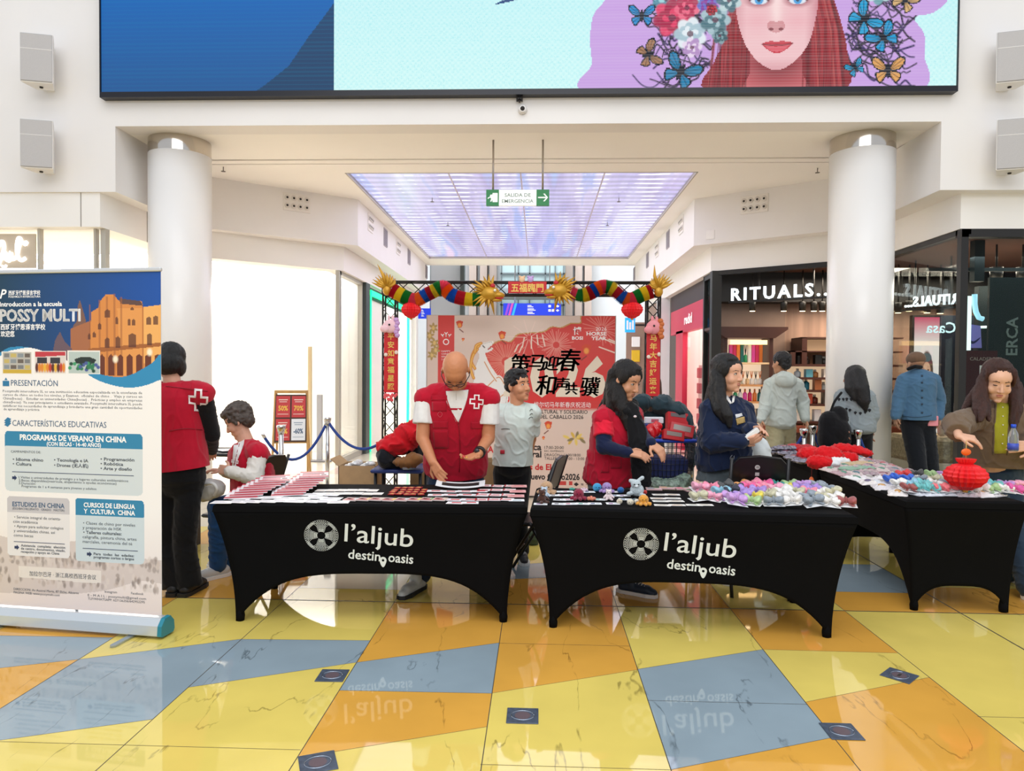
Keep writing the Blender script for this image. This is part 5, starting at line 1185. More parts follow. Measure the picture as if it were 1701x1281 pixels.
# couplet scrolls on the posts
def couplet(px0, px1, py0, py1, chars, label, mane, fur):
    Yc = YT - .16; p = P_(px0, py1, Yc); q = P_(px1, py0, Yc); w_, h_ = q.x - p.x, q.z - p.z
    t = thing('couplet_scroll', label, 'banner', p)
    MB().box(0, w_, 0, .006, 0, h_).build('cloth', mat('couplet_red', '#c8161e', .5), t)
    n_ = len(chars); letters([(c_, w_ / 2, h_ * (1 - (i + 1) / (n_ + .3)) + .01, h_ / n_ * .82, dict(al='CENTER', bold=.02)) for i, c_ in enumerate(chars)], Matrix.Translation((0, -.001, 0)), M_GOLD, parent=t)
    b = MB(); g = random.Random(n_)
    for k in range(14): b.ball((g.uniform(.01, w_ - .01), -.01, -.02 - g.random() * .07), (.018, .008, .02), 8, 5)
    b.build('flower_trim', plain('#e4535a', .6), t)
    c_ = Vector((w_ * .5, -.03, h_ + .06)); b = MB().ball(c_, (.09, .04, .08)).ball(c_ + Vector((-.06, -.02, -.03)), (.055, .035, .045)).ball(c_ + Vector((.03, 0, .085)), (.018, .015, .04)).ball(c_ + Vector((-.02, 0, .09)), (.018, .015, .04))
    hd = b.build('plush_horse_head', plain(fur, .85), t)
    b = MB()
    for k in range(6): b.ball(c_ + Vector((.07 + .012 * (k % 2), -.01, .07 - k * .035)), (.032, .03, .03), 8, 6)
    b.build('mane', plain(mane, .85), hd)
    MB().ball(c_ + Vector((-.005, -.04, .015)), .012).build('eye', plain('#1a1414', .2), hd)
    MB().ball((w_ * .15, -.012, h_ * .62), (.022, .01, .022)).ball((w_ * .9, -.012, h_ * .66), (.02, .01, .024)).build('button_ornament', plain('#e9d4c4', .6), t)
couplet(637.5, 661, 551, 652, '平安如意福星照', 'red vertical couplet with gold characters on the arch post beside the green lit shop', '#c99fd0', '#f0c6cc')
couplet(1073, 1097, 553, 658, '马年大吉好运来', 'red vertical couplet with gold characters on the arch post beside the red shop', '#c9703c', '#e8949a')
# =================================================================== organic shapes: closed shapes fused into one skin
def frame_of(d):
    d = Vector(d).normalized(); a = d.cross(Vector((0, 0, 1)))
    if a.length < 1e-3: a = Vector((1, 0, 0))
    a.normalize(); return a, d.cross(a).normalized(), d
class Sculpt:
    def __init__(s): s.mb = MB(); s.T = None
    def P(s, p): return (s.T @ Vector(p)) if s.T is not None else Vector(p)
    def cap(s, p, q, r0, r1=None, flat=False, n=14, sq=None):
        """tapered limb from p to q; sq=(direction, factor) flattens it along a direction"""
        p, q = s.P(p), s.P(q); r1 = r0 if r1 is None else r1; d = q - p
        a, b, d_ = frame_of(d); rings = []
        L = d.length
        st = []
        if not flat: st += [(-r0 * math.cos(t), r0 * math.sin(t)) for t in (.15, .5, .85, 1.2)]
        st += [(L * k / 4, r0 + (r1 - r0) * k / 4) for k in range(5)]
        if not flat: st += [(L + r1 * math.cos(t), r1 * math.sin(t)) for t in (1.2, .85, .5, .15)]
        for h, r in st:
            ring = []
            for k in range(n):
                v = (a * math.cos(2 * math.pi * k / n) + b * math.sin(2 * math.pi * k / n)) * r
                if sq is not None:
                    u = Vector(sq[0]).normalized(); 
                    if s.T is not None: u = (s.T.to_3x3() @ u).normalized()
                    v = v - u * v.dot(u) * (1 - sq[1])
                ring.append(p + d_ * h + v)
            rings.append(ring)
        s.mb.loft(rings); return s
    def ell(s, c, r, rot=None):
        M = rot.to_3x3() if rot is not None else Matrix.Identity(3)
        if s.T is not None: M = s.T.to_3x3() @ M
        s.mb.ball(s.P(c), r, 16, 11, M); return s
    def chain(s, pts, rs, flat=False, sq=None):
        for i in range(len(pts) - 1): s.cap(pts[i], pts[i + 1], rs[i], rs[i + 1], flat, sq=sq)
        return s
    def bake(s, name, m, parent=None, vox=.008, smooth=4, rough=0, rs=14, cut=None, dec=None, local=True, fold=0, fs=(6, 6, 14)):
        o = s.mb.build('tmp', m if not isinstance(m, (list, tuple)) else m[0], fix=True)
        md = o.modifiers.new('r', 'REMESH'); md.mode = 'VOXEL'; md.voxel_size = vox; md.use_smooth_shade = True
        if smooth: sm = o.modifiers.new('s', 'SMOOTH'); sm.factor = .5; sm.iterations = smooth
        dg = bpy.context.evaluated_depsgraph_get(); dg.update()
        me = bpy.data.meshes.new_from_object(o.evaluated_get(dg)); old = o.data
        bpy.data.objects.remove(o); bpy.data.meshes.remove(old)
        me.name = name
        n = len(me.vertices)
        if rough or fold:
            co = np.empty(n * 3); me.vertices.foreach_get('co', co); co = co.reshape(-1, 3)
            no = np.empty(n * 3); me.vertices.foreach_get('normal', no); no = no.reshape(-1, 3)
            dv = np.zeros(n)
            for i in range(n):
                c_ = Vector(co[i])
                if rough: dv[i] += noise.noise(c_ * rs) * rough
                if fold: w_ = noise.noise_vector(c_ * 5) * .06; n_ = noise.noise(Vector(((c_.x + w_.x) * fs[0] * 1.3, (c_.y + w_.y) * fs[1] * 1.3, (c_.z + w_.z + c_.x * .5) * fs[2] * 1.3))); dv[i] += (max(0, 1 - abs(n_) * 5) ** 1.5 * .45 - .1) * fold
            co += no * dv[:, None]; me.vertices.foreach_set('co', co.ravel())
        if cut:
            bm = bmesh.new(); bm.from_mesh(me)
            for pc, nc in cut:
                gm = bm.verts[:] + bm.edges[:] + bm.faces[:]
                r_ = bmesh.ops.bisect_plane(bm, geom=gm, plane_co=pc, plane_no=nc, clear_outer=True)
            bm.to_mesh(me); bm.free()
        me.materials.clear()
        for q in (m if isinstance(m, (list, tuple)) else [m]): me.materials.append(q)
        for p_ in me.polygons: p_.use_smooth = True
        ob = bpy.data.objects.new(name, me); COL.objects.link(ob)
        if parent: ob.parent = parent
        return ob
def cloth(name, col, rough=.85, **k): return mat('cloth_' + name, col, rough, spec=.2, sheen=.15, bump=.1, bump_s=220, noise_s=18, noise_a=.06, **k)

# =================================================================== tables in black stretch covers
M_BLK = mat('stretch_black', '#070708', .85, spec=.12, noise_s=5, noise_a=.12, bump=.08, bump_s=500)
def stretch_table(p0, p1, depth, label, logo=False, hz=.742, inset=.12, arch=.30, fz=.0, pw=3.6, sa=.75):
    p0 = Vector((*p0, 0)); p1 = Vector((*p1, 0)); w = (p1 - p0).length; ang = math.atan2(p1.y - p0.y, p1.x - p0.x)
    t = thing('covered_table', label, 'table', p0, ang); b = MB()
    r = .02
    b.loft([[(r, r, hz), (w - r, r, hz), (w - r, depth - r, hz), (r, depth - r, hz)], [(0, 0, hz - .012), (w, 0, hz - .012), (w, depth, hz - .012), (0, depth, hz - .012)], [(-.004, -.004, hz - .05), (w + .004, -.004, hz - .05), (w + .004, depth + .004, hz - .05), (-.004, depth + .004, hz - .05)]], False, False, False)
    b.f.append([len(b.v) - 12 + i for i in range(4)]); b.m.append(0); b.sm.append(False)
    def corner(cx, cy, v):                        # curve of a cover edge from the table corner to the foot
        k = inset * (1 - (1 - v) ** 1.7) if cx in (0, 1) else 0; kx = inset * (v ** .6) * (.55 + .45 * v)
        kx = inset * (1 - (1 - v) ** 2.0); ky = .05 * (1 - (1 - v) ** 2.0)
        return Vector((kx if cx == 0 else w - kx, ky if cy == 0 else depth - ky, (hz - .05) * (1 - v)))
    def panel(c0, c1, out, n=40, m=22, ar=arch):
        grid = []
        for i in range(n + 1):
            u = i / n; uu = abs(2 * u - 1); zb_ = ar * (1 - uu ** pw); col_ = []
            for j in range(m + 1):
                z = (hz - .05) - j / m * ((hz - .05) - max(zb_, 0)); v = 1 - z / (hz - .05)
                a_, b_ = corner(*c0, v), corner(*c1, v); fr = .5 + (u - .5)
                p = a_.lerp(b_, fr); sag = math.sin(math.pi * u) * .016 * math.sin(math.pi * min(1, v * 1.2))
                col_.append(p - Vector(out) * sag)
            grid.append(col_)
        vs = [p for c_ in grid for p in c_]; fs = [(i * (m + 1) + j, i * (m + 1) + j + 1, (i + 1) * (m + 1) + j + 1, (i + 1) * (m + 1) + j) for i in range(n) for j in range(m)]
        b.add(vs, fs, True)
    panel((0, 0), (1, 0), (0, -1, 0)); panel((1, 0), (1, 1), (1, 0, 0), ar=arch * sa); panel((1, 1), (0, 1), (0, 1, 0)); panel((0, 1), (0, 0), (-1, 0, 0), ar=arch * sa)
    o = b.build('stretch_cover', M_BLK, t, fix=False)
    bm = bmesh.new(); bm.from_mesh(o.data); bmesh.ops.remove_doubles(bm, verts=bm.verts, dist=.0012); bmesh.ops.recalc_face_normals(bm, faces=bm.faces); bm.to_mesh(o.data); bm.free()
    sd = o.modifiers.new('s', 'SOLIDIFY'); sd.thickness = .003
    MB().box(.01, w - .01, .01, depth - .01, hz - .035, hz - .015).build('table_top', plain('#b9b4aa', .6), t)
    for cx in (0, 1):
        for cy in (0, 1):
            c_ = corner(cx, cy, 1); sx = 1 if cx == 0 else -1; sy = 1 if cy == 0 else -1
            MB().tube([(c_.x + sx * .022, c_.y + sy * .022, .0), (c_.x + sx * .03, c_.y + sy * .03, hz - .03)], .011, 8).build('leg', plain('#6b6f74', .4, metal=.7), t)
            MB().lathe([(.024, 0), (.027, .03), (.018, .09)], 12, (c_.x + sx * .022, c_.y + sy * .02, 0)).build('foot_pocket', M_BLK, t)
    if logo:
        lp = Matrix.Translation((0, -.0035, 0)); M_LG = plain('#dfe6e4', .6); cx, cz, R_, ox = logo
        o2 = MB()
        for s_ in (-1, 1):
            for k in range(52):
                a = 2 * math.pi * k / 52 + .02; dq = abs(((a + math.pi / 4) % (math.pi / 2)) - math.pi / 4) / (math.pi / 4)   # 1 at diagonals
                r0, r1 = .24, 1.0
                if dq > .62: r0 = .8; r1 = .98
                pts = []
                for f_ in (0, .35, .7, 1):
                    rr_ = r0 + (r1 - r0) * f_; aa = a + s_ * (f_ * .42 - .2); pts.append((math.cos(aa) * rr_ * R_ * 1.02, math.sin(aa) * rr_ * R_ * .97))
                for q0, q1 in zip(pts[:-1], pts[1:]):
                    d_ = Vector((q1[0] - q0[0], q1[1] - q0[1])); n_ = Vector((-d_.y, d_.x)).normalized() * R_ * .0075
                    o2.add([(cx + q0[0] - n_.x, -.009, cz + q0[1] - n_.y), (cx + q1[0] - n_.x, -.009, cz + q1[1] - n_.y), (cx + q1[0] + n_.x, -.009, cz + q1[1] + n_.y), (cx + q0[0] + n_.x, -.009, cz + q0[1] + n_.y)], [(0, 1, 2, 3)])
        def sag(o_):                               # lay the print on the sagging cloth
            for v_ in o_.data.vertices:
                u = v_.co.x / w; vv = 1 - v_.co.z / (hz - .05); v_.co.y = v_.co.y + .009 + math.sin(math.pi * u) * .016 * math.sin(math.pi * min(1, vv * 1.2)) + .05 * (1 - (1 - vv) ** 2.0) - .0055
        sag(o2.build('rosette_emblem', M_LG, t, fix=False))
        sag(letters([("l’aljub", ox, cz - .036, .165, dict(w=.423, bold=.006, rot=.085, ext=0, y=-.009, res=6, sp=1.0))], Matrix.Identity(4), M_LG, 'lettering', t))
        sag(letters([('destin', ox + .02, cz - .146, .085, dict(w=.20, bold=.014, rot=.085, ext=0, y=-.009)), ('oasis', ox + .268, cz - .166, .085, dict(w=.155, bold=.014, rot=.085, ext=0, y=-.009))], Matrix.Identity(4), M_LG, 'slogan', t))
        o3 = MB(); px_, pz_ = ox + .237, cz - .158
        n_ = 20
        for k in range(n_):
            a0, a1 = [math.pi * 2 * q / n_ for q in (k, k + 1)]
            def rad(a): return (.022 * math.cos(a), .022 * math.sin(a) - (.022 * max(0, -math.sin(a)) ** 3))
            o3.add([(px_ + rad(a0)[0], -.009, pz_ + rad(a0)[1]), (px_ + rad(a1)[0], -.009, pz_ + rad(a1)[1]), (px_ + .008 * math.cos(a1), -.009, pz_ + .008 * math.sin(a1)), (px_ + .008 * math.cos(a0), -.009, pz_ + .008 * math.sin(a0))], [(0, 1, 2, 3)])
        sag(o3.build('pin_mark', M_LG, t, fix=False))
    return t
q = ay(537, 903, 4.27)
TZ = .742
tA = stretch_table((-1.985, 4.255), (-.065, 4.345), .79, 'long table in a black stretch cover with white lettering, behind it the bald man', (.655, .545, .104, .795))
tB = stretch_table((-.045, 4.27), (1.86, 4.185), .77, 'long table in a black stretch cover with white lettering, crochet toys on top', (.665, .535, .104, .80))
tC = stretch_table((2.405, 4.72), (3.17, 4.705), 1.50, 'black covered table running away from the viewer, its short end with no lettering in front', arch=.17, inset=.075, sa=2.3)
tD = stretch_table((2.42, 6.24), (3.2, 6.24), 1.2, 'black covered table behind the plain one, piled with red cloths and patterned packs', arch=.17, inset=.075, sa=2.3)

# =================================================================== things on the tables
ORD = ['first', 'second', 'third', 'fourth', 'fifth', 'sixth', 'seventh', 'eighth', 'ninth', 'tenth', 'eleventh', 'twelfth', 'thirteenth', 'fourteenth', 'fifteenth', 'sixteenth', 'seventeenth', 'eighteenth', 'nineteenth', 'twentieth']
rt = random.Random(21)
LIFT = [0]
def tp(px, py, dz=0):
    LIFT[0] = (LIFT[0] + 1) % 6
    p = az(px, py, TZ); return Vector((p.x, p.y, TZ + .0015 + dz + LIFT[0] * .0006))
def card(px, py, w, d, rz, base, prints, label, group, name='printed_card', cat='card', dz=0, th=.002, tilt=0):
    t = thing(name, label, cat, tp(px, py, dz), rz, group)
    if tilt: t.rotation_euler = (tilt, 0, rz)
    MB().rbox(-w / 2, w / 2, -d / 2, d / 2, 0, th, .001).build('sheet', plain(base, .45), t)
    if prints:
        b = MB(); ms = []
        for i, (x0, y0, x1, y1, c_) in enumerate(prints):
            b.cur = i; ms.append(plain(c_, .45)); b.box(x0 * w - w / 2, x1 * w - w / 2, y0 * d - d / 2, y1 * d - d / 2, th, th + .0004)
        b.build('print', ms, t)
    return t
# fanned magazines, two stacks
def mag_stack(x0, y0, dx, dy, n, where):
    for i in range(n):
        px, py = x0 + dx * i, y0 + dy * i
        card(px, py, .20, .28, .32 + rt.uniform(-.05, .05), '#e9e2e4', [(.0, 0, 1, .18, '#b8283c'), (.0, .82, 1, 1, '#c4354a'), (.1, .25, .7, .5, '#d98f98'), (.1, .55, .85, .72, '#a3485a'), (.75, .3, .92, .45, '#7a2a3c')],
             'red and white magazine in the %s, %s from the bottom' % (where, ORD[i]) if i < n - 1 else 'red and white magazine lying topmost in the %s' % where, 'fanned magazines', 'magazine', 'magazine', dz=.004 + i * .007, th=.006)
mag_stack(404, 824, 7.5, -2.2, 8, 'wide fan beside the seated woman')
mag_stack(478, 820, 5.5, -2.0, 9, 'fan next to the cardboard box')
sh = 0
for r_, (y, xs) in enumerate(((834, range(372, 566, 24)), (828.5, range(400, 566, 25)), (823, range(500, 570, 24)))):
    for i, x in enumerate(xs):
        card(x + rt.uniform(-2, 2), y + rt.uniform(-1, 1), .13, .09, rt.uniform(-.15, .15), '#f1efee', [(.1, .3, .75, .36, '#9aa4b4'), (.1, .5, .6, .56, '#c8a9a4'), (.1, .7, .5, .76, '#9fb0c4')], 'white printed leaflet in the %s row, %s from the outer end, below the magazines' % (('front', 'middle', 'back')[r_], ORD[i]), 'white leaflets', 'leaflet', 'leaflet')
for r_, y in enumerate((815.5, 821)):
    for i, x in enumerate(range(534 - r_ * 8, 634, 17)):
        card(x + rt.uniform(-1, 1), y, .072, .085, rt.uniform(-.06, .06), '#f3efea', [(.1, .12, .9, .2, '#d8c0ac'), (.15, .4, .8, .5, '#e6d5c6')], 'small cream card in the %s row of cards, %s from the magazines' % (('back', 'front')[r_], ORD[i]), 'small cream cards')
for r_, y in enumerate((812, 815.5, 819, 822.5)):
    for i, x in enumerate(range(660 - r_ * 3, 708, 12)):
        t = card(x + rt.uniform(-1, 1), y, .042, .05, rt.uniform(-.3, .3), '#a81c1e', [(.15, .3, .85, .5, '#d9a44a'), (.3, .6, .7, .8, '#e8c46a')], 'tiny red and gold charm in the %s row of charms, %s from the cream cards' % (ORD[r_], ORD[i]), 'red and gold charms', 'lucky_charm', 'charm', th=.006)
for i, x in enumerate(range(584, 748, 21)):
    acc = ['#c9d0d4', '#e8c45a', '#d9c8b4', '#f0c84a', '#bcc8cc', '#e9d85a', '#6fae6a', '#d9c8b4'][i % 8]
    card(x, 831.5, .085, .085, -.15, '#e6d6d0', [(.05, .0, .95, .16, '#c23438'), (.1, .22, .7, .8, '#b8686a'), (.75, .2, .98, .98, acc), (.2, .35, .5, .6, '#e9d0c4')], 'red topped packet with ribbon strip in the front row, %s from the leaflets' % ORD[i], 'red packets in front', 'gift_packet', 'packet', th=.008)
for r_, y in enumerate((817, 823.5, 831, 836.5)):
    for i, x in enumerate(range(722 if r_ < 2 else 750, 800, 25)):
        card(x + r_ * 2, y, .105, .075, rt.uniform(-.1, .1), '#eef0f1', [(.3, .35, .85, .75, '#c9323c'), (.1, .1, .5, .2, '#d8a0a4')], 'white card with red motif before the bald man, %s row, %s card' % (ORD[r_], ORD[i]), 'white and red cards', 'greeting_card', 'card')
for r_, y in enumerate((808, 815, 823, 831)):
    for i, x in enumerate(range(806 - r_ * 2, 850, 21)):
        card(x, y, .085, .085, rt.uniform(-.12, .12), ['#efe9e9', '#e9e4e6', '#f3f1f1'][i % 3], [(.15, .2, .85, .45, '#cc3a44'), (.0, .0, .12, 1, '#b8242e'), (.3, .6, .8, .8, '#e0a2a4')], 'red patterned white card beside the pink sheets, %s row, %s card' % (ORD[r_], ORD[i]), 'patterned cards by the pink sheets', 'greeting_card', 'card')
for i, (x, y) in enumerate(((862, 812), (860, 819), (857, 826))):
    card(x, y, .11, .09, .04, '#e3aaa8', [(.1, .1, .9, .5, '#d98c8c'), (.2, .6, .8, .85, '#c97478')], 'pink patterned sheet at the table end, %s' % ('back one', 'middle one', 'front one')[i], 'pink sheets', 'paper_sheet', 'sheet', dz=.004 * (3 - i), th=.004)
card(858, 832, .1, .07, .05, '#f0f2f4', [(.1, .2, .8, .5, '#9ab0b8')], 'plain white card at the front corner of the table with magazines', None)
t = thing('curled_sheet', 'curled white sheet with a black band before the bald man', 'sheet', tp(765, 812) , .05)
b = MB(); n_ = 16; b.loft([[(x * .34 - .17, y, .012 + .018 * (2 * x - 1) ** 2 + dz) for x in [k / n_ for k in range(n_ + 1)]] + [(x * .34 - .17, y, .009 + .018 * (2 * x - 1) ** 2 + dz) for x in [1 - k / n_ for k in range(n_ + 1)]] for y, dz in ((-.06, 0), (.06, .02))], smooth=False); b.build('paper', plain('#e6eaea', .5), t)
b = MB(); b.loft([[(x * .34 - .17, y, .0135 + .018 * (2 * x - 1) ** 2 + dz) for x in [.12 + .76 * k / n_ for k in range(n_ + 1)]] + [(x * .34 - .17, y, .012 + .018 * (2 * x - 1) ** 2 + dz) for x in [.12 + .76 * (1 - k / n_) for k in range(n_ + 1)]] for y, dz in ((-.03, .005), (.03, .015))], smooth=False); b.build('black_band', plain('#1c2624', .5), t)

# ---- crochet toys
def yarn(c_): return mat('yarn_' + c_.strip('#'), c_, .95, bump=.9, bump_s=170, noise_s=120, noise_a=.18, sheen=.3, spec=.15)
def toy(px, py, r, col, kind, label, col2=None, rz=0):
    p = tp(px, py); p.z = TZ + .001; t = thing('crochet_toy', label, 'toy', p, rz); s_ = Sculpt(); y_ = yarn(col)
    if kind == 'octopus':
        s_.ell((0, 0, r * 1.15), (r, r, r * .95))
        for k in range(8):
            a = k * math.pi / 4 + .2; s_.chain([(0, 0, r * .55), (math.cos(a) * r * .9, math.sin(a) * r * .9, r * .42), (math.cos(a) * r * 1.35, math.sin(a) * r * 1.35, r * .34)], [r * .34, r * .33, r * .3])
    elif kind == 'ball': s_.ell((0, 0, r * .92), (r, r, r * .92))
    elif kind == 'bear':
        s_.ell((0, 0, r * .8), (r * .85, r * .8, r * .8)); s_.ell((0, -r * .1, r * 1.9), (r * .7, r * .65, r * .65)); 
        for sx in (-1, 1): s_.ell((sx * r * .5, 0, r * 2.45), (r * .24, r * .18, r * .24)); s_.cap((sx * r * .6, -r * .2, r * 1.2), (sx * r * 1.15, -r * .5, r * .7), r * .26, r * .22); s_.cap((sx * r * .4, -r * .4, r * .3), (sx * r * .7, -r * 1.2, r * .3), r * .3, r * .28)
    elif kind == 'bunny':
        s_.ell((0, 0, r), (r * 1.0, r * .9, r * .95)); s_.ell((-r * .2, -r * .3, r * 1.9), (r * .75, r * .7, r * .65))
        s_.cap((-r * .3, 0, r * 2.3), (-r * .9, .1 * r, r * 2.3), r * .26, r * .3); s_.cap((r * .2, 0, r * 2.4), (r * .75, .1 * r, r * 2.75), r * .24, r * .3); s_.cap((-r * .5, -r * .3, r * .7), (-r * 1.25, -r * .4, r * .5), r * .34, r * .3); s_.cap((r * .4, -r * .5, r * .4), (r * .9, -r * .9, r * .34), r * .3)
    elif kind == 'flower':
        for k in range(5): a = k * 1.2566; s_.ell((math.cos(a) * r * .7, math.sin(a) * r * .7, r * .5), (r * .5, r * .5, r * .45))
        s_.ell((0, 0, r * .7), (r * .5, r * .5, r * .5))
    s_.bake('body', y_, t, vox=max(.0025, r * .07), smooth=3)
    b = MB(); hz_ = {'octopus': 1.25, 'ball': 1.05, 'bear': 2.0, 'bunny': 1.95, 'flower': 1.0}[kind] * r; fy = {'octopus': .93, 'ball': .95, 'bear': .72, 'bunny': .98, 'flower': .5}[kind] * r; ox = -.2 * r if kind == 'bunny' else 0
    for sx in (-1, 1): b.ball((ox + sx * r * .3, -fy, hz_), r * .1, 8, 6)
    b.build('eyes', plain('#141212', .2), t)
    if col2: MB().ball((ox, -fy * .98, hz_ - r * .25), (r * .28, r * .12, r * .18)).build('muzzle', yarn(col2), t)
    return t
toy(908, 821, .042, '#c9a27c', 'octopus', 'tan crochet octopus with drooping arms at the end beside the card table')
toy(904, 829, .03, '#c3d3e2', 'bear', 'pale blue and white crochet doll under the tan octopus', '#f2efe8'); toy(900, 836, .033, '#4a2a20', 'bear', 'dark brown crochet bear at the front end corner', '#7a5140', .5)
toy(961, 831, .035, '#8e1f3c', 'octopus', 'crimson crochet octopus between white cards'); toy(982, 832, .026, '#ef8a6c', 'flower', 'coral and orange crochet flower beside the crimson octopus')
toy(992, 817, .032, '#3fa2d4', 'ball', 'bright blue crochet ball'); toy(1008, 819, .034, '#a98cc4', 'octopus', 'lilac crochet octopus beside the bright blue ball', None)
toy(1011, 831, .027, '#f2dede', 'bear', 'pale pink crochet bear below the lilac octopus', '#f8efe8'); toy(1031, 820, .024, '#1f62a8', 'ball', 'royal blue crochet ball beside the big grey bunny')
toy(1058, 826, .046, '#c6d2d6', 'bunny', 'big pale grey crochet bunny, largest of the toys', '#e9eef0'); toy(1029, 838, .019, '#d8cdb4', 'ball', 'small beige crochet ball at the front edge')
toy(1047, 840, .022, '#e3dac4', 'ball', 'cream crochet head beside the orange octopus', '#f2ecdc'); toy(1058, 838, .018, '#e6dfce', 'ball', 'tiny cream crochet head touching the orange octopus')
toy(1069, 840, .032, '#e8a23f', 'octopus', 'orange crochet octopus at the front edge of the middle table'); toy(1055, 834, .02, '#6f7f86', 'flower', 'dark grey crochet flower before the big bunny')
toy(1071, 822, .017, '#d0342c', 'ball', 'small red crochet ball behind the orange octopus'); toy(970, 817, .024, '#e7c7d4', 'flower', 'light pink crochet flower among the back cards'); toy(950, 815, .018, '#38a08c', 'flower', 'teal crochet flower among the back cards')
def ww(t_): return t_
i = 0
for r_, (y, xs) in enumerate(((818, (925, 942, 958, 978, 1020)), (824, (922, 936, 950, 1024, 1036)), (831, (930, 946, 996, 1038)), (838, (898, 928, 947, 968, 988, 1018)))):
    for j, x in enumerate(xs):
        c_ = ['#4a4f58', '#3fa28c', '#8a4a8c', '#c26a8a', '#2f5f8c'][(i * 3) % 5]; i += 1
        card(x, y, .085, .06, rt.uniform(-.2, .2), '#eef1f2', [(.2, .25, .5, .7, c_), (.6, .3, .85, .6, '#b9c4c8')], 'white earring card among the crochet toys, %s row from the back, %s card' % (ORD[r_], ORD[j]), 'earring cards among the toys', 'earring_card', 'card')
for r_, (y, xs) in enumerate(((822.5, (1096, 1117)), (829, (1093, 1118)), (834, (1097, 1123)), (840, (1100, 1125, 1153, 1171)))):
    for j, x in enumerate(xs):
        card(x, y, .1, .055, rt.uniform(-.12, .05), '#efece6', [(.15, .2, .8, .45, ['#b0a894', '#c89a6a', '#a4b4b0'][(r_ + j) % 3]), (.3, .6, .7, .8, '#c9bfae')], 'cream keyring card in front of the shopping cart, %s row, %s card' % (ORD[r_], ORD[j]), 'cream keyring cards', 'keyring_card', 'card')
for j, (x, y, c_) in enumerate(((1108, 813, '#c8a07a'), (1134, 814, '#d97a8c'), (1150, 816, '#4f8f5a'), (1086, 814, '#8c9aa4'))):
    t = card(x, y, .11, .075, rt.uniform(-.2, .2), '#c9a5a4', [(.1, .2, .5, .8, c_), (.55, .1, .95, .5, '#e6c0c4'), (.5, .6, .9, .9, '#5f8f5c')], 'packet of small green and pink things at the back edge, %s one from the bunny' % ORD[j], 'pink and green packets', 'plastic_packet', 'packet', th=.01)

# ---- hair bows on cards
CN = {'#ef8ca4': 'pink', '#f0619a': 'hot pink', '#f2a9c0': 'pale pink', '#f2a55c': 'orange', '#27948c': 'teal', '#a9c98c': 'light green', '#c79ad8': 'lilac', '#a98ad2': 'purple', '#e9e6e0': 'white', '#8f9aa4': 'grey', '#c9c4a4': 'beige', '#262a3c': 'navy', '#9c4f4c': 'rust red', '#e6d24f': 'yellow', '#8ec4d8': 'sky blue', '#4a4a4a': 'charcoal', '#2a62c8': 'royal blue', '#6fc0c0': 'turquoise', '#e8737a': 'coral', '#d9549a': 'magenta', '#f0efe9': 'off white', '#d83a3a': 'red'}
def bow_mesh(w, s2):
    rg_ = random.Random(s2); s_ = MB(); h = w * .30
    for sx in (-1, 1):
        rings = []
        for k in range(7):
            f = k / 6; x = sx * w * .5 * f; r_ = h * (.22 + .78 * math.sin(min(1, f * 1.25) * math.pi / 2)) * (1 if k < 6 else .8)
            rings.append([(x + rg_.uniform(-.02, .02) * w, math.cos(a) * r_ * (1 + .18 * math.sin(3 * a + k + s2)), h * .62 + math.sin(a) * r_ * .55 * (1 + .2 * math.sin(2 * a + s2))) for a in [2 * math.pi * q / 12 for q in range(12)]])
        s_.loft(rings)
        s_.loft([[(sx * w * .05, -h * .2, h * .3), (sx * w * .12, -h * .1, h * .3), (sx * w * .12, -h * .1, h * .4), (sx * w * .05, -h * .2, h * .4)], [(sx * w * .3, -h * 1.25, h * .08), (sx * w * .44, -h * 1.0, h * .08), (sx * w * .44, -h * 1.0, h * .16), (sx * w * .3, -h * 1.25, h * .16)]], smooth=False)
    s_.ball((0, 0, h * .62), (w * .09, h * .42, h * .5))
    return s_
BOWM = {}
def hair_bow(px, py, w, col, label, group, rz=0, dz=0, crd=True):
    t = thing('hair_bow', label, 'hair bow', tp(px, py, dz), rz, group)
    key = (round(w, 3), hash(col) % 3)
    o = bow_mesh(w, key[1]).build('bow', mat('bow_' + col.strip('#'), col, .55, noise_s=40, noise_a=.2, sheen=.2), t); o.location.z = .0045
    t.rotation_euler = (rt.uniform(.02, .3), rt.uniform(-.22, .22), rz); t.location.z += .012
    o.scale = (1, 1.15, 1.35)
    if crd: MB().rbox(-w * .55, w * .55, -w * .42, w * .42, 0, .002, .001).build('card', plain('#eef0f0', .45), t)
    return t
k_ = 0
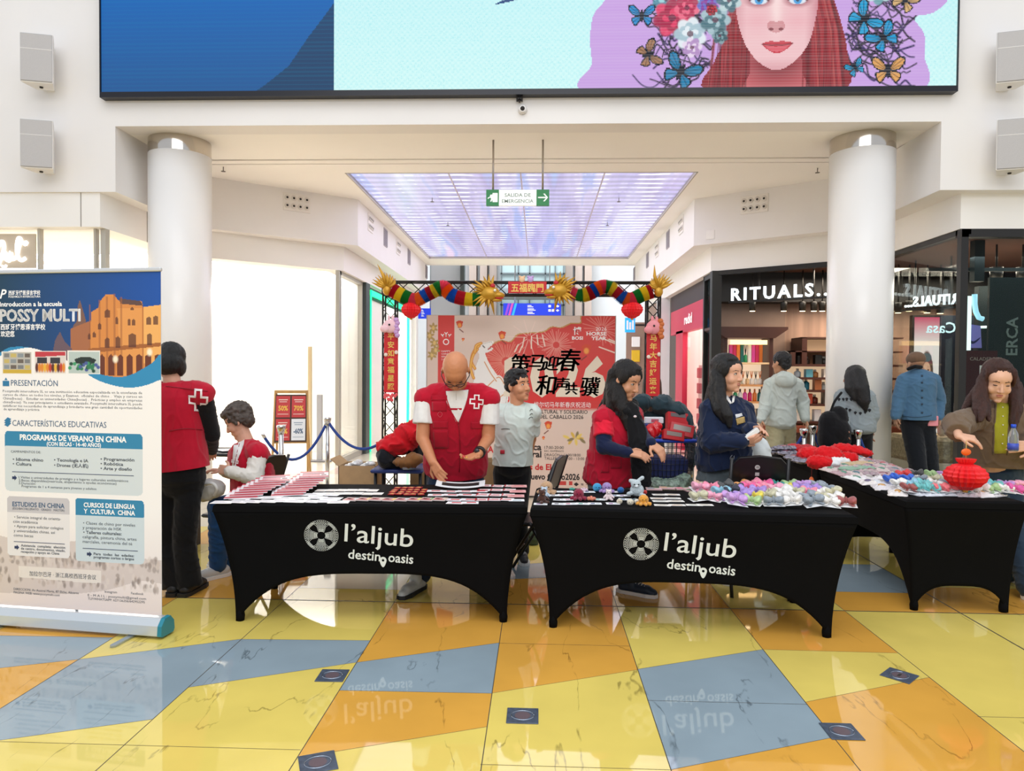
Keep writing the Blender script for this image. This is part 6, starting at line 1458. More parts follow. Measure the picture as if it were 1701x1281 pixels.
rows_ = [(815, [(1233, '#f2a55c'), (1251, '#ef8ca4'), (1270, '#f0619a'), (1291, '#27948c'), (1312, '#a9c98c'), (1333, '#c79ad8'), (1356, '#8f9aa4')]),
         (820, [(1162, '#f2a9c0'), (1182, '#ef8ca4'), (1204, '#4a4a4a'), (1222, '#262a3c'), (1243, '#f0619a'), (1264, '#ef8ca4'), (1287, '#f2a9c0'), (1308, '#e6d24f'), (1330, '#a98ad2'), (1350, '#a98ad2'), (1372, '#8f9aa4')]),
         (827, [(1198, '#8ec4d8'), (1216, '#262a3c'), (1238, '#a98ad2'), (1259, '#a98ad2'), (1279, '#c9c4a4'), (1300, '#e9e6e0'), (1321, '#c9c4a4'), (1343, '#ef8ca4'), (1364, '#e9e6e0'), (1384, '#c9c4a4')]),
         (835, [(1161, '#c9c4a4'), (1186, '#f2a9c0'), (1214, '#c79ad8'), (1233, '#a98ad2'), (1252, '#e6d24f'), (1275, '#c9c4a4'), (1297, '#e9e6e0'), (1320, '#e9e6e0'), (1342, '#8f9aa4'), (1364, '#c9c4a4'), (1386, '#e9e6e0')]),
         (843, [(1222, '#c79ad8'), (1249, '#a9c98c'), (1285, '#8f9aa4'), (1317, '#e9e6e0'), (1352, '#8f9aa4'), (1378, '#e9e6e0'), (1405, '#9c4f4c')])]
for r_, (y, L_) in enumerate(rows_):
    cnt = {}
    for x, c_ in L_:
        n_ = CN[c_]; cnt[n_] = cnt.get(n_, 0) + 1
        hair_bow(x, y + (x - 1280) * .018, .098 + .02 * rt.random(), c_, '%s hair bow on the toy table, %s row from back, %s %s one' % (n_, ORD[r_], ORD[cnt[n_] - 1], n_) if sum(1 for z_ in L_ if z_[1] == c_) > 1 else '%s hair bow on a card beyond the crochet toys, %s row from the back' % (n_, ORD[r_]), 'hair bows on the middle table', rt.uniform(-.6, .6), rt.uniform(0, .012) if x > 1200 else 0)

PKM = []
def crumple(seed, w=.062, d=.085, h=.022):
    rg_ = random.Random(seed); n = 7; b = MB(); top = []
    for i in range(n + 1):
        for k in range(n + 1):
            e = min(i, n - i, k, n - k); top.append(((i / n - .5) * 2 * w + rg_.uniform(-.004, .004), (k / n - .5) * 2 * d + rg_.uniform(-.004, .004), .002 + (min(e, 2) * .35 + rg_.random() * (.55 if e else .25)) * h))
    bot = [(x, y, .0) for x, y, z in top]; m_ = n + 1; N = len(top)
    fs = [(i * m_ + k, (i + 1) * m_ + k, (i + 1) * m_ + k + 1, i * m_ + k + 1) for i in range(n) for k in range(n)]
    b.add(top, fs); b.add(bot, [f[::-1] for f in fs])
    rim = [i * m_ for i in range(m_)] + [n * m_ + k for k in range(1, m_)] + [i * m_ + n for i in range(n - 1, -1, -1)] + [k for k in range(n - 1, 0, -1)]
    for a_, c_ in zip(rim, rim[1:] + rim[:1]): b.f.append([a_, c_, c_ + N, a_ + N]); b.m.append(0); b.sm.append(False)
    return b
# ---- side tables: packets running away from the viewer, bows along the front
for r_ in range(11):
    y = 4.95 + r_ * .225; n_ = 7
    for i in range(n_):
        x = 2.47 + i * .105 + rt.uniform(-.01, .01)
        if x > 3.12: continue
        if r_ > 9: continue
        c_ = rt.choice(['#eceaea', '#dfdadc', '#f2f0ee', '#d0c8cc', '#e9e2de', '#d9dce2']) if y < 5.7 else rt.choice(['#b99aa0', '#c9b4b2', '#a8949c', '#d0c0bc', '#bfa6a8'])
        a_ = rt.choice(['#8d5c66', '#5f7d86', '#a8a29c', '#b86a6c', '#6a5f7c', '#5f8f7c', '#c99a5c'])
        t = thing('clear_packet', 'clear trinket packet on the side table, %s row from the front, %s from inner edge' % (ORD[r_], ORD[i]), 'packet', (x, y + rt.uniform(-.03, .03), TZ + .002 + (i % 3) * .003), rt.uniform(-.5, .5), 'clear trinket packets')
        t.rotation_euler = (rt.uniform(0, .1), rt.uniform(-.08, .08), t.rotation_euler[2]); b = crumple(r_ * 9 + i); b.build('sleeve', mat('packet_' + c_[1:], c_, .18, bump=.5, bump_s=45, spec=.6), t)
        MB().ball((0, .0, .02), (.026, .038, .011), 10, 6).build('trinket', plain(a_, .5), t)
fb = ['#8f9aa4', '#6fc0c0', '#6fc0c0', '#e8737a', '#e8737a', '#6fc0c0', '#f0efe9', '#f0efe9', '#a9c98c', '#8ec4d8', '#d9549a', '#f0efe9', '#f2a9c0']
rows2 = [(808, 1508, [(0, '#9c4f4c'), (22, '#6fc0c0'), (38, '#6fc0c0'), (54, '#e8737a'), (70, '#e8737a'), (88, '#6fc0c0'), (106, '#f0efe9'), (122, '#f0efe9'), (140, '#a9c98c'), (160, '#f0efe9'), (176, '#d9549a')]),
         (800, 1492, [(0, '#f0efe9'), (22, '#8ec4d8'), (42, '#6fc0c0'), (60, '#f0efe9'), (80, '#8f9aa4'), (100, '#f2a9c0'), (120, '#e6d24f'), (138, '#8ec4d8'), (158, '#6fc0c0'), (178, '#c79ad8'), (196, '#f2a9c0')]),
         (792, 1478, [(0, '#2a62c8'), (14, '#2a62c8'), (30, '#2a62c8'), (50, '#8f9aa4'), (72, '#c9c4a4'), (95, '#f0efe9')]),
         (784, 1500, [(0, '#d83a3a'), (22, '#4a4a4a'), (44, '#a9c98c'), (68, '#c79ad8')])]
for r_, (y, x0, L_) in enumerate(rows2):
    for j, (dx, c_) in enumerate(L_):
        n_ = CN[c_]; m_ = sum(1 for z_ in L_[:j + 1] if z_[1] == c_); tot = sum(1 for z_ in L_ if z_[1] == c_)
        p = az(x0 + dx, y + 14 + dx * .012, TZ)
        t = hair_bow(x0 + dx, y + 14 + dx * .012, .1, c_, '%s hair bow near the held lantern, %s row from end%s' % (n_, ORD[r_], ', %s %s one' % (ORD[m_ - 1], n_) if tot > 1 else ''), 'hair bows on the side table', rt.uniform(-.5, .5), .016, crd=r_ < 1)
# cloth heaps on the far table
def heap(name, label, cat, pts, r_, m_, vox=.012, fold=.02):
    t = thing(name, label, cat, (0, 0, 0)); s_ = Sculpt()
    for p_ in pts:
        c_ = Vector(p_[:3]); s_.ell(c_, (p_[3], p_[4], p_[5]))
    o = s_.bake('fabric', m_, t, vox=vox, smooth=5, fold=fold, fs=(14, 14, 20), rough=.006, rs=25)
    return t
RC = cloth('red_tissue', '#d8141c')
def tpz(px, py, z): p = az(px, py, z); return (p.x, p.y, z)
def hp(px, py, z, a_, b_, c_): return (*tpz(px, py, z), a_, b_, c_)
heap('red_paper_heap', 'crumpled red tissue cloth piled at the inner side of the far table', 'cloth', [hp(1348, 757, .80, .13, .12, .08), hp(1375, 758, .81, .14, .12, .09), hp(1362, 768, .79, .12, .09, .06), hp(1392, 762, .78, .08, .1, .06)], .1, RC, fold=.035)
heap('red_folded_cloth', 'folded dark red cloth at the far end of the side table', 'cloth', [hp(1322, 746, .79, .12, .16, .05), hp(1340, 748, .79, .10, .16, .055)], .1, cloth('red_cloth2', '#b8161e'), fold=.02)
heap('red_tissue_row', 'long crumpled red tissue stretched to the white column', 'cloth', [hp(1400, 747, .80, .13, .12, .06), hp(1418, 749, .79, .12, .12, .055), hp(1434, 752, .775, .09, .12, .035), hp(1408, 761, .79, .1, .08, .06)], .1, RC, fold=.03)
heap('white_cloth', 'folded white cloth in front of the red tissue', 'cloth', [hp(1377, 770, .78, .10, .07, .035), hp(1394, 766, .785, .1, .07, .035)], .1, cloth('white_soft', '#e9ecec'))
heap('beige_cloth', 'flat beige cloth beside the folded white cloth', 'cloth', [hp(1410, 771, .765, .13, .07, .02), hp(1432, 770, .765, .11, .07, .02)], .1, cloth('beige_soft', '#c9b08c'))
heap('green_print_cloth', 'green and yellow printed cloth at the near edge below the beige one', 'cloth', [hp(1412, 779, .765, .11, .06, .02), hp(1436, 778, .765, .1, .06, .02)], .1, cloth('green_soft', '#8fae98'))
PK = mat('pack_print', '#7c7a88', .18, noise_s=30, noise_a=.75, bump=.8, bump_s=35, spec=.7)
for i, (px, py, z) in enumerate(((1290, 750, .775), (1296, 746, .80), (1304, 744, .82), (1308, 752, .78), (1320, 760, .77), (1333, 765, .765))):
    p = tpz(px, py, z); t = thing('patterned_pack', 'grey patterned cellophane pack on the far side table corner, %s one' % ORD[i], 'pack', p, .3 + i * .2, 'patterned cellophane packs')
    s_ = Sculpt(); s_.ell((0, 0, 0), (.13, .1, .022)); s_.bake('pack', PK, t, vox=.01, smooth=2, fold=.03, fs=(20, 20, 20))
    MB().rbox(-.05, .05, -.03, .03, .02, .024, .002).build('sticker', plain('#9a4a58', .4), t)
for i in range(14):
    p = (2.62 + (i % 4) * .15 + .03 * (i // 4), 6.3 + (i // 4) * .2, TZ + .004 + (i % 3) * .003)
    t = thing('pink_grey_sheet', 'pink grey printed sheet under the red cloths, %s row, %s sheet' % (ORD[i // 4], ORD[i % 4]), 'sheet', p, rt.uniform(-.6, .6), 'pink grey printed sheets'); MB().rbox(-.08, .08, -.1, .1, 0, .004, .001).build('sheet', mat('pinkgrey_print', '#b79a9c', .4, noise_s=35, noise_a=.35), t)
# hanging tassel on the inner side
p = ay(1356, 787, 6.0); t = thing('knot_tassel', 'orange knot charm on a cord hanging from the far table edge', 'charm', (2.395, 6.3, .62)); b = MB().ball((0, 0, 0), (.018, .04, .04)); b.build('knot', plain('#e0682a', .5), t)
MB().tube([(0, 0, .03), (0, 0, .12), (.03, 0, .128)], .003, 5).build('cord', plain('#7a1a1a', .5), t); MB().tube([(0, 0, -.03), (0, 0, -.16)], .003, 5).build('chain', plain('#c9a45a', .4), t); MB().tube([(0, 0, -.16), (0, 0, -.22)], [.006, .012], 6).build('tassel', plain('#7a1a1a', .6), t)
# =================================================================== people
from mathutils.bvhtree import BVHTree
def J(px, py, Y): return ay(px, py, Y)
M_EYE = plain('#e9e4de', .25); M_IRIS = plain('#241812', .15); M_NAIL = None
def skinm(c_): return mat('skin_' + c_.strip('#'), c_, .48, spec=.4, noise_s=25, noise_a=.05, bump=.05, bump_s=300)
def head_T(c, face, up, k=1.0):
    f = Vector(face).normalized(); y = -f; z = Vector(up); z = (z - y * z.dot(y)).normalized(); x = y.cross(z)
    return Matrix.Translation(c) @ Matrix((x, y, z)).transposed().to_4x4() @ Matrix.Scale(k, 4)
def head(S, T, k=1.0, male=False, nose=1.0):
    old = S.T; S.T = T; e = lambda c, r: S.ell(c, r)
    e((0, .018, .035), (.074, .088, .078)); e((0, -.02, .032), (.063, .062, .056)); e((0, -.022, -.02), (.063, .06, .07)); e((0, -.028, -.065), (.049 if not male else .054, .05, .045)); e((0, -.06, -.097), (.021, .019, .015))
    for s in (-1, 1):
        e((s * .036, -.046, -.032), (.027, .026, .028)); e((s * .076, .008, -.006), (.008, .018, .03)); e((s * .0105, -.084, -.035), (.008, .009, .006))
    S.cap((0, -.076, .01), (0, -.088 - .006 * nose, -.031), .0075 * k, .0108 * k * nose)
    e((0, -.077, -.0615), (.017, .005, .009))
    S.T = old
def face_parts(par, T, k, brow, lip='#a8554c', down=False, iris=(0, 0), glasses=False, thickb=.0035):
    for s in (-1, 1):
        c = Vector((s * .0295, -.0672, .003)); b = MB(); b.T = T
        b.ball(c, (.0128, .0066, .0062 if not down else .0012), 12, 8); ey = b.build('eye', M_EYE if not down else plain('#4a2c22', .5), par)
        b = MB(); b.T = T; b.ball(c + Vector((iris[0] * .004, -.0042, iris[1] * .0015 - (.0005 if down else 0))), (.0058, .0028, .0056 if not down else .002), 10, 6); b.build('iris', M_IRIS, ey)
        b = MB(); b.T = T
        b.tube([c + Vector((-.0135 if s < 0 else -.0115, .0 if s < 0 else -.004, .0)), c + Vector((-.005, -.0068, .0062 if not down else -.001)), c + Vector((.005, -.0068, .0062 if not down else -.001)), c + Vector((.0135 if s > 0 else .0115, .0 if s > 0 else -.004, .0))], .0016 * k, 6); b.build('eyelashes', plain('#2a1a14', .6), ey)
        b = MB(); b.T = T; b.tube([(s * .0135, -.0772, .0235), (s * .03, -.071, .0272), (s * .045, -.06, .0215)], [thickb * .8 * k, thickb * .8 * k, thickb * .35 * k], 6); b.build('eyebrow', plain(brow, .8), par)
    b = MB(); b.T = T; b.ball((0, -.0765, -.0575), (.0195, .0062, .0036), 12, 6); b.ball((0, -.0755, -.0655), (.0165, .0068, .0048), 12, 6); b.build('lips', plain(lip, .5), par)
    if glasses:
        b = MB(); b.T = T
        for s in (-1, 1):
            pts = [(s * .032 + .024 * math.cos(a), -.092 + .012 * abs(math.cos(a)) * (1 if s * math.cos(a) > 0 else 0), .0 + .016 * math.sin(a)) for a in [2 * math.pi * q / 16 for q in range(17)]]
            b.tube(pts, .0021 * k, 6); b.tube([(s * .056, -.078, .004), (s * .08, -.03, .004), (s * .082, .01, .0)], .0022 * k, 6)
        b.tube([(-.009, -.093, .004), (0, -.097, .007), (.009, -.093, .004)], .0022 * k, 6); b.build('glasses', plain('#1c1512', .3), par)
def hand(S, w, d, n, side, curl=.5, k=1.0, spread=.12):
    """w wrist, d finger direction, n out of the back of the hand, side +1/-1 the side of the thumb"""
    d = Vector(d).normalized(); n = Vector(n); n = (n - d * n.dot(d)).normalized(); x = d.cross(n) * side; w = Vector(w)
    for q in (-.026, -.009, .009, .026): S.cap(w + x * q * .6 * k, w + d * .082 * k + x * q * k, .0145 * k, .012 * k)
    for i, (q, L) in enumerate(((.029, .066), (.010, .075), (-.010, .07), (-.028, .056))):
        p = w + d * (.084 - .004 * abs(i - 1)) * k + x * q * k; dd = (d + x * q * spread * 20 * .3).normalized(); a = curl * (.75 + .12 * i)
        for j, f in enumerate((.44, .32, .26)):
            dd = (dd * math.cos(a) - n * math.sin(a)).normalized(); nn = x.cross(dd) * side; 
            n2 = (n - dd * n.dot(dd)); n2 = n2.normalized() if n2.length > .01 else n
            q2 = p + dd * L * f * k; S.cap(p, q2, (.0092 - j * .0009) * k, (.0086 - j * .0009) * k, n=10); p = q2; n = n if j == 9 else n
        # each finger bends in the plane of d and n
    p = w + d * .02 * k + x * .022 * k; t1 = p + (d * .55 + x * .75 - n * .15).normalized() * .045 * k; t2 = t1 + (d * .85 + x * .25 - n * .25).normalized() * .034 * k; S.cap(p, t1, .0125 * k, .0105 * k); S.cap(t1, t2, .0102 * k, .0085 * k)
def torsoM(neck, hip, shL, shR):
    z = (Vector(neck) - Vector(hip)).normalized(); x = Vector(shL) - Vector(shR); x = (x - z * x.dot(z)).normalized(); y = z.cross(x)
    return Matrix((x, y, z)).transposed()
def torso(S, j, o=0, wide=1.0, fat=1.0, pelvis=True, sh=True):
    R3 = torsoM(j['neck'], j['hip'], j['shL'], j['shR']); n, h = Vector(j['neck']), Vector(j['hip']); sw = (Vector(j['shL']) - Vector(j['shR'])).length / 2
    q = max(sw, .15) / .19; L = (n - h).length; rings = []
    for t, rx, ry, fy in ((-.13 if pelvis else .02, .10, .08, 0), (-.06, .155, .115, 0), (.05, .162, .122, 0), (.2, .155, .118, -.005), (.38, .148, .113, -.008), (.56, .156, .116, -.01), (.72, .165, .115, -.005), (.84, .155, .1, .0), (.93, .11, .075, .005), (1.0, .06, .055, .0)):
        c = h.lerp(n, t) + R3 @ Vector((0, fy, 0)); w_ = (rx * q * wide * (1 if t > .7 else .35 + .65 * fat)) + o; d_ = ry * fat + o
        rings.append([c + R3 @ Vector((math.copysign(abs(math.cos(a)) ** .85, math.cos(a)) * w_, math.copysign(abs(math.sin(a)) ** .85, math.sin(a)) * d_, 0)) for a in [2 * math.pi * k / 22 for k in range(22)]])
    S.mb.loft(rings)
    if sh:
        for s in ('shL', 'shR'): S.cap(h.lerp(n, .9), Vector(j[s]), .055 + o * .8, .05 + o)
def pelv(S, j, o=.016):
    R3 = torsoM(j['neck'], j['hip'], j['shL'], j['shR']); n, h = Vector(j['neck']), Vector(j['hip']); q = max((Vector(j['shL']) - Vector(j['shR'])).length / 2, .15) / .19
    S.mb.loft([[h.lerp(n, t) + R3 @ Vector((math.cos(a) * (rx * q * 1.02 + o), math.sin(a) * (ry + o + .012), 0)) for a in [2 * math.pi * k / 22 for k in range(22)]] for t, rx, ry in ((-.13, .1, .08), (-.06, .158, .118), (.05, .165, .125), (.17, .16, .122))])
def arm(S, j, s, o=0, r=(.05, .04, .036, .026), upto=2, k=1.0):
    a, b, c = Vector(j['sh' + s]), Vector(j['el' + s]), Vector(j['wr' + s])
    S.cap(a, b, r[0] * k + o, r[1] * k + o)
    if upto > 1: S.cap(b, c, r[2] * k + o, r[3] * k + o * .8)
def leg(S, j, s, o=0, r=(.082, .055, .052, .036), k=1.0, flat=False):
    a, b, c = Vector(j['hp' + s]), Vector(j['kn' + s]), Vector(j['an' + s])
    S.cap(a, b, r[0] * k + o, r[1] * k + o); S.cap(b, c, r[2] * k + o, r[3] * k + o)
def shoe(par, an, d, upc, sole='#f2f0ec', k=1.0, label=None):
    t = Vector((an[0], an[1], 0)) if an[2] < .16 else Vector(an) - Vector((0, 0, .08)); d = Vector((d[0], d[1], 0)).normalized(); s = Sculpt()
    S0 = t + Vector((0, 0, .045)); s.cap(S0 - d * .05 * k, S0 + d * .13 * k, .043 * k, .036 * k); s.cap(S0 + d * .02, S0 + Vector((0, 0, .05)), .042 * k, .04 * k); s.cap(t + d * .15 * k + Vector((0, 0, .035)), t + d * .17 * k + Vector((0, 0, .033)), .033 * k, .028 * k)
    o = s.bake('shoe', plain(upc, .5), par, vox=.007, smooth=3)
    b = MB(); x = d.cross(Vector((0, 0, 1))); pts = [(-.1, .03), (-.06, .045), (.05, .042), (.13, .048), (.19, .03), (.205, 0)]; poly = pts + [(a, -c) for a, c in pts[::-1][1:]]
    b.prism([(t.x + d.x * a * k + x.x * c * k, t.y + d.y * a * k + x.y * c * k) for a, c in poly], 'z', t.z + .001, t.z + .026); b.build('sole', plain(sole, .6), o)
    b = MB()
    for q in range(4): c = S0 + d * (.045 + q * .022) + Vector((0, 0, .04 - q * .004)); b.tube([c - x * .02, c + Vector((0, 0, .006)), c + x * .02], .003, 5)
    b.build('laces', plain('#e6e6e6', .7), o)
    return o
class Wrap:
    """lays flat patches on a worn surface"""
    def __init__(s, objs):
        vs, fs = [], []
        for o in objs:
            b = len(vs); vs += [o.matrix_world @ v.co for v in o.data.vertices]; fs += [[i + b for i in p.vertices] for p in o.data.polygons]
        s.t = BVHTree.FromPolygons(vs, fs)
    def hit(s, px, py, lift):
        d = ray(px, py).normalized(); l, n, i, q = s.t.ray_cast(Vector((0, 0, CAMZ)), d)
        if l is None: return None
        if n.dot(d) > 0: n = -n
        return l + n * lift
    def patch(s, pts, name, m, par, lift=.003, n=10):
        """convex pixel polygon laid on the surface"""
        xs = [p[0] for p in pts]; ys = [p[1] for p in pts]; bm = bmesh.new()
        bmesh.ops.create_grid(bm, x_segments=n, y_segments=n, size=.5)
        for v in bm.verts: v.co = Vector((min(xs) + (v.co.x + .5) * (max(xs) - min(xs)), min(ys) + (v.co.y + .5) * (max(ys) - min(ys)), 0))
        c = Vector((sum(xs) / len(xs), sum(ys) / len(ys), 0))
        for i in range(len(pts)):
            p, q = Vector((*pts[i], 0)), Vector((*pts[(i + 1) % len(pts)], 0)); e = q - p; nn = Vector((e.y, -e.x, 0))
            if nn.dot(c - p) > 0: nn = -nn
            bmesh.ops.bisect_plane(bm, geom=bm.verts[:] + bm.edges[:] + bm.faces[:], plane_co=p, plane_no=nn, clear_outer=True)
        bad = []
        for v in bm.verts:
            h = s.hit(v.co.x, v.co.y, lift)
            if h is None: bad.append(v)
            else: v.co = h
        bmesh.ops.delete(bm, geom=bad, context='VERTS')
        me = bpy.data.meshes.new(name); bm.to_mesh(me); bm.free(); me.materials.append(m)
        for p_ in me.polygons: p_.use_smooth = True
        o = bpy.data.objects.new(name, me); COL.objects.link(o); o.parent = par
        sd = o.modifiers.new('s', 'SOLIDIFY'); sd.thickness = .003; sd.offset = 0
        return o
    def line(s, pts, r, name, m, par, lift=.003):
        P = [s.hit(p.x, p.y, lift) for p in smooth_curve(pts, 5)]; P = [p for p in P if p is not None]
        return MB().tube(P, r, 6).build(name, m, par) if len(P) > 1 else None
def cross_badge(wr, cx, cy, u, par, rot=0, asp=1.0):
    def Rr(x, y): return (cx + (x * math.cos(rot) - y * math.sin(rot)) * u * asp, cy + (x * math.sin(rot) + y * math.cos(rot)) * u)
    out = [(-1, -3), (1, -3), (1, -1), (3, -1), (3, 1), (1, 1), (1, 3), (-1, 3), (-1, 1), (-3, 1), (-3, -1), (-1, -1)]
    w = .62; parts = []
    M_ = plain('#f2e9ea', .6); bm = []
    hold = None
    for (a, b) in zip(out, out[1:] + out[:1]):
        x0, x1 = sorted((a[0], b[0])); y0, y1 = sorted((a[1], b[1]))
        o = wr.patch([Rr(x0 - w / 2, y0 - w / 2), Rr(x1 + w / 2, y0 - w / 2), Rr(x1 + w / 2, y1 + w / 2), Rr(x0 - w / 2, y1 + w / 2)], 'cross_outline', M_, par, .004, 4)
        parts.append(o)
    me = bpy.data.meshes.new('cross_badge'); bmm = bmesh.new()
    for o in parts: bmm.from_mesh(o.data); bpy.data.objects.remove(o)
    bmm.to_mesh(me); bmm.free(); me.materials.clear(); me.materials.append(M_)
    o = bpy.data.objects.new('cross_badge', me); COL.objects.link(o); o.parent = par; sd = o.modifiers.new('s', 'SOLIDIFY'); sd.thickness = .002
    return o
def person(label, group=None):
    t = thing('person', label, 'person', (0, 0, 0)); return t
REDV = cloth('red_vest', '#b5102c'); WHT = cloth('white_shirt', '#e4e3e0'); DEN = cloth('denim', '#22344f'); BLKC = cloth('black_cloth', '#0d0d10'); NAVY = cloth('navy_cloth', '#131c33')
def bakebody(S, m, par, vox=.006): return S.bake('body', m, par, vox=vox, smooth=3)
def V3(*a): return Vector(a)

# ---- 1 bald man
YM = 5.28; t = person('bald man in glasses, red aid vest and white T-shirt bending over the cards')
SK = skinm('#c4835c')
j = dict(neck=J(760, 640, 5.18), hip=J(757, 775, 5.42), shL=J(813, 662, 5.2), shR=J(706, 662, 5.2), elL=J(812, 735, 5.12), wrL=J(801, 757, 4.98), elR=J(702, 728, 5.15), wrR=J(719, 768, 5.02))
j.update(hpL=J(780, 785, 5.42), hpR=J(733, 785, 5.42), knL=V3(-.42, 5.35, .5), knR=V3(-.78, 5.3, .5), anL=V3(-.4, 5.42, .08), anR=V3(-.82, 5.05, .09))
j['wrL'] = J(795, 754, 4.98); j['elL'] = J(811, 728, 5.2)
T = head_T(J(757, 617, 4.98), (0, -.42, -.9), (0, -.9, .42), 1.22)
S = Sculpt(); head(S, T, 1.2, True); S.cap(J(757, 628, 5.05), j['neck'], .066, .075); torso(S, j); 
for s in 'LR': arm(S, j, s, r=(.052, .05, .047, .032)); leg(S, j, s)
hand(S, j['wrR'], J(733, 793, 4.95) - j['wrR'], (-.6, -.6, .3), 1, .32, 1.1)
hand(S, j['wrL'], J(762, 768, 4.86) - j['wrL'], (.0, .2, -1), 1, .35, 1.1)
bakebody(S, SK, t, .0055); face_parts(t, T, 1.2, '#9a6a4c', glasses=True, down=True, thickb=.0012)
b = MB(); b.T = T
S = Sculpt(); torso(S, j, .012, 1.06)
for s in 'LR': arm(S, j, s, .02, upto=1, r=(.066, .064, 0, 0)); 
S2 = Sculpt(); torso(S2, j, .012, 1.06, sh=False)
for s, el in (('L', 'elL'), ('R', 'elR')): S2.cap(j['sh' + s], j['sh' + s].lerp(j[el], .64), .074, .082, flat=True); S2.ell(j['sh' + s], (.066, .066, .066)); S2.cap(j['hip'].lerp(j['neck'], .93), j['sh' + s], .06, .062)
S2.bake('shirt', WHT, t, vox=.006, smooth=4, fold=.004, fs=(9, 9, 5))
S = Sculpt(); torso(S, j, .034, 1.0, 1.12)
for s in 'LR': S.cap(j['hip'].lerp(j['neck'], .9), j['sh' + s].lerp(j['neck'], .3) + V3(0, 0, .01), .085, .076)
S.cap(j['hip'].lerp(j['neck'], .1), j['hip'] + V3(0, .0, -.07), .2, .215, flat=True, sq=((0, 1, 0), .75))
vest = S.bake('vest', REDV, t, vox=.008, smooth=5, fold=.012, fs=(10, 10, 4), cut=[(J(757, 789, 5.42), V3(0, .15, -1))])
wr = Wrap([vest])
wr.patch([(741, 650), (778, 648), (776, 664), (762, 701), (757, 700), (742, 668)], 'shirt_front', WHT, vest, .003, 14)
wr.line([(738, 640), (742, 662), (750, 684), (761, 704)], .0045, 'vest_edge', REDV, vest); wr.line([(781, 640), (777, 662), (770, 684), (762, 704)], .0045, 'vest_edge', REDV, vest)
wr.line([(762, 704), (764, 740), (763, 784)], .003, 'zip', plain('#8a0c20', .5), vest); wr.line([(758, 650), (758, 665)], .002, 'placket', plain('#b8b4ae', .6), vest)
wr.patch([(745, 678), (773, 678), (773, 681), (746, 681)], 'red_stripe', REDV, vest, .005, 4)
cross_badge(wr, 791.5, 667.5, 3.6, vest, .05)
for pts in ([(716, 657), (743, 657), (743, 665), (716, 665)], [(718, 668), (742, 668), (742, 683), (718, 683)], [(719, 700), (744, 700), (744, 711), (719, 711)], [(782, 701), (806, 701), (806, 712), (782, 712)], [(719, 714), (744, 714), (746, 745), (722, 745)]): wr.patch(pts, 'pocket', cloth('red_pocket', '#ab0f29'), vest, .004, 6)
wr.line([(727, 688), (731, 684), (735, 688), (731, 693), (727, 688)], .0014, 'stitched_heart', plain('#d8606a', .6), vest)
S = Sculpt(); torso(S, dict(j), .012)
S = Sculpt(); pelv(S, j); S.ell(j['hip'] + V3(0, 0, -.02), (.175, .13, .12))
for s in 'LR': leg(S, j, s, .018)
S.bake('trousers', cloth('jeans_navy', '#1d2c42'), t, vox=.009, smooth=4, fold=.012)
shoe(t, V3(-.86, 4.98, .08), (-.35, -1), '#cfd6da', '#1c1c1e', 1.1); shoe(t, V3(-.42, 5.42, .08), (.2, -1), '#cfd6da', '#1c1c1e', 1.1)
b = MB(); w_ = j['wrL']; d_ = (w_ - j['elL']).normalized(); c = w_ - d_ * .025; b.tube([c - d_ * .014, c + d_ * .014], [.043, .043], 16); b.build('watch_strap', plain('#141414', .5), t)
b = MB().ball(c + V3(-.015, -.042, .012), (.019, .01, .019)); b.build('watch_face', plain('#202428', .15), t)
tt = thing('candy_handful', 'small shiny wrapped sweets held in the bald man’s open palm', 'sweets', J(769, 764, 4.87)); b = MB()
for i in range(6): b.cur = i % 2; b.ball((rt.uniform(-.02, .025), rt.uniform(-.015, .015), .012 + rt.uniform(0, .012)), (.012, .008, .007), 8, 5)
b.build('sweets', [plain('#e8b23c', .2), plain('#c43a32', .2)], tt)

# ---- 2 woman with her back to the viewer
t = person('standing person seen from behind in a red vest and black clothes beside the roll-up banner'); SK = skinm('#d09c82')
j = dict(neck=J(286, 636, 4.9), hip=J(300, 790, 4.9), shL=J(258, 655, 4.92), shR=J(336, 654, 4.88), elL=J(262, 730, 4.95), wrL=J(285, 765, 5.12), elR=J(352, 722, 5.0), wrR=J(352, 748, 5.2))
j.update(hpL=J(276, 800, 4.9), hpR=J(314, 800, 4.9), knL=J(276, 905, 4.88), knR=J(306, 905, 4.86), anL=V3(-2.52, 4.83, .09), anR=V3(-2.42, 4.83, .09))
T = head_T(J(283, 602, 4.95), (-.25, .88, -.42), (0, .3, 1), 1.12)
S = Sculpt(); head(S, T, 1.12); S.cap(J(284, 618, 4.94), j['neck'], .055, .06); torso(S, j)
for s in 'LR': arm(S, j, s); leg(S, j, s)
for s in 'LR': hand(S, j['wr' + s], V3(-.4 if s == 'R' else .3, .8, -.3), (0, 0, 1), 1 if s == 'L' else -1, .5)
bakebody(S, SK, t)
HB = mat('hair_black', '#0d0b0b', .38, spec=.5, bump=.6, bump_s=90, stretch=(6, 6, .6))
S = Sculpt(); S.T = T; S.ell((0, .02, .036), (.09, .1, .09)); S.ell((0, .045, -.02), (.092, .075, .085)); S.ell((0, .06, -.05), (.08, .05, .05)); [S.ell((s * .07, .0, -.03), (.028, .05, .06)) for s in (-1, 1)]
S.bake('hair', HB, t, vox=.006, smooth=3, fold=.008, fs=(40, 40, 5))
S = Sculpt(); torso(S, j, .012)
for s in 'LR': arm(S, j, s, .02)
S.bake('sweater', BLKC, t, vox=.009, smooth=4, fold=.01)
S = Sculpt(); torso(S, j, .036, 1.0, 1.05)
for s in 'LR': S.cap(j['hip'].lerp(j['neck'], .9), j['sh' + s].lerp(j['neck'], .15) + V3(0, 0, .008), .08, .074)
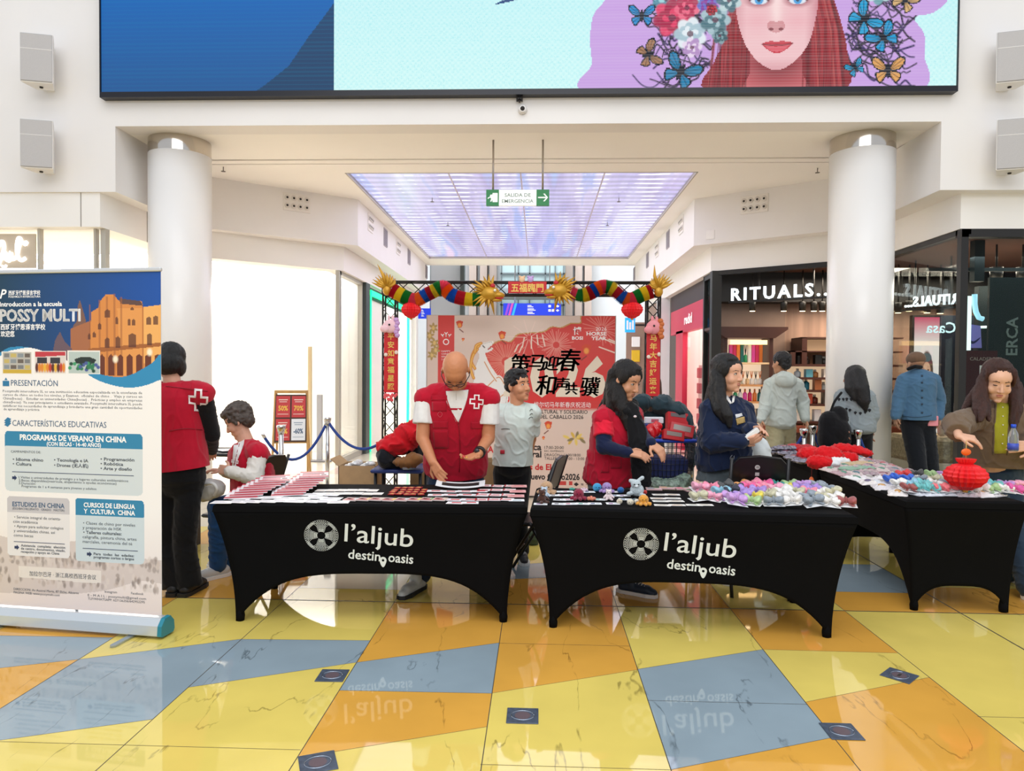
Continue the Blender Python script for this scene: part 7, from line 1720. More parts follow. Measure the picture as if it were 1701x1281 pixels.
S.cap(j['hip'].lerp(j['neck'], .18), j['hip'] + V3(.0, 0, -.03), .19, .2, flat=True, sq=((0, 1, 0), .78))
vest = S.bake('vest', REDV, t, vox=.008, smooth=5, fold=.014, fs=(10, 10, 4), cut=[(J(300, 779, 4.9), V3(.12, 0, -1))])
wr = Wrap([vest]); cross_badge(wr, 329, 665, 5.6, vest, .06, .86)
wr.line([(282, 716), (310, 712), (348, 716)], .003, 'waist_seam', plain('#8f0d22', .6), vest); wr.line([(276, 642), (310, 646), (345, 650)], .003, 'yoke_seam', plain('#8f0d22', .6), vest)
S = Sculpt(); pelv(S, j); S.ell(j['hip'] + V3(0, 0, -.04), (.17, .13, .13))
for s in 'LR': S.cap(j['hp' + s], j['kn' + s], .095, .078); S.cap(j['kn' + s], j['an' + s] + V3(0, 0, -.045), .078, .09, flat=True)
S.bake('trousers', BLKC, t, vox=.01, smooth=3, fold=.012)
for s in 'LR': shoe(t, j['an' + s], (.1 if s == 'R' else -.15, 1), '#17171a', '#222222')

# ---- 3 seated woman
t = person('seated person with short grey brown hair in a red vest, looking down at papers'); SK = skinm('#d6a48a')
j = dict(neck=J(409, 735, 5.4), hip=J(424, 838, 5.4), shL=J(416, 752, 5.58), shR=J(428, 754, 5.24), elR=J(423, 795, 5.15), wrR=J(382, 783, 5.05), elL=J(405, 792, 5.6), wrL=J(372, 782, 5.3))
j.update(hpL=J(420, 843, 5.5), hpR=J(422, 845, 5.28), knL=J(378, 838, 5.5), knR=J(364, 842, 5.2), anL=J(384, 935, 5.45), anR=J(362, 938, 5.22))
T = head_T(J(396, 700, 5.4), (-.9, -.18, -.5), (-.42, 0, .9), 1.12)
S = Sculpt(); head(S, T, 1.12); S.cap(J(401, 712, 5.4), j['neck'], .052, .06); torso(S, j, fat=1.0)
for s in 'LR': arm(S, j, s); leg(S, j, s)
hand(S, j['wrR'], V3(-.9, .3, .1), (0, -1, .3), 1, .5); hand(S, j['wrL'], V3(-.9, -.3, .1), (0, 0, 1), -1, .4)
bakebody(S, SK, t); face_parts(t, T, 1.12, '#4a3a30', down=True)
HG = mat('hair_greybrown', '#4b423b', .6, bump=.8, bump_s=60, noise_s=40, noise_a=.4)
S = Sculpt(); S.T = T; S.ell((0, .022, .046), (.088, .1, .09)); S.ell((0, .058, -.005), (.076, .05, .07)); S.ell((0, -.036, .08), (.066, .05, .035)); [S.ell((s * .072, .018, .012), (.018, .045, .045)) for s in (-1, 1)]
S.bake('hair', HG, t, vox=.006, smooth=2, rough=.012, rs=45)
S = Sculpt(); torso(S, j, .012)
for s in 'LR': arm(S, j, s, .022)
S.bake('sweater', cloth('cream_knit', '#d9d5cc'), t, vox=.008, smooth=3, fold=.014, fs=(16, 16, 16))
S = Sculpt(); torso(S, j, .036, 1.0, 1.1, pelvis=True)
for s in 'LR': S.ell(j['sh' + s].lerp(j['neck'], .35), (.07, .07, .075))
vest = S.bake('vest', REDV, t, vox=.008, smooth=5, fold=.014, fs=(10, 10, 6), cut=[(J(410, 836, 5.3), V3(-.2, 0, -1))])
wr = Wrap([vest]); wr.patch([(389, 735), (406, 730), (404, 742), (392, 772), (386, 778)], 'shirt_front', WHT, vest, .003, 10)
cross_badge(wr, 391, 767, 2.1, vest, .15, .8); wr.line([(398, 738), (390, 770), (383, 800)], .0035, 'zip', plain('#8f0d22', .5), vest)
S = Sculpt(); pelv(S, j); S.ell(j['hip'] + V3(0, 0, -.02), (.15, .16, .11))
for s in 'LR': leg(S, j, s, .02, r=(.085, .062, .058, .045))
S.bake('jeans', cloth('jeans_blue', '#1e4574'), t, vox=.009, smooth=3, fold=.016)
for s in 'LR': shoe(t, V3(j['an' + s].x, j['an' + s].y, .08), (-.55, -.75) if s == 'R' else (-.9, .1), '#c9c7c4', '#e9e7e4')
b = MB(); c = j['wrR'] + (j['elR'] - j['wrR']) * .12; b.tube([c + V3(.012, 0, 0), c - V3(.012, 0, 0)], .036, 14).build('wrist_watch', plain('#c9b48a', .25, metal=.6), t)
tt = thing('shoulder_bag', 'small white and grey bag resting on the seated person’s lap', 'bag', (0, 0, 0)); S = Sculpt(); S.ell(J(350, 812, 5.12), (.11, .08, .075)); S.ell(J(340, 818, 5.1), (.08, .06, .07)); S.bake('bag', cloth('bag_white', '#cfccc8'), tt, vox=.008, smooth=2, fold=.012)
MB().tube([p for p in smooth_curve([J(335, 806, 5.03), J(352, 803, 5.0), J(360, 812, 5.0), J(356, 824, 5.03)], 6)], .012, 8).build('strap', cloth('bag_strap', '#e2dfdb'), tt)

# ---- 4 boy
t = person('boy with short black hair in a pale mint T-shirt before the poster'); SK = skinm('#cf9570')
j = dict(neck=J(859, 672, 5.72), hip=J(851, 775, 5.8), shL=J(884, 687, 5.72), shR=J(832, 687, 5.75), elL=J(884, 730, 5.82), wrL=J(876, 775, 5.95), elR=J(830, 730, 5.9), wrR=J(846, 765, 6.0))
j.update(hpL=J(864, 785, 5.8), hpR=J(838, 785, 5.8), knL=J(862, 850, 5.8), knR=J(838, 850, 5.8), anL=V3(-.12, 5.85, .08), anR=V3(-.28, 5.85, .08))
T = head_T(J(861, 641, 5.7), (.74, -.64, .1), (-.12, .05, 1), 1.12)
S = Sculpt(); head(S, T, 1.12); S.cap(J(857, 655, 5.72), j['neck'], .052, .058); torso(S, j, -.005, .95)
for s in 'LR': arm(S, j, s, r=(.042, .036, .032, .024)); leg(S, j, s, k=.9)
for s in 'LR': hand(S, j['wr' + s], V3(0, .2, -1), (1 if s == 'L' else -1, 0, 0), 1, .4, .9)
bakebody(S, SK, t); face_parts(t, T, 1.12, '#181210', '#a0564c', iris=(.7, .3), thickb=.0042)
S = Sculpt(); S.T = T; S.ell((0, .019, .046), (.082, .096, .082)); S.ell((0, -.02, .088), (.066, .054, .03)); S.ell((0, .066, .0), (.066, .036, .05)); [S.ell((s * .074, -.0, .026), (.009, .028, .034)) for s in (-1, 1)]
S.bake('hair', HB, t, vox=.0055, smooth=2, rough=.008, rs=60)
S = Sculpt(); torso(S, j, .03, 1.0, 1.12)
for s in 'LR': S.cap(j['sh' + s], j['sh' + s].lerp(j['el' + s], .78), .066, .07, flat=True); S.ell(j['sh' + s], (.06, .06, .06))
S.cap(j['hip'].lerp(j['neck'], .3), j['hip'] + V3(0, 0, .0), .155, .165, flat=True, sq=((0, 1, 0), .8))
sh_ = S.bake('sweatshirt', cloth('mint', '#ccd8d0'), t, vox=.008, smooth=4, fold=.016, fs=(9, 9, 6), cut=[(J(850, 771, 5.8), V3(0, 0, -1))])
wr = Wrap([sh_]); wr.patch([(831.5, 747.5), (838.5, 747.5), (838.5, 754), (831.5, 754)], 'red_tag', plain('#c22c3c', .6), sh_, .004, 3)
for (x, y, l) in ((833, 713, 14), (880, 681, 5), (880, 688, 5), (878, 694, 7)): wr.line([(x, y + (2 if x > 860 else 0)), (x + l * .5, y - 1), (x + l, y)], .0022, 'print_line', plain('#3a4442', .6), sh_)
S = Sculpt(); pelv(S, j); S.ell(j['hip'] + V3(0, 0, -.02), (.15, .12, .1)); S.cap(j['hip'], j['hip'].lerp(j['neck'], .15), .14, .135, flat=True, sq=((0, 1, 0), .85))
for s in 'LR': leg(S, j, s, .02, k=.95)
S.bake('trousers', BLKC, t, vox=.01, smooth=3)
for s in 'LR': shoe(t, j['an' + s], (.1, -1), '#2b2b2e')

# ---- 5 woman with scarf
t = person('person with long dark hair, black scarf, red vest over navy sleeves beside the cart'); SK = skinm('#ca9272')
j = dict(neck=J(1028, 672, 5.35), hip=J(1015, 795, 5.4), shR=J(1003, 697, 5.25), shL=J(1050, 692, 5.48), elR=J(1003, 742, 5.15), wrR=J(1043, 752, 5.0), elL=J(1068, 728, 5.35), wrL=J(1081, 736, 5.1))
j.update(hpL=J(1030, 805, 5.45), hpR=J(1000, 805, 5.38), knL=V3(.62, 5.35, .48), knR=V3(.5, 5.4, .48), anL=V3(.72, 5.12, .09), anR=V3(.4, 5.5, .09))
T = head_T(J(1041, 633, 5.28), (.66, -.62, -.34), (.12, -.1, 1), 1.2)
S = Sculpt(); head(S, T, 1.2); S.cap(J(1035, 650, 5.3), j['neck'], .052, .062); torso(S, j)
for s in 'LR': arm(S, j, s); leg(S, j, s)
hand(S, j['wrR'], V3(.95, -.15, -.12), (.1, -.5, .8), -1, .38, 1.1); hand(S, j['wrL'], V3(.55, -.4, -.45), (.2, -.6, .7), 1, .5, 1.1)
bakebody(S, SK, t, .0055); face_parts(t, T, 1.2, '#2a1c16', '#9c5a4c', iris=(.3, -.5), down=False)
HD = mat('hair_darkbrown', '#120d0b', .42, spec=.4, bump=.6, bump_s=80, stretch=(6, 6, .5))
S = Sculpt(); S.T = T; S.ell((0, .024, .046), (.084, .098, .085)); S.ell((.012, -.012, .094), (.058, .05, .022)); [S.ell((s * .073, -.014, .036), (.013, .04, .05)) for s in (-1, 1)]; S.T = None
for a in ([J(1020, 622, 5.3), J(1012, 655, 5.33), J(1004, 690, 5.36)], [J(1028, 618, 5.4), J(1016, 655, 5.42), J(996, 680, 5.42)], [J(1026, 640, 5.26), J(1025, 665, 5.22), J(1032, 695, 5.2)], [J(1018, 645, 5.28), J(1016, 675, 5.26), J(1022, 702, 5.24)], [J(1028, 650, 5.24), J(1034, 680, 5.19), J(1042, 712, 5.17)]): S.chain(a, [.052, .045, .02])
S.bake('hair', HD, t, vox=.007, smooth=3, fold=.008, fs=(45, 45, 5))
S = Sculpt(); torso(S, j, .01)
for s in 'LR': arm(S, j, s, .018)
S.bake('navy_shirt', cloth('navy_sleeve', '#0f1a3a'), t, vox=.008, smooth=3, fold=.01)
S = Sculpt(); torso(S, j, .04, 1.02, 1.2)
for s in 'LR': S.ell(j['sh' + s].lerp(j['neck'], .2), (.082, .082, .08))
S.cap(j['hip'].lerp(j['neck'], .35), j['hip'] + V3(0, 0, -.02), .2, .22, flat=True, sq=((0, 1, 0), .85))
vest = S.bake('vest', REDV, t, vox=.008, smooth=5, fold=.02, fs=(9, 9, 6), cut=[(J(1010, 805, 5.4), V3(0, 0, -1))])
S = Sculpt(); S.ell(j['shR'], (.082, .078, .08)); S.cap(j['shR'], j['shR'].lerp(j['elR'], .66), .08, .079, flat=True); S.bake('red_sleeve', cloth('red_tee', '#d81c36'), t, vox=.008, smooth=3, fold=.014)
wr = Wrap([vest]); wr.patch([(1014, 757), (1032, 757), (1032, 778), (1014, 778)], 'pocket', cloth('red_pocket', '#ab0f29'), vest, .004, 6); wr.patch([(1006, 765), (1012, 765), (1012, 785), (998, 785)], 'pocket', cloth('red_pocket', '#ab0f29'), vest, .004, 6)
S = Sculpt(); S.chain([J(1018, 672, 5.32), J(1036, 684, 5.2), J(1050, 683, 5.22), J(1050, 672, 5.38)], [.05, .055, .05, .045]); S.chain([J(1046, 680, 5.2), J(1056, 710, 5.16), J(1063, 745, 5.12), J(1066, 785, 5.12), J(1066, 800, 5.12)], [.058, .068, .07, .072, .07], sq=((0, 1, 0), .5))
S.bake('scarf', BLKC, t, vox=.008, smooth=3, fold=.02, fs=(20, 20, 5))
b = MB().ball(J(1055, 692, 5.09), (.012, .006, .009)); b.build('pin', plain('#d9c9cc', .3), t)
S = Sculpt(); pelv(S, j); S.ell(j['hip'] + V3(0, 0, -.05), (.18, .15, .12))
for s in 'LR': leg(S, j, s, .02)
S.bake('jeans', cloth('pale_jeans', '#8c9cac'), t, vox=.01, smooth=3)
shoe(t, V3(.66, 5.02, .08), (.85, -.5), '#1c2a3c', '#e9e6e2'); shoe(t, j['anR'], (.5, -.8), '#1c2a3c', '#e9e6e2')

# ---- 6 girl in navy hoodie
t = person('girl with long black hair in a navy hoodie and grey skirt holding a white box'); SK = skinm('#dba68a')
j = dict(neck=J(1204, 660, 5.42), hip=J(1202, 775, 5.45), shR=J(1182, 680, 5.36), shL=J(1232, 682, 5.46), elR=J(1184, 735, 5.3), wrR=J(1231, 733, 5.12), elL=J(1242, 722, 5.4), wrL=J(1248, 714, 5.2))
j.update(hpL=J(1215, 785, 5.48), hpR=J(1190, 785, 5.42), knL=V3(1.5, 5.42, .48), knR=V3(1.38, 5.4, .48), anL=V3(1.5, 5.45, .08), anR=V3(1.36, 5.42, .08))
T = head_T(J(1210, 621, 5.36), (.66, -.74, -.06), (-.05, 0, 1), 1.2)
S = Sculpt(); head(S, T, 1.2, nose=.85); S.cap(J(1206, 638, 5.4), j['neck'], .05, .055); torso(S, j)
for s in 'LR': arm(S, j, s); leg(S, j, s, r=(.075, .05, .048, .034))
hand(S, j['wrR'], V3(.85, -.3, .15), (.1, -.75, -.5), 1, .5, 1.05); hand(S, j['wrL'], V3(.5, -.7, .1), (.5, .2, .6), -1, .5, 1.05)
bakebody(S, SK, t, .0055); face_parts(t, T, 1.2, '#241a18', '#a8594e', iris=(.6, 0), thickb=.0028)
S = Sculpt(); S.T = T; S.ell((0, .026, .045), (.085, .098, .086)); S.ell((-.01, -.012, .094), (.056, .05, .022)); [S.ell((s * .074, -.01, .036), (.014, .045, .055)) for s in (-1, 1)]; S.T = None
for a in ([J(1190, 622, 5.36), J(1186, 655, 5.34), J(1192, 680, 5.27), J(1203, 700, 5.24)], [J(1195, 630, 5.33), J(1196, 665, 5.28), J(1208, 690, 5.23), J(1212, 708, 5.22)], [J(1195, 612, 5.45), J(1182, 655, 5.47), J(1172, 690, 5.44), J(1170, 705, 5.4)], [J(1205, 612, 5.5), J(1195, 655, 5.52), J(1185, 690, 5.5), J(1180, 700, 5.5)]): S.chain(a, [.05, .045, .042, .018])
S.bake('hair', HB, t, vox=.007, smooth=3, fold=.009, fs=(45, 45, 5))
NV = cloth('navy_hoodie', '#16233f')
S = Sculpt(); torso(S, j, .04, 1.1, 1.2); S.cap(j['hip'].lerp(j['neck'], .5), j['hip'] + V3(0, 0, .02), .2, .215, flat=True, sq=((0, 1, 0), .85))
for s in 'LR': arm(S, j, s, .032, r=(.055, .055, .055, .03))
S.ell(J(1190, 672, 5.5), (.1, .07, .07)); S.ell(J(1217, 668, 5.34), (.05, .04, .035))
hd = S.bake('hoodie', NV, t, vox=.008, smooth=4, fold=.024, fs=(9, 9, 8), cut=[(J(1200, 775, 5.4), V3(.25, 0, -1))])
wr = Wrap([hd]); wr.patch([(1221, 689), (1232, 686), (1233, 691), (1222, 695)], 'white_print', plain('#d9dce0', .6), hd, .004, 4); wr.patch([(1222, 696), (1236, 692), (1237, 702), (1224, 706)], 'yellow_print', plain('#b89a5c', .6), hd, .004, 4)
wr.patch([(1208, 657), (1215, 670), (1212, 672), (1204, 661)], 'collar', WHT, hd, .006, 5); wr.patch([(1221, 657), (1219, 668), (1215, 671), (1217, 659)], 'collar', WHT, hd, .006, 5)
wr.line([(1216, 756), (1213, 760), (1214, 765), (1218, 764), (1219, 757)], .002, 'ring_print', plain('#c9ccd4', .5), hd)
S = Sculpt(); S.cap(J(1201, 768, 5.45), J(1198, 801, 5.45), .165, .195, flat=True, sq=((0, 1, 0), .8)); S.bake('skirt', cloth('grey_skirt', '#535c60'), t, vox=.008, smooth=2, fold=.015, fs=(16, 16, 3))
for s in 'LR': shoe(t, j['an' + s], (.3, -1), '#202024')
tt = thing('white_box', 'small white box held by the girl in the navy hoodie', 'box', J(1249, 721, 5.1)); tt.rotation_euler = (0, -R(38), 0); MB().rbox(-.055, .055, -.02, .02, -.018, .018, .004).build('box', plain('#e9e9e6', .4), tt)

# ---- 7 boy in hoodie from behind
t = person('boy seen from behind in a pale grey hoodie and khaki trousers before the cosmetics shop'); SK = skinm('#c4906f')
j = dict(neck=J(1300, 622, 8.3), hip=J(1296, 702, 8.3), shL=J(1280, 640, 8.3), shR=J(1322, 640, 8.3), elL=J(1273, 672, 8.25), wrL=J(1264, 697, 8.15), elR=J(1333, 668, 8.35), wrR=J(1338, 695, 8.25))
j.update(hpL=J(1288, 710, 8.3), hpR=J(1306, 710, 8.3), knL=J(1287, 765, 8.15), knR=J(1309, 765, 8.4), anL=V3(2.75, 8.1, .08), anR=V3(2.98, 8.55, .1))
T = head_T(J(1297, 603, 8.28), (-.6, .8, -.05), (0, 0, 1), 1.1)
S = Sculpt(); head(S, T, 1.1); S.cap(J(1298, 612, 8.3), j['neck'], .052, .058); torso(S, j, -.005)
for s in 'LR': arm(S, j, s); leg(S, j, s); hand(S, j['wr' + s], V3(.0 if s == 'L' else .2, -.2, -1), (-1 if s == 'L' else 1, 0, 0), -1, .4)
bakebody(S, SK, t, .008)
S = Sculpt(); S.T = T; S.ell((0, .02, .04), (.086, .098, .086)); S.ell((0, .06, -.01), (.072, .045, .065)); S.bake('hair', HB, t, vox=.008, smooth=2, rough=.008, rs=50)
S = Sculpt(); torso(S, j, .035, 1.0, 1.1)
for s in 'LR': arm(S, j, s, .03, r=(.055, .05, .05, .03))
S.ell(J(1306, 632, 8.16), (.12, .07, .09)); S.ell(J(1302, 624, 8.2), (.09, .07, .05))
S.cap(j['hip'].lerp(j['neck'], .3), j['hip'] + V3(0, 0, .02), .165, .165, flat=True, sq=((0, 1, 0), .8))
S.bake('hoodie', cloth('pale_hoodie', '#bcc3ba'), t, vox=.01, smooth=3, fold=.022, fs=(7, 7, 7))
S = Sculpt(); pelv(S, j); S.ell(j['hip'] + V3(0, 0, -.03), (.16, .12, .1))
for s in 'LR': leg(S, j, s, .03)
S.bake('trousers', cloth('khaki', '#a39a78'), t, vox=.011, smooth=3, fold=.012)
shoe(t, j['anL'], (-.3, 1), '#e6e6e2'); shoe(t, j['anR'], (-.3, 1), '#e6e6e2')

# ---- 8 person in heart sweater
t = person('person with long black hair in a grey sweater with black hearts before the column'); SK = skinm('#c9937a')
j = dict(neck=J(1422, 645, 7.78), hip=J(1424, 712, 7.78), shL=J(1400, 660, 7.8), shR=J(1440, 660, 7.76), elL=J(1396, 690, 7.75), wrL=J(1402, 708, 7.6), elR=J(1447, 690, 7.75), wrR=J(1443, 712, 7.8))
j.update(hpL=J(1415, 722, 7.78), hpR=J(1433, 722, 7.78), knL=V3(3.4, 7.7, .5), knR=V3(3.55, 7.85, .52), anL=V3(3.38, 7.7, .08), anR=V3(3.62, 8.0, .3))
T = head_T(J(1418, 627, 7.76), (-.85, .45, -.1), (0, 0, 1), 1.05)
S = Sculpt(); head(S, T, 1.05); S.cap(J(1419, 636, 7.78), j['neck'], .05, .055); torso(S, j)
for s in 'LR': arm(S, j, s); leg(S, j, s); hand(S, j['wr' + s], V3(.05, -.2, -1), (-1, 0, 0), -1, .45)
bakebody(S, SK, t, .008)
S = Sculpt(); S.T = T; S.ell((0, .02, .038), (.088, .1, .09)); S.T = None; S.chain([J(1424, 622, 7.7), J(1430, 645, 7.62), J(1434, 665, 7.6), J(1438, 682, 7.62)], [.085, .085, .07, .02]); S.chain([J(1414, 625, 7.72), J(1413, 645, 7.66), J(1420, 662, 7.62)], [.07, .06, .03])
S.bake('hair', HB, t, vox=.009, smooth=3, fold=.008, fs=(40, 40, 5))
S = Sculpt(); torso(S, j, .04, 1.05, 1.15)
for s in 'LR': arm(S, j, s, .03, r=(.06, .06, .055, .035))
S.cap(j['hip'].lerp(j['neck'], .3), j['hip'] + V3(0, 0, .02), .19, .17, flat=True, sq=((0, 1, 0), .85))
sw = S.bake('sweater', cloth('grey_sweater', '#8d979b'), t, vox=.01, smooth=4, fold=.015)
wr = Wrap([sw])
for (x, y) in [(1394, 664), (1401, 664), (1407, 663.5), (1414, 664), (1423, 664.5), (1430, 664.5), (1437, 665), (1444, 667), (1394, 682), (1400, 681), (1406, 680), (1412, 681.5), (1421, 686), (1429, 687), (1437, 685), (1444, 682), (1407, 695)]:
    if wr.hit(x, y, 0): wr.patch([(x - 2.6, y - 1), (x - 1.2, y - 2.6), (x + 1.2, y - 2.6), (x + 2.6, y - 1), (x, y + 2.8)], 'heart', plain('#15151a', .8), sw, .005, 3)
S = Sculpt(); pelv(S, j); S.ell(j['hip'] + V3(0, 0, -.04), (.17, .13, .11))
for s in 'LR': leg(S, j, s, .02)
S.bake('trousers', BLKC, t, vox=.012, smooth=3); shoe(t, j['anL'], (-.5, .8), '#1a1a1c', '#1a1a1c'); shoe(t, j['anR'], (-.3, .9), '#1a1a1c', '#1a1a1c')
tt = thing('black_bag', 'large round black bag hanging beside the person in the heart sweater', 'bag', (0, 0, 0)); S = Sculpt(); S.cap(J(1378, 700, 7.62), J(1377, 730, 7.62), .11, .12); S.cap(J(1392, 690, 7.66), J(1394, 732, 7.66), .1, .12); S.ell(J(1388, 716, 7.6), (.16, .11, .15)); S.bake('bag', BLKC, tt, vox=.011, smooth=2, fold=.01)
MB().tube(smooth_curve([J(1378, 690, 7.6), J(1386, 668, 7.62), J(1398, 652, 7.68)], 6), .013, 8).build('strap', BLKC, tt)

# ---- 9 man in denim jacket
t = person('man seen from behind in a blue denim jacket and brown cap'); SK = skinm('#b08468')
j = dict(neck=J(1526, 616, 8.0), hip=J(1524, 695, 8.0), shL=J(1503, 632, 8.0), shR=J(1549, 632, 8.0), elL=J(1494, 662, 8.0), wrL=J(1488, 692, 7.95), elR=J(1559, 665, 8.05), wrR=J(1559, 693, 7.98))
j.update(hpL=J(1514, 705, 8.0), hpR=J(1535, 705, 8.0), knL=V3(4.18, 7.95, .5), knR=V3(4.36, 8.05, .5), anL=V3(4.22, 8.0, .09), anR=V3(4.42, 7.9, .2))
T = head_T(J(1520, 605, 8.0), (-.2, .95, -.1), (0, 0, 1), 1.1)
S = Sculpt(); head(S, T, 1.1, True); S.cap(J(1522, 611, 8.0), j['neck'], .06, .062); torso(S, j)
for s in 'LR': arm(S, j, s); leg(S, j, s); hand(S, j['wr' + s], V3(0, 0, -1), (-1 if s == 'L' else 1, 0, 0), -1, .45)
bakebody(S, SK, t, .008)
S = Sculpt(); S.T = T; S.ell((0, .015, .05), (.085, .1, .075)); S.T = None; S.bake('cap', cloth('brown_cap', '#6d5442'), t, vox=.008, smooth=2)
b = Sculpt(); b.chain([J(1509, 613, 7.92), J(1520, 609, 7.88), J(1530, 610, 7.9)], [.02, .022, .02]); b.bake('black_collar', BLKC, t, vox=.008, smooth=2)
S = Sculpt(); torso(S, j, .035, 1.08, 1.15)
for s in 'LR': arm(S, j, s, .025, r=(.06, .054, .05, .034))
S.cap(j['hip'].lerp(j['neck'], .35), j['hip'] + V3(0, 0, .02), .19, .185, flat=True, sq=((0, 1, 0), .8)); S.ell(J(1524, 617, 7.96), (.09, .08, .035))
jk = S.bake('denim_jacket', cloth('jean_jacket', '#4a6d8a'), t, vox=.01, smooth=4, fold=.014, cut=[(J(1524, 697, 8), V3(0, 0, -1))])
wr = Wrap([jk]); wr.line([(1500, 691), (1524, 693), (1547, 690)], .004, 'hem_seam', plain('#39566f', .7), jk)
for y in (623, 634, 647, 659, 670, 684): wr.patch([(1530, y), (1533, y), (1533, y + 3), (1530, y + 3)], 'stud', plain('#26394c', .5), jk, .004, 2)
S = Sculpt(); pelv(S, j); S.ell(j['hip'] + V3(0, 0, -.03), (.17, .13, .11))
for s in 'LR': leg(S, j, s, .03, r=(.082, .06, .058, .045))
S.bake('jeans', cloth('dark_jeans', '#12161d'), t, vox=.011, smooth=3, fold=.012); shoe(t, j['anL'], (-.1, 1), '#111214', '#1a1a1a'); shoe(t, j['anR'], (.3, .8), '#111214', '#1a1a1a')
tt = thing('pink_bag', 'small pink paper bag in the hand of the man in denim', 'bag', J(1549, 700, 7.9)); MB().rbox(-.06, .05, -.03, .03, -.05, .06, .006).build('bag', plain('#e8909a', .5), tt)

# ---- 10 girl with brown jacket
t = person('girl with long brown hair in a brown jacket and green shirt dangling a red lantern'); SK = skinm('#dcab8e')
j = dict(neck=J(1664, 668, 5.42), hip=J(1655, 790, 5.6), shR=J(1618, 695, 5.35), shL=J(1697, 692, 5.5), elR=J(1588, 706, 5.12), wrR=J(1592, 724, 4.98), elL=J(1722, 745, 5.4), wrL=J(1711, 740, 5.15))
j.update(hpL=J(1672, 800, 5.62), hpR=J(1632, 800, 5.58), knL=V3(3.58, 5.5, .48), knR=V3(3.5, 5.45, .48), anL=V3(3.46, 5.05, .09), anR=V3(3.62, 5.5, .09))
T = head_T(J(1657, 634, 5.28), (-.24, -.88, -.34), (-.02, -.3, .95), 1.22)
S = Sculpt(); head(S, T, 1.2, nose=.9); S.cap(J(1660, 650, 5.36), j['neck'], .05, .056); torso(S, j)
for s in 'LR': arm(S, j, s); leg(S, j, s)
hand(S, j['wrR'], V3(.55, -.25, -.12), (.1, -.5, .85), 1, .55, 1.1); hand(S, j['wrL'], V3(-.9, -.25, -.05), (0, -.9, .2), -1, .5, 1.1)
bakebody(S, SK, t, .0055); face_parts(t, T, 1.2, '#3a261c', '#a8504c', down=True, thickb=.0038)
HR = mat('hair_brown', '#3c1f15', .42, spec=.4, bump=.6, bump_s=80, stretch=(6, 6, .5), noise_s=6, noise_a=.3)
S = Sculpt(); S.T = T; S.ell((0, .036, .05), (.085, .094, .084)); S.ell((0, .0, .098), (.054, .046, .02)); [S.ell((s * .076, -.006, .03), (.012, .04, .06)) for s in (-1, 1)]; S.T = None
for a in ([J(1636, 625, 5.3), J(1626, 655, 5.26), J(1624, 680, 5.2), J(1622, 700, 5.15)], [J(1632, 632, 5.3), J(1630, 662, 5.24), J(1632, 685, 5.15), J(1628, 699, 5.11)], [J(1630, 645, 5.3), J(1637, 675, 5.22), J(1643, 698, 5.16)], [J(1630, 640, 5.4), J(1612, 665, 5.38), J(1598, 685, 5.3)], [J(1682, 626, 5.4), J(1688, 655, 5.36), J(1690, 680, 5.3), J(1684, 714, 5.26)], [J(1684, 645, 5.38), J(1686, 672, 5.3), J(1680, 704, 5.26)], [J(1690, 640, 5.47), J(1696, 670, 5.42), J(1694, 700, 5.4)]): S.chain(a, [.038, .042, .036, .015] if len(a) == 4 else [.035, .036, .014])
S.bake('hair', HR, t, vox=.007, smooth=3, fold=.009, fs=(45, 45, 5))
BJ = cloth('brown_jacket', '#6f5c49')
S = Sculpt(); torso(S, j, .015, 1.0, 1.0); gs = S.bake('green_shirt', cloth('green_shirt', '#a3a02a'), t, vox=.008, smooth=4, fold=.012, fs=(12, 12, 12), cut=[(J(1650, 765, 5.5), V3(0, 0, -1))])
S = Sculpt(); torso(S, j, .045, 1.08, 1.12); S.cap(j['hip'].lerp(j['neck'], .5), j['hip'] + V3(0, 0, .03), .2, .215, flat=True, sq=((0, 1, 0), .8))
S.cap(j['shR'], j['elR'], .085, .09); S.cap(j['elR'], j['wrR'].lerp(j['elR'], .25), .088, .072, flat=True); S.cap(j['shL'], j['elL'], .085, .08); S.cap(j['elL'], j['wrL'].lerp(j['elL'], .25), .08, .065, flat=True)
jk = S.bake('jacket', BJ, t, vox=.009, smooth=4, fold=.02, fs=(8, 8, 10), cut=[(J(1650, 775, 5.5), V3(-.05, 0, -1))])
wr = Wrap([jk, gs]); gs2 = wr.patch([(1655, 660), (1678, 660), (1675, 700), (1673, 753), (1650, 753), (1652, 700)], 'green_front', cloth('green_shirt', '#a3a02a'), t, .004, 16)
for y in (662, 678, 692, 706, 722, 736): 
    h_ = wr.hit(1665, y, .008)
    if h_: MB().ball(h_, .0055, 8, 5).build('button', plain('#e9e6d8', .3), gs2)
wr.line([(1655, 660), (1652, 700), (1650, 755)], .006, 'jacket_edge', BJ, jk); wr.line([(1678, 660), (1675, 700), (1673, 755)], .006, 'jacket_edge', BJ, jk)
S = Sculpt(); pelv(S, j); S.ell(j['hip'] + V3(0, 0, -.04), (.19, .15, .13)); S.cap(j['hip'], j['hip'].lerp(j['neck'], .28), .165, .15, flat=True, sq=((0, 1, 0), .85))
for s in 'LR': leg(S, j, s, .03, r=(.085, .07, .07, .075))
S.bake('jeans', cloth('jeans_slate', '#27384a'), t, vox=.01, smooth=3, fold=.014); shoe(t, V3(3.42, 5.0, .08), (-.1, -1), '#c9c4bc'); shoe(t, j['anR'], (.0, -1), '#c9c4bc')
h1 = J(1604, 732, 4.9)
t = lantern(J(1604, 790, 4.9), .138, .19, 'big red ruffled paper lantern held on a string over the side table')
zt2 = h1.z - t.location.z
MB().tube([(0, 0, .09), (0, 0, zt2)], .0025, 5).build('string', plain('#c9a45a', .6), t)
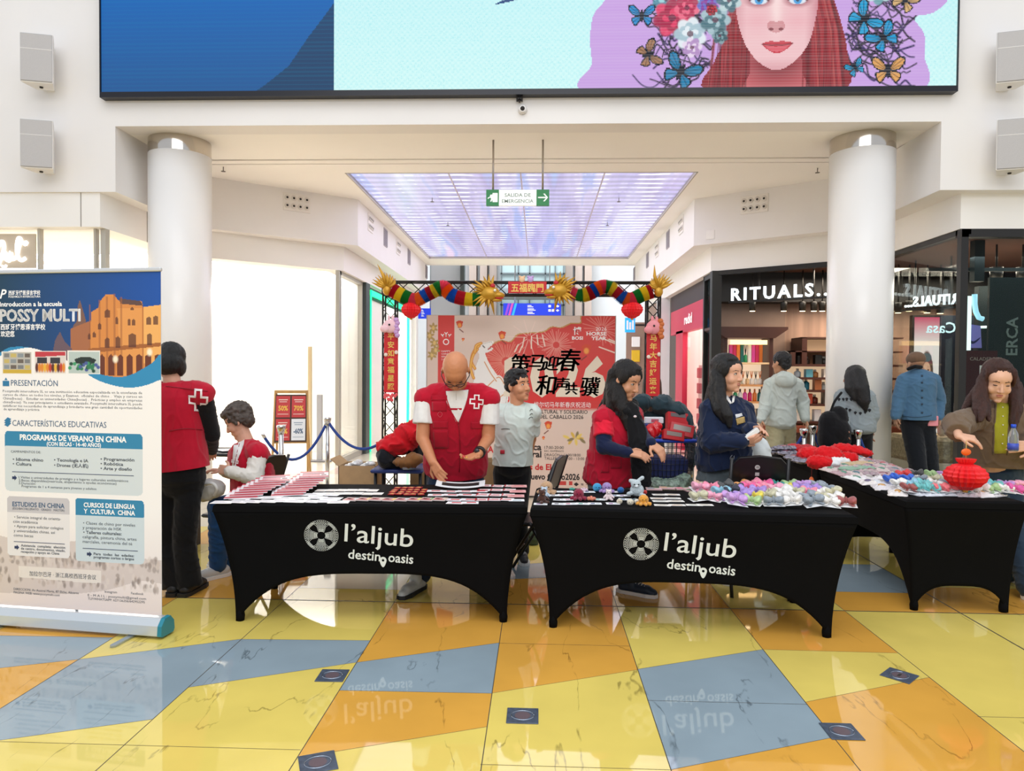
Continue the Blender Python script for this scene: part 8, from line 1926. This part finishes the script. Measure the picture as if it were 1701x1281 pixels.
zc_ = J(1603, 751, 4.9).z - t.location.z; MB().ball((0, 0, zc_), (.034, .01, .024)).build('orange_charm', plain('#e8681c', .4), t)
tt = thing('water_bottle', 'clear plastic water bottle with blue cap in the girl’s hand', 'bottle', J(1683, 735, 5.02)); gl = mat('clear_plastic', '#cfd8e2', .08, trans=.75, spec=.6)
MB().lathe([(.028, -.06), (.032, -.055), (.032, .03), (.03, .06), (.014, .095), (.014, .105)], 18).build('bottle', gl, tt); MB().lathe([(.0335, -.05), (.0335, -.005)], 18).build('label', plain('#3c50b8', .4), tt); MB().lathe([(.016, .1), (.016, .125)], 14).build('cap', plain('#1f4fd0', .4), tt)

# ---- 11 far person behind the couplet
t = person('distant person with long dark hair half hidden by the couplet beside the red shop'); j = dict(neck=J(1083, 655, 9.2), hip=J(1083, 730, 9.2), shL=J(1104, 668, 9.2), shR=J(1062, 668, 9.2), elL=J(1108, 695, 9.2), elR=J(1058, 695, 9.2), wrL=J(1102, 715, 9.1), wrR=J(1064, 715, 9.1))
j.update(hpL=J(1090, 735, 9.2), hpR=J(1076, 735, 9.2), knL=V3(1.56, 9.2, .5), knR=V3(1.42, 9.2, .5), anL=V3(1.56, 9.2, .08), anR=V3(1.42, 9.2, .08))
T = head_T(J(1083, 636, 9.2), (.2, .95, 0), (0, 0, 1), 1.1); S = Sculpt(); head(S, T, 1.1); S.cap(J(1083, 645, 9.2), j['neck'], .05, .055); torso(S, j)
for s in 'LR': arm(S, j, s); leg(S, j, s); hand(S, j['wr' + s], V3(0, -.2, -1), (1, 0, 0), 1, .4)
bakebody(S, SK, t, .009); S = Sculpt(); S.T = T; S.ell((0, .02, .035), (.1, .105, .095)); S.T = None; S.chain([J(1083, 636, 9.12), J(1083, 660, 9.08), J(1083, 682, 9.08)], [.12, .13, .07]); S.bake('hair', HR, t, vox=.01, smooth=3)
S = Sculpt(); torso(S, j, .03)
for s in 'LR': arm(S, j, s, .03)
S.bake('coat', cloth('dark_coat', '#1c2226'), t, vox=.011, smooth=3); S = Sculpt(); pelv(S, j); S.ell(j['hip'], (.16, .12, .12))
for s in 'LR': leg(S, j, s, .02)
S.bake('trousers', BLKC, t, vox=.012, smooth=3)
for s in 'LR': shoe(t, j['an' + s], (0, 1), '#222222')
# =================================================================== stanchions, ropes, boxes, cart, chairs
CHR = mat('chrome', '#c9c8c6', .14, metal=1)
BLU = mat('rope_blue', '#1c3f8c', .75, bump=.6, bump_s=120)
def stanchion(px, Y, label, h=.98, base=True):
    p = J(px, 700, Y); t = thing('rope_stanchion', label, 'stanchion', (p.x, Y, 0)); MB().tube([(0, 0, .01), (0, 0, h - .06)], .026, 14).build('post', CHR, t)
    MB().lathe([(.028, h - .09), (.046, h - .02), (.046, h), (.02, h + .006)], 18).build('cap', CHR, t); MB().lathe([(.16, 0), (.16, .012), (.03, .035)], 24).build('base', CHR, t); return Vector((p.x, Y, h - .04))
s1 = stanchion(544, 8.55, 'chrome rope post holding two blue ropes beside the sale easel'); s0 = stanchion(467, 7.3, 'chrome rope post directly behind the seated person')
def rope(a, b, sag, label):
    t = thing('barrier_rope', label, 'rope', (0, 0, 0)); a, b = Vector(a), Vector(b); pts = [a.lerp(b, k / 16) - Vector((0, 0, sag * 4 * (k / 16) * (1 - k / 16))) for k in range(17)]
    MB().tube(pts, .017, 8).build('rope', BLU, t)
    for e, f in ((pts[0], pts[1]), (pts[-1], pts[-2])): MB().tube([e, e.lerp(f, .6)], .02, 8).build('end_fitting', CHR, t)
rope(s1, Vector((-3.12, 7.9, .84)), .38, 'blue barrier rope sagging from the easel post toward the seated person')
rope(s1, Vector((-1.75, 8.1, .78)), .22, 'blue barrier rope running from the easel post to the coat pile')
for px, Y, l in ((1150, 7.9, 'chrome rope post between the shopping cart and the girl in the navy hoodie'), (1336, 7.55, 'chrome rope post behind the far table, shorter looking of two'), (1350, 8.0, 'chrome rope post behind the far table beside the boy in the hoodie'), (1426, 7.5, 'chrome rope post standing before the person in the heart sweater')):
    q = stanchion(px, Y, l)
    rope(q, q + Vector((.22 if px != 1336 else -.2, .12, -.32)), .05, {1150: 'short blue rope end hanging behind the shopping cart', 1336: 'short blue rope end behind the far table on the outer side', 1350: 'short blue rope end behind the far table on the inner side', 1426: 'short blue rope end before the heart sweater'}[px])
p = J(531, 763, 11.9); t = thing('security_gate', 'tall flat grey antenna gate at the entrance of the bright shop', 'gate', (p.x, 11.9, 0)); MB().rbox(-.05, .05, -.02, .02, 0, 1.14, .01).build('panel', plain('#b3b3b6', .4), t); MB().rbox(-.2, .2, -.08, .08, 0, .03, .01).build('base', plain('#8f8f94', .4), t)
CB = mat('cardboard', '#b3936b', .8, noise_s=12, noise_a=.08)
def carton(x, y, z0, w, d, h, label, flap=True, rz=0):
    t = thing('cardboard_box', label, 'box', (x, y, z0), rz); b = MB(); q = .006
    b.box(-w / 2, w / 2, -d / 2, d / 2, 0, q).box(-w / 2, w / 2, -d / 2, -d / 2 + q, 0, h).box(-w / 2, w / 2, d / 2 - q, d / 2, 0, h).box(-w / 2, -w / 2 + q, -d / 2, d / 2, 0, h).box(w / 2 - q, w / 2, -d / 2, d / 2, 0, h); b.build('body', CB, t)
    if flap:
        for sx in (-1, 1): b = MB(); b.add([(sx * w / 2, -d / 2, h), (sx * w / 2, d / 2, h), (sx * (w / 2 + .07), d / 2, h + .06), (sx * (w / 2 + .07), -d / 2, h + .06)], [(0, 1, 2, 3)]); o = b.build('flap', CB, t); o.modifiers.new('s', 'SOLIDIFY').thickness = .005
    return t
p = J(600, 790, 6.3); carton(p.x, 6.35, 0, .38, .32, .38, 'lower closed cardboard box under the open one with silver packets', False); carton(p.x, 6.3, .385, .33, .3, .34, 'open cardboard box with silver packets behind the magazine fans')
for i in range(7):
    t = thing('silver_packet', 'crumpled silver packet in the open cardboard box, %s of the heap' % ORD[i], 'packet', (p.x - .1 + (i % 4) * .065, 6.25 + (i // 4) * .1, .70 + .03 * (i % 2)), i, 'silver packets in the box'); MB().ball((0, 0, 0), (.05, .04, .028), 8, 6).build('packet', mat('silver_foil', '#d9dadb', .2, metal=.4, bump=1, bump_s=50), t)
p = J(699, 790, 6.45); carton(p.x, 6.5, 0, .16, .3, .82, 'tall narrow cardboard box between the coats and the bald man', False)
p = J(815, 790, 6.2); carton(p.x - .02, 6.25, 0, .3, .3, .78, 'brown cardboard box between the bald man and the boy', False)
# small blue table with coats
t = thing('folding_table', 'small navy folding table under the heap of coats', 'table', (J(664, 778, 6.0).x, 6.05, 0)); MB().rbox(-.22, .22, -.2, .25, .705, .735, .01).build('top', plain('#1b2f6e', .5), t)
for sx in (-1, 1):
    for sy in (-1, 1): MB().tube([(sx * .19, sy * .15 + .02, 0), (sx * .19, sy * .15 + .02, .71)], .014, 8).build('leg', plain('#1a1a1c', .5), t)
def coat(name, label, blobs, m_, fold=.03, vox=.011):
    t = thing(name, label, 'coat', (0, 0, 0)); s_ = Sculpt()
    for (px, py, Y, a_, b_, c_) in blobs: s_.ell(J(px, py, Y), (a_, b_, c_))
    s_.bake('fabric', m_, t, vox=vox, smooth=5, fold=fold, fs=(9, 9, 9), rough=.008, rs=12)
coat('red_coat', 'bright red jacket heaped on top of the coat pile', [(660, 738, 5.95, .17, .14, .08), (680, 722, 5.95, .12, .12, .1), (645, 745, 5.92, .1, .1, .07), (688, 708, 6.0, .06, .1, .06)], cloth('bright_red', '#c4121e'), .05)
coat('dark_coat', 'black coat hanging over the edge of the coat pile', [(640, 760, 5.9, .07, .12, .1), (652, 768, 5.98, .1, .1, .06), (690, 752, 6.05, .08, .1, .09)], cloth('black_coat', '#15171d'), .03)
coat('brown_coat', 'tan brown garment under the red jacket', [(676, 768, 5.82, .12, .08, .045), (690, 762, 5.84, .08, .08, .05)], cloth('tan_coat', '#80562f'), .03)
# shopping cart
cx = J(1109, 760, 5.75); t = thing('shopping_cart', 'black wire shopping cart with blue rim full of red boxes', 'cart', (cx.x, 5.85, 0)); w0, w1, d0, d1 = .17, .205, .14, .18; zb_, zt_ = .64, 1.02
b = MB()
for k in range(9): z = zb_ + (zt_ - zb_) * k / 8; f = k / 8; w_ = w0 + (w1 - w0) * f; d_ = d0 + (d1 - d0) * f; b.tube([(-w_, -d_, z), (w_, -d_, z), (w_, d_, z), (-w_, d_, z), (-w_, -d_, z)], .0028, 5)
for k in range(12): u = -1 + 2 * k / 11; [b.tube([(u * w0, s_ * d0, zb_), (u * w1, s_ * d1, zt_)], .0028, 5) for s_ in (-1, 1)]; [b.tube([(s_ * w0, u * d0, zb_), (s_ * w1, u * d1, zt_)], .0028, 5) for s_ in (-1, 1)]
b.build('basket', plain('#1c1f28', .4), t); b = MB(); b.tube([(-w1, -d1, zt_), (w1, -d1, zt_), (w1, d1, zt_), (-w1, d1, zt_), (-w1, -d1, zt_)], .016, 8); b.build('rim', plain('#1a3fae', .4), t)
MB().rbox(-w0 - .01, w0 + .01, -d0 - .01, d0 + .01, zb_ - .09, zb_, .015).build('bottom_tray', plain('#0e0f12', .5), t)
MB().rbox(-w0 + .01, w0 - .01, -d0 + .01, d0 - .01, zb_, zb_ + .24, .02).build('blue_lining', plain('#16255c', .6), t)
for sx in (-1, 1):
    MB().tube([(sx * w0, 0, zb_ - .05), (sx * w0 * 1.1, 0, .08)], .01, 8).build('leg', plain('#3c3f46', .4), t); MB().tube([(sx * w0 * 1.1 - .012, 0, .04), (sx * w0 * 1.1 + .012, 0, .04)], .04, 16).build('wheel', plain('#1a1a1c', .5), t)
RB = plain('#b8161e', .4)
for (px, py, Y, w_, h_, rz, ry, l, tx) in ((1124, 706, 5.95, .18, .2, .2, .12, 'upright red box with a grey top band in the shopping cart', 'BOSI'), (1132, 715, 5.72, .19, .1, -.1, .2, 'tilted red box with a window in the shopping cart, upper one', ''), (1118, 724, 5.68, .17, .08, .1, .15, 'tilted red box with grey label at the cart rim, lower one', '')):
    q = J(px, py, Y); t = thing('red_box', l, 'box', q, rz); t.rotation_euler = (-.3, ry, rz); MB().rbox(-w_ / 2, w_ / 2, -.03, .03, -h_ / 2, h_ / 2, .004).build('box', RB, t); MB().box(-w_ * .36, w_ * .36, -.032, -.03, -h_ * .1 if not tx else h_ * .3, h_ * .32 if not tx else h_ * .46).build('label', plain('#8d8078' if not tx else '#6a5f5f', .3), t)
    if tx: letters([(tx, 0, -.03, .035, dict(al='CENTER', bold=.01))], Matrix.Translation((0, -.0315, 0)), plain('#d9a0a0', .5), parent=t)
coat('red_foil_bag', 'shiny red foil bag beside the red boxes in the cart', [(1086, 716, 5.75, .06, .05, .06), (1092, 708, 5.75, .045, .04, .04)], mat('red_foil', '#d01a22', .22, spec=.7), .03, .007)
q = J(1087, 697, 5.85); t = thing('white_package', 'white package with coloured print at the back of the cart', 'package', q); MB().rbox(-.08, .07, -.03, .03, -.03, .02, .005).build('box', plain('#dfe3e6', .5), t); MB().box(-.03, .03, -.032, -.03, -.02, .005).build('print', plain('#b8566a', .5), t)
q = J(1068, 712, 5.8); t = thing('blue_package', 'dark blue package between the scarf and the cart', 'package', q); MB().rbox(-.05, .05, -.03, .03, -.06, .04, .005).build('box', plain('#14246e', .5), t)
TEAL = cloth('teal_coat', '#26383f')
coat('puffer_coat', 'dark teal hooded puffer coat draped over the back of the cart', [(1066, 668, 6.06, .085, .1, .07), (1100, 672, 6.06, .1, .12, .08), (1122, 684, 6.06, .11, .12, .085), (1138, 700, 6.06, .07, .12, .09), (1146, 730, 6.02, .045, .1, .12), (1148, 760, 6.0, .04, .08, .09), (1100, 700, 6.12, .2, .08, .1)], TEAL, .03)
coat('clear_bag', 'clear plastic bag with green wrappers hanging under the cart', [(1090, 806, 5.65, .1, .08, .06), (1120, 806, 5.65, .1, .08, .06), (1135, 800, 5.7, .07, .08, .07)], mat('bag_green', '#7c8f80', .2, noise_s=30, noise_a=.7, bump=1, bump_s=40), .03)
# folding chairs
BP = plain('#0e0e10', .35)
def fchair(x, y, rz, label, marks=False, seat=True, hb=.82):
    t = thing('folding_chair', label, 'chair', (x, y, 0), rz)
    b = MB(); n = 12
    def ringp(ins): return [(-.2 + ins, .0), (-.19 + ins, .2 - ins * .3), (-.14 + ins, .255 - ins), (0, .27 - ins), (.14 - ins, .255 - ins), (.19 - ins, .2 - ins * .3), (.2 - ins, .0)]
    for s_ in (-1, 1):
        b = MB().tube([(s_ * .21, .3, 0), (s_ * .2, .0, .48), (s_ * .19, -.14, hb - .03)], .012, 8); b.build('rear_leg', BP, t)
        MB().tube([(s_ * .19, -.22, 0), (s_ * .19, .06, .46)], .012, 8).build('front_leg', BP, t)
    b = MB(); T_ = Matrix.Translation((0, -.055, hb - .27)) @ Matrix.Rotation(R(18), 4, 'X'); b.T = T_; b.prism(ringp(0), 'y', -.012, .012); b.build('backrest', BP, t, bevel=.004)
    if seat: MB().rbox(-.2, .2, -.0, .38, .43, .455, .012).build('seat', BP, t)
    MB().tube([(-.19, .2, .2), (.19, .2, .2)], .009, 6).build('crossbar', BP, t)
    if marks:
        b = MB(); b.T = T_; b.box(-.028, .0, -.014, -.0125, .12, .145); b.lathe([(.018, .013), (.018, .0145), (.009, .0145), (.009, .013)], 16, (-.016, 0, .185), ax='y'); b.build('backrest_print', plain('#b9b9b4', .5), t)
    return t
fchair(J(1257, 800, 5.15).x, 5.16, -.12, 'black folding chair with two pale marks on its back behind the bows', True, hb=1.0)
fchair(J(437, 800, 5.5).x, 5.42, 1.35, 'black folding chair carrying the seated person', hb=.92)
fchair(J(892, 800, 5.75).x + .05, 5.35, math.pi / 2 - .25, 'dark folding chair standing in the gap between the two lettered tables', hb=.95)
t = thing('white_padded_jacket', 'white padded jacket hanging behind the black folding chair', 'jacket', (0, 0, 0)); s_ = Sculpt(); s_.chain([J(1256, 725, 5.75), J(1265, 750, 5.72), J(1275, 790, 5.7), J(1282, 815, 5.7)], [.05, .07, .075, .07]); s_.chain([J(1248, 730, 5.8), J(1250, 765, 5.8), J(1255, 810, 5.8)], [.05, .09, .1]); s_.bake('fabric', cloth('white_padded', '#d5dbdb'), t, vox=.01, smooth=3, fold=.03, fs=(5, 5, 14))
t = thing('floor_bag', 'small green and brown bag on the floor in the gap between the tables', 'bag', (0, 0, 0)); s_ = Sculpt(); s_.ell(J(884, 893, 6.4) , (.07, .08, .09)); s_.bake('bag', cloth('green_bag', '#3c4a38'), t, vox=.01, smooth=2, fold=.02)
t = thing('side_desk', 'small dark table with papers behind the seated person', 'table', (J(362, 750, 5.9).x, 6.0, 0)); MB().rbox(-.35, .2, -.25, .25, .84, .865, .01).build('top', plain('#17171a', .5), t)
for sx in (-.32, .17): MB().box(sx - .015, sx + .015, -.22, .22, 0, .84).build('leg', plain('#17171a', .5), t)
for i in range(3): card(362 + i * 6, 900, .2, .14, i * .4, '#e6e6e6', [(.1, .2, .8, .3, '#9aa0a8')], 'white paper on the small dark table, %s sheet' % ORD[i], 'papers on the small table', 'paper_sheet', 'paper').location = (J(362, 750, 5.9).x - .15 + i * .12, 5.95, .867 + i * .004)
# floor boxes set flush in the floor
for (px, py, rz, l) in ((868, 1190, 0, 'square steel floor socket in the yellow tile before the table gap'), (552, 1123, -.1, 'square steel floor socket at the yellow and grey tile corner near the banner'), (1398, 1216, .75, 'square steel floor socket where the grey, orange and pale tiles meet'), (1494, 1123, .8, 'steel floor socket with dark slot in the yellow tile'), (528, 1268, .75, 'square steel floor socket cut by the bottom picture edge')):
    p = az(px, py, 0); rz = {868: 0, 552: .02, 1398: .0, 1494: .78, 528: .4}[px]
    t = thing('floor_socket', l, 'floor socket', (p.x, p.y, .0012), rz, 'steel floor sockets'); w_ = .072
    MB().rbox(-w_, w_, -w_, w_, 0, .003, .002).build('plate', mat('socket_steel', '#4d5869', .35, metal=.25, noise_s=40, noise_a=.25), t)
    b = MB(); n_ = 28; rr_ = lambda a, k: (math.cos(a) * w_ * .72 * k, math.sin(a) * w_ * .6 * k)
    b.tube([(*rr_(2 * math.pi * q / n_, 1), .0035) for q in range(n_ + 1)], .0022, 5); b.build('ring', mat('socket_ring', '#aab4c2', .25, metal=.9), t)
    MB().lathe([(w_ * .5, .003), (w_ * .5, .0036)], 20).build('lid', mat('socket_lid', '#6b5a60', .35, metal=.2), t)
    if px == 1494: MB().box(-.02, .02, -.007, .007, .0036, .0042).build('slot', M_DARK, t)
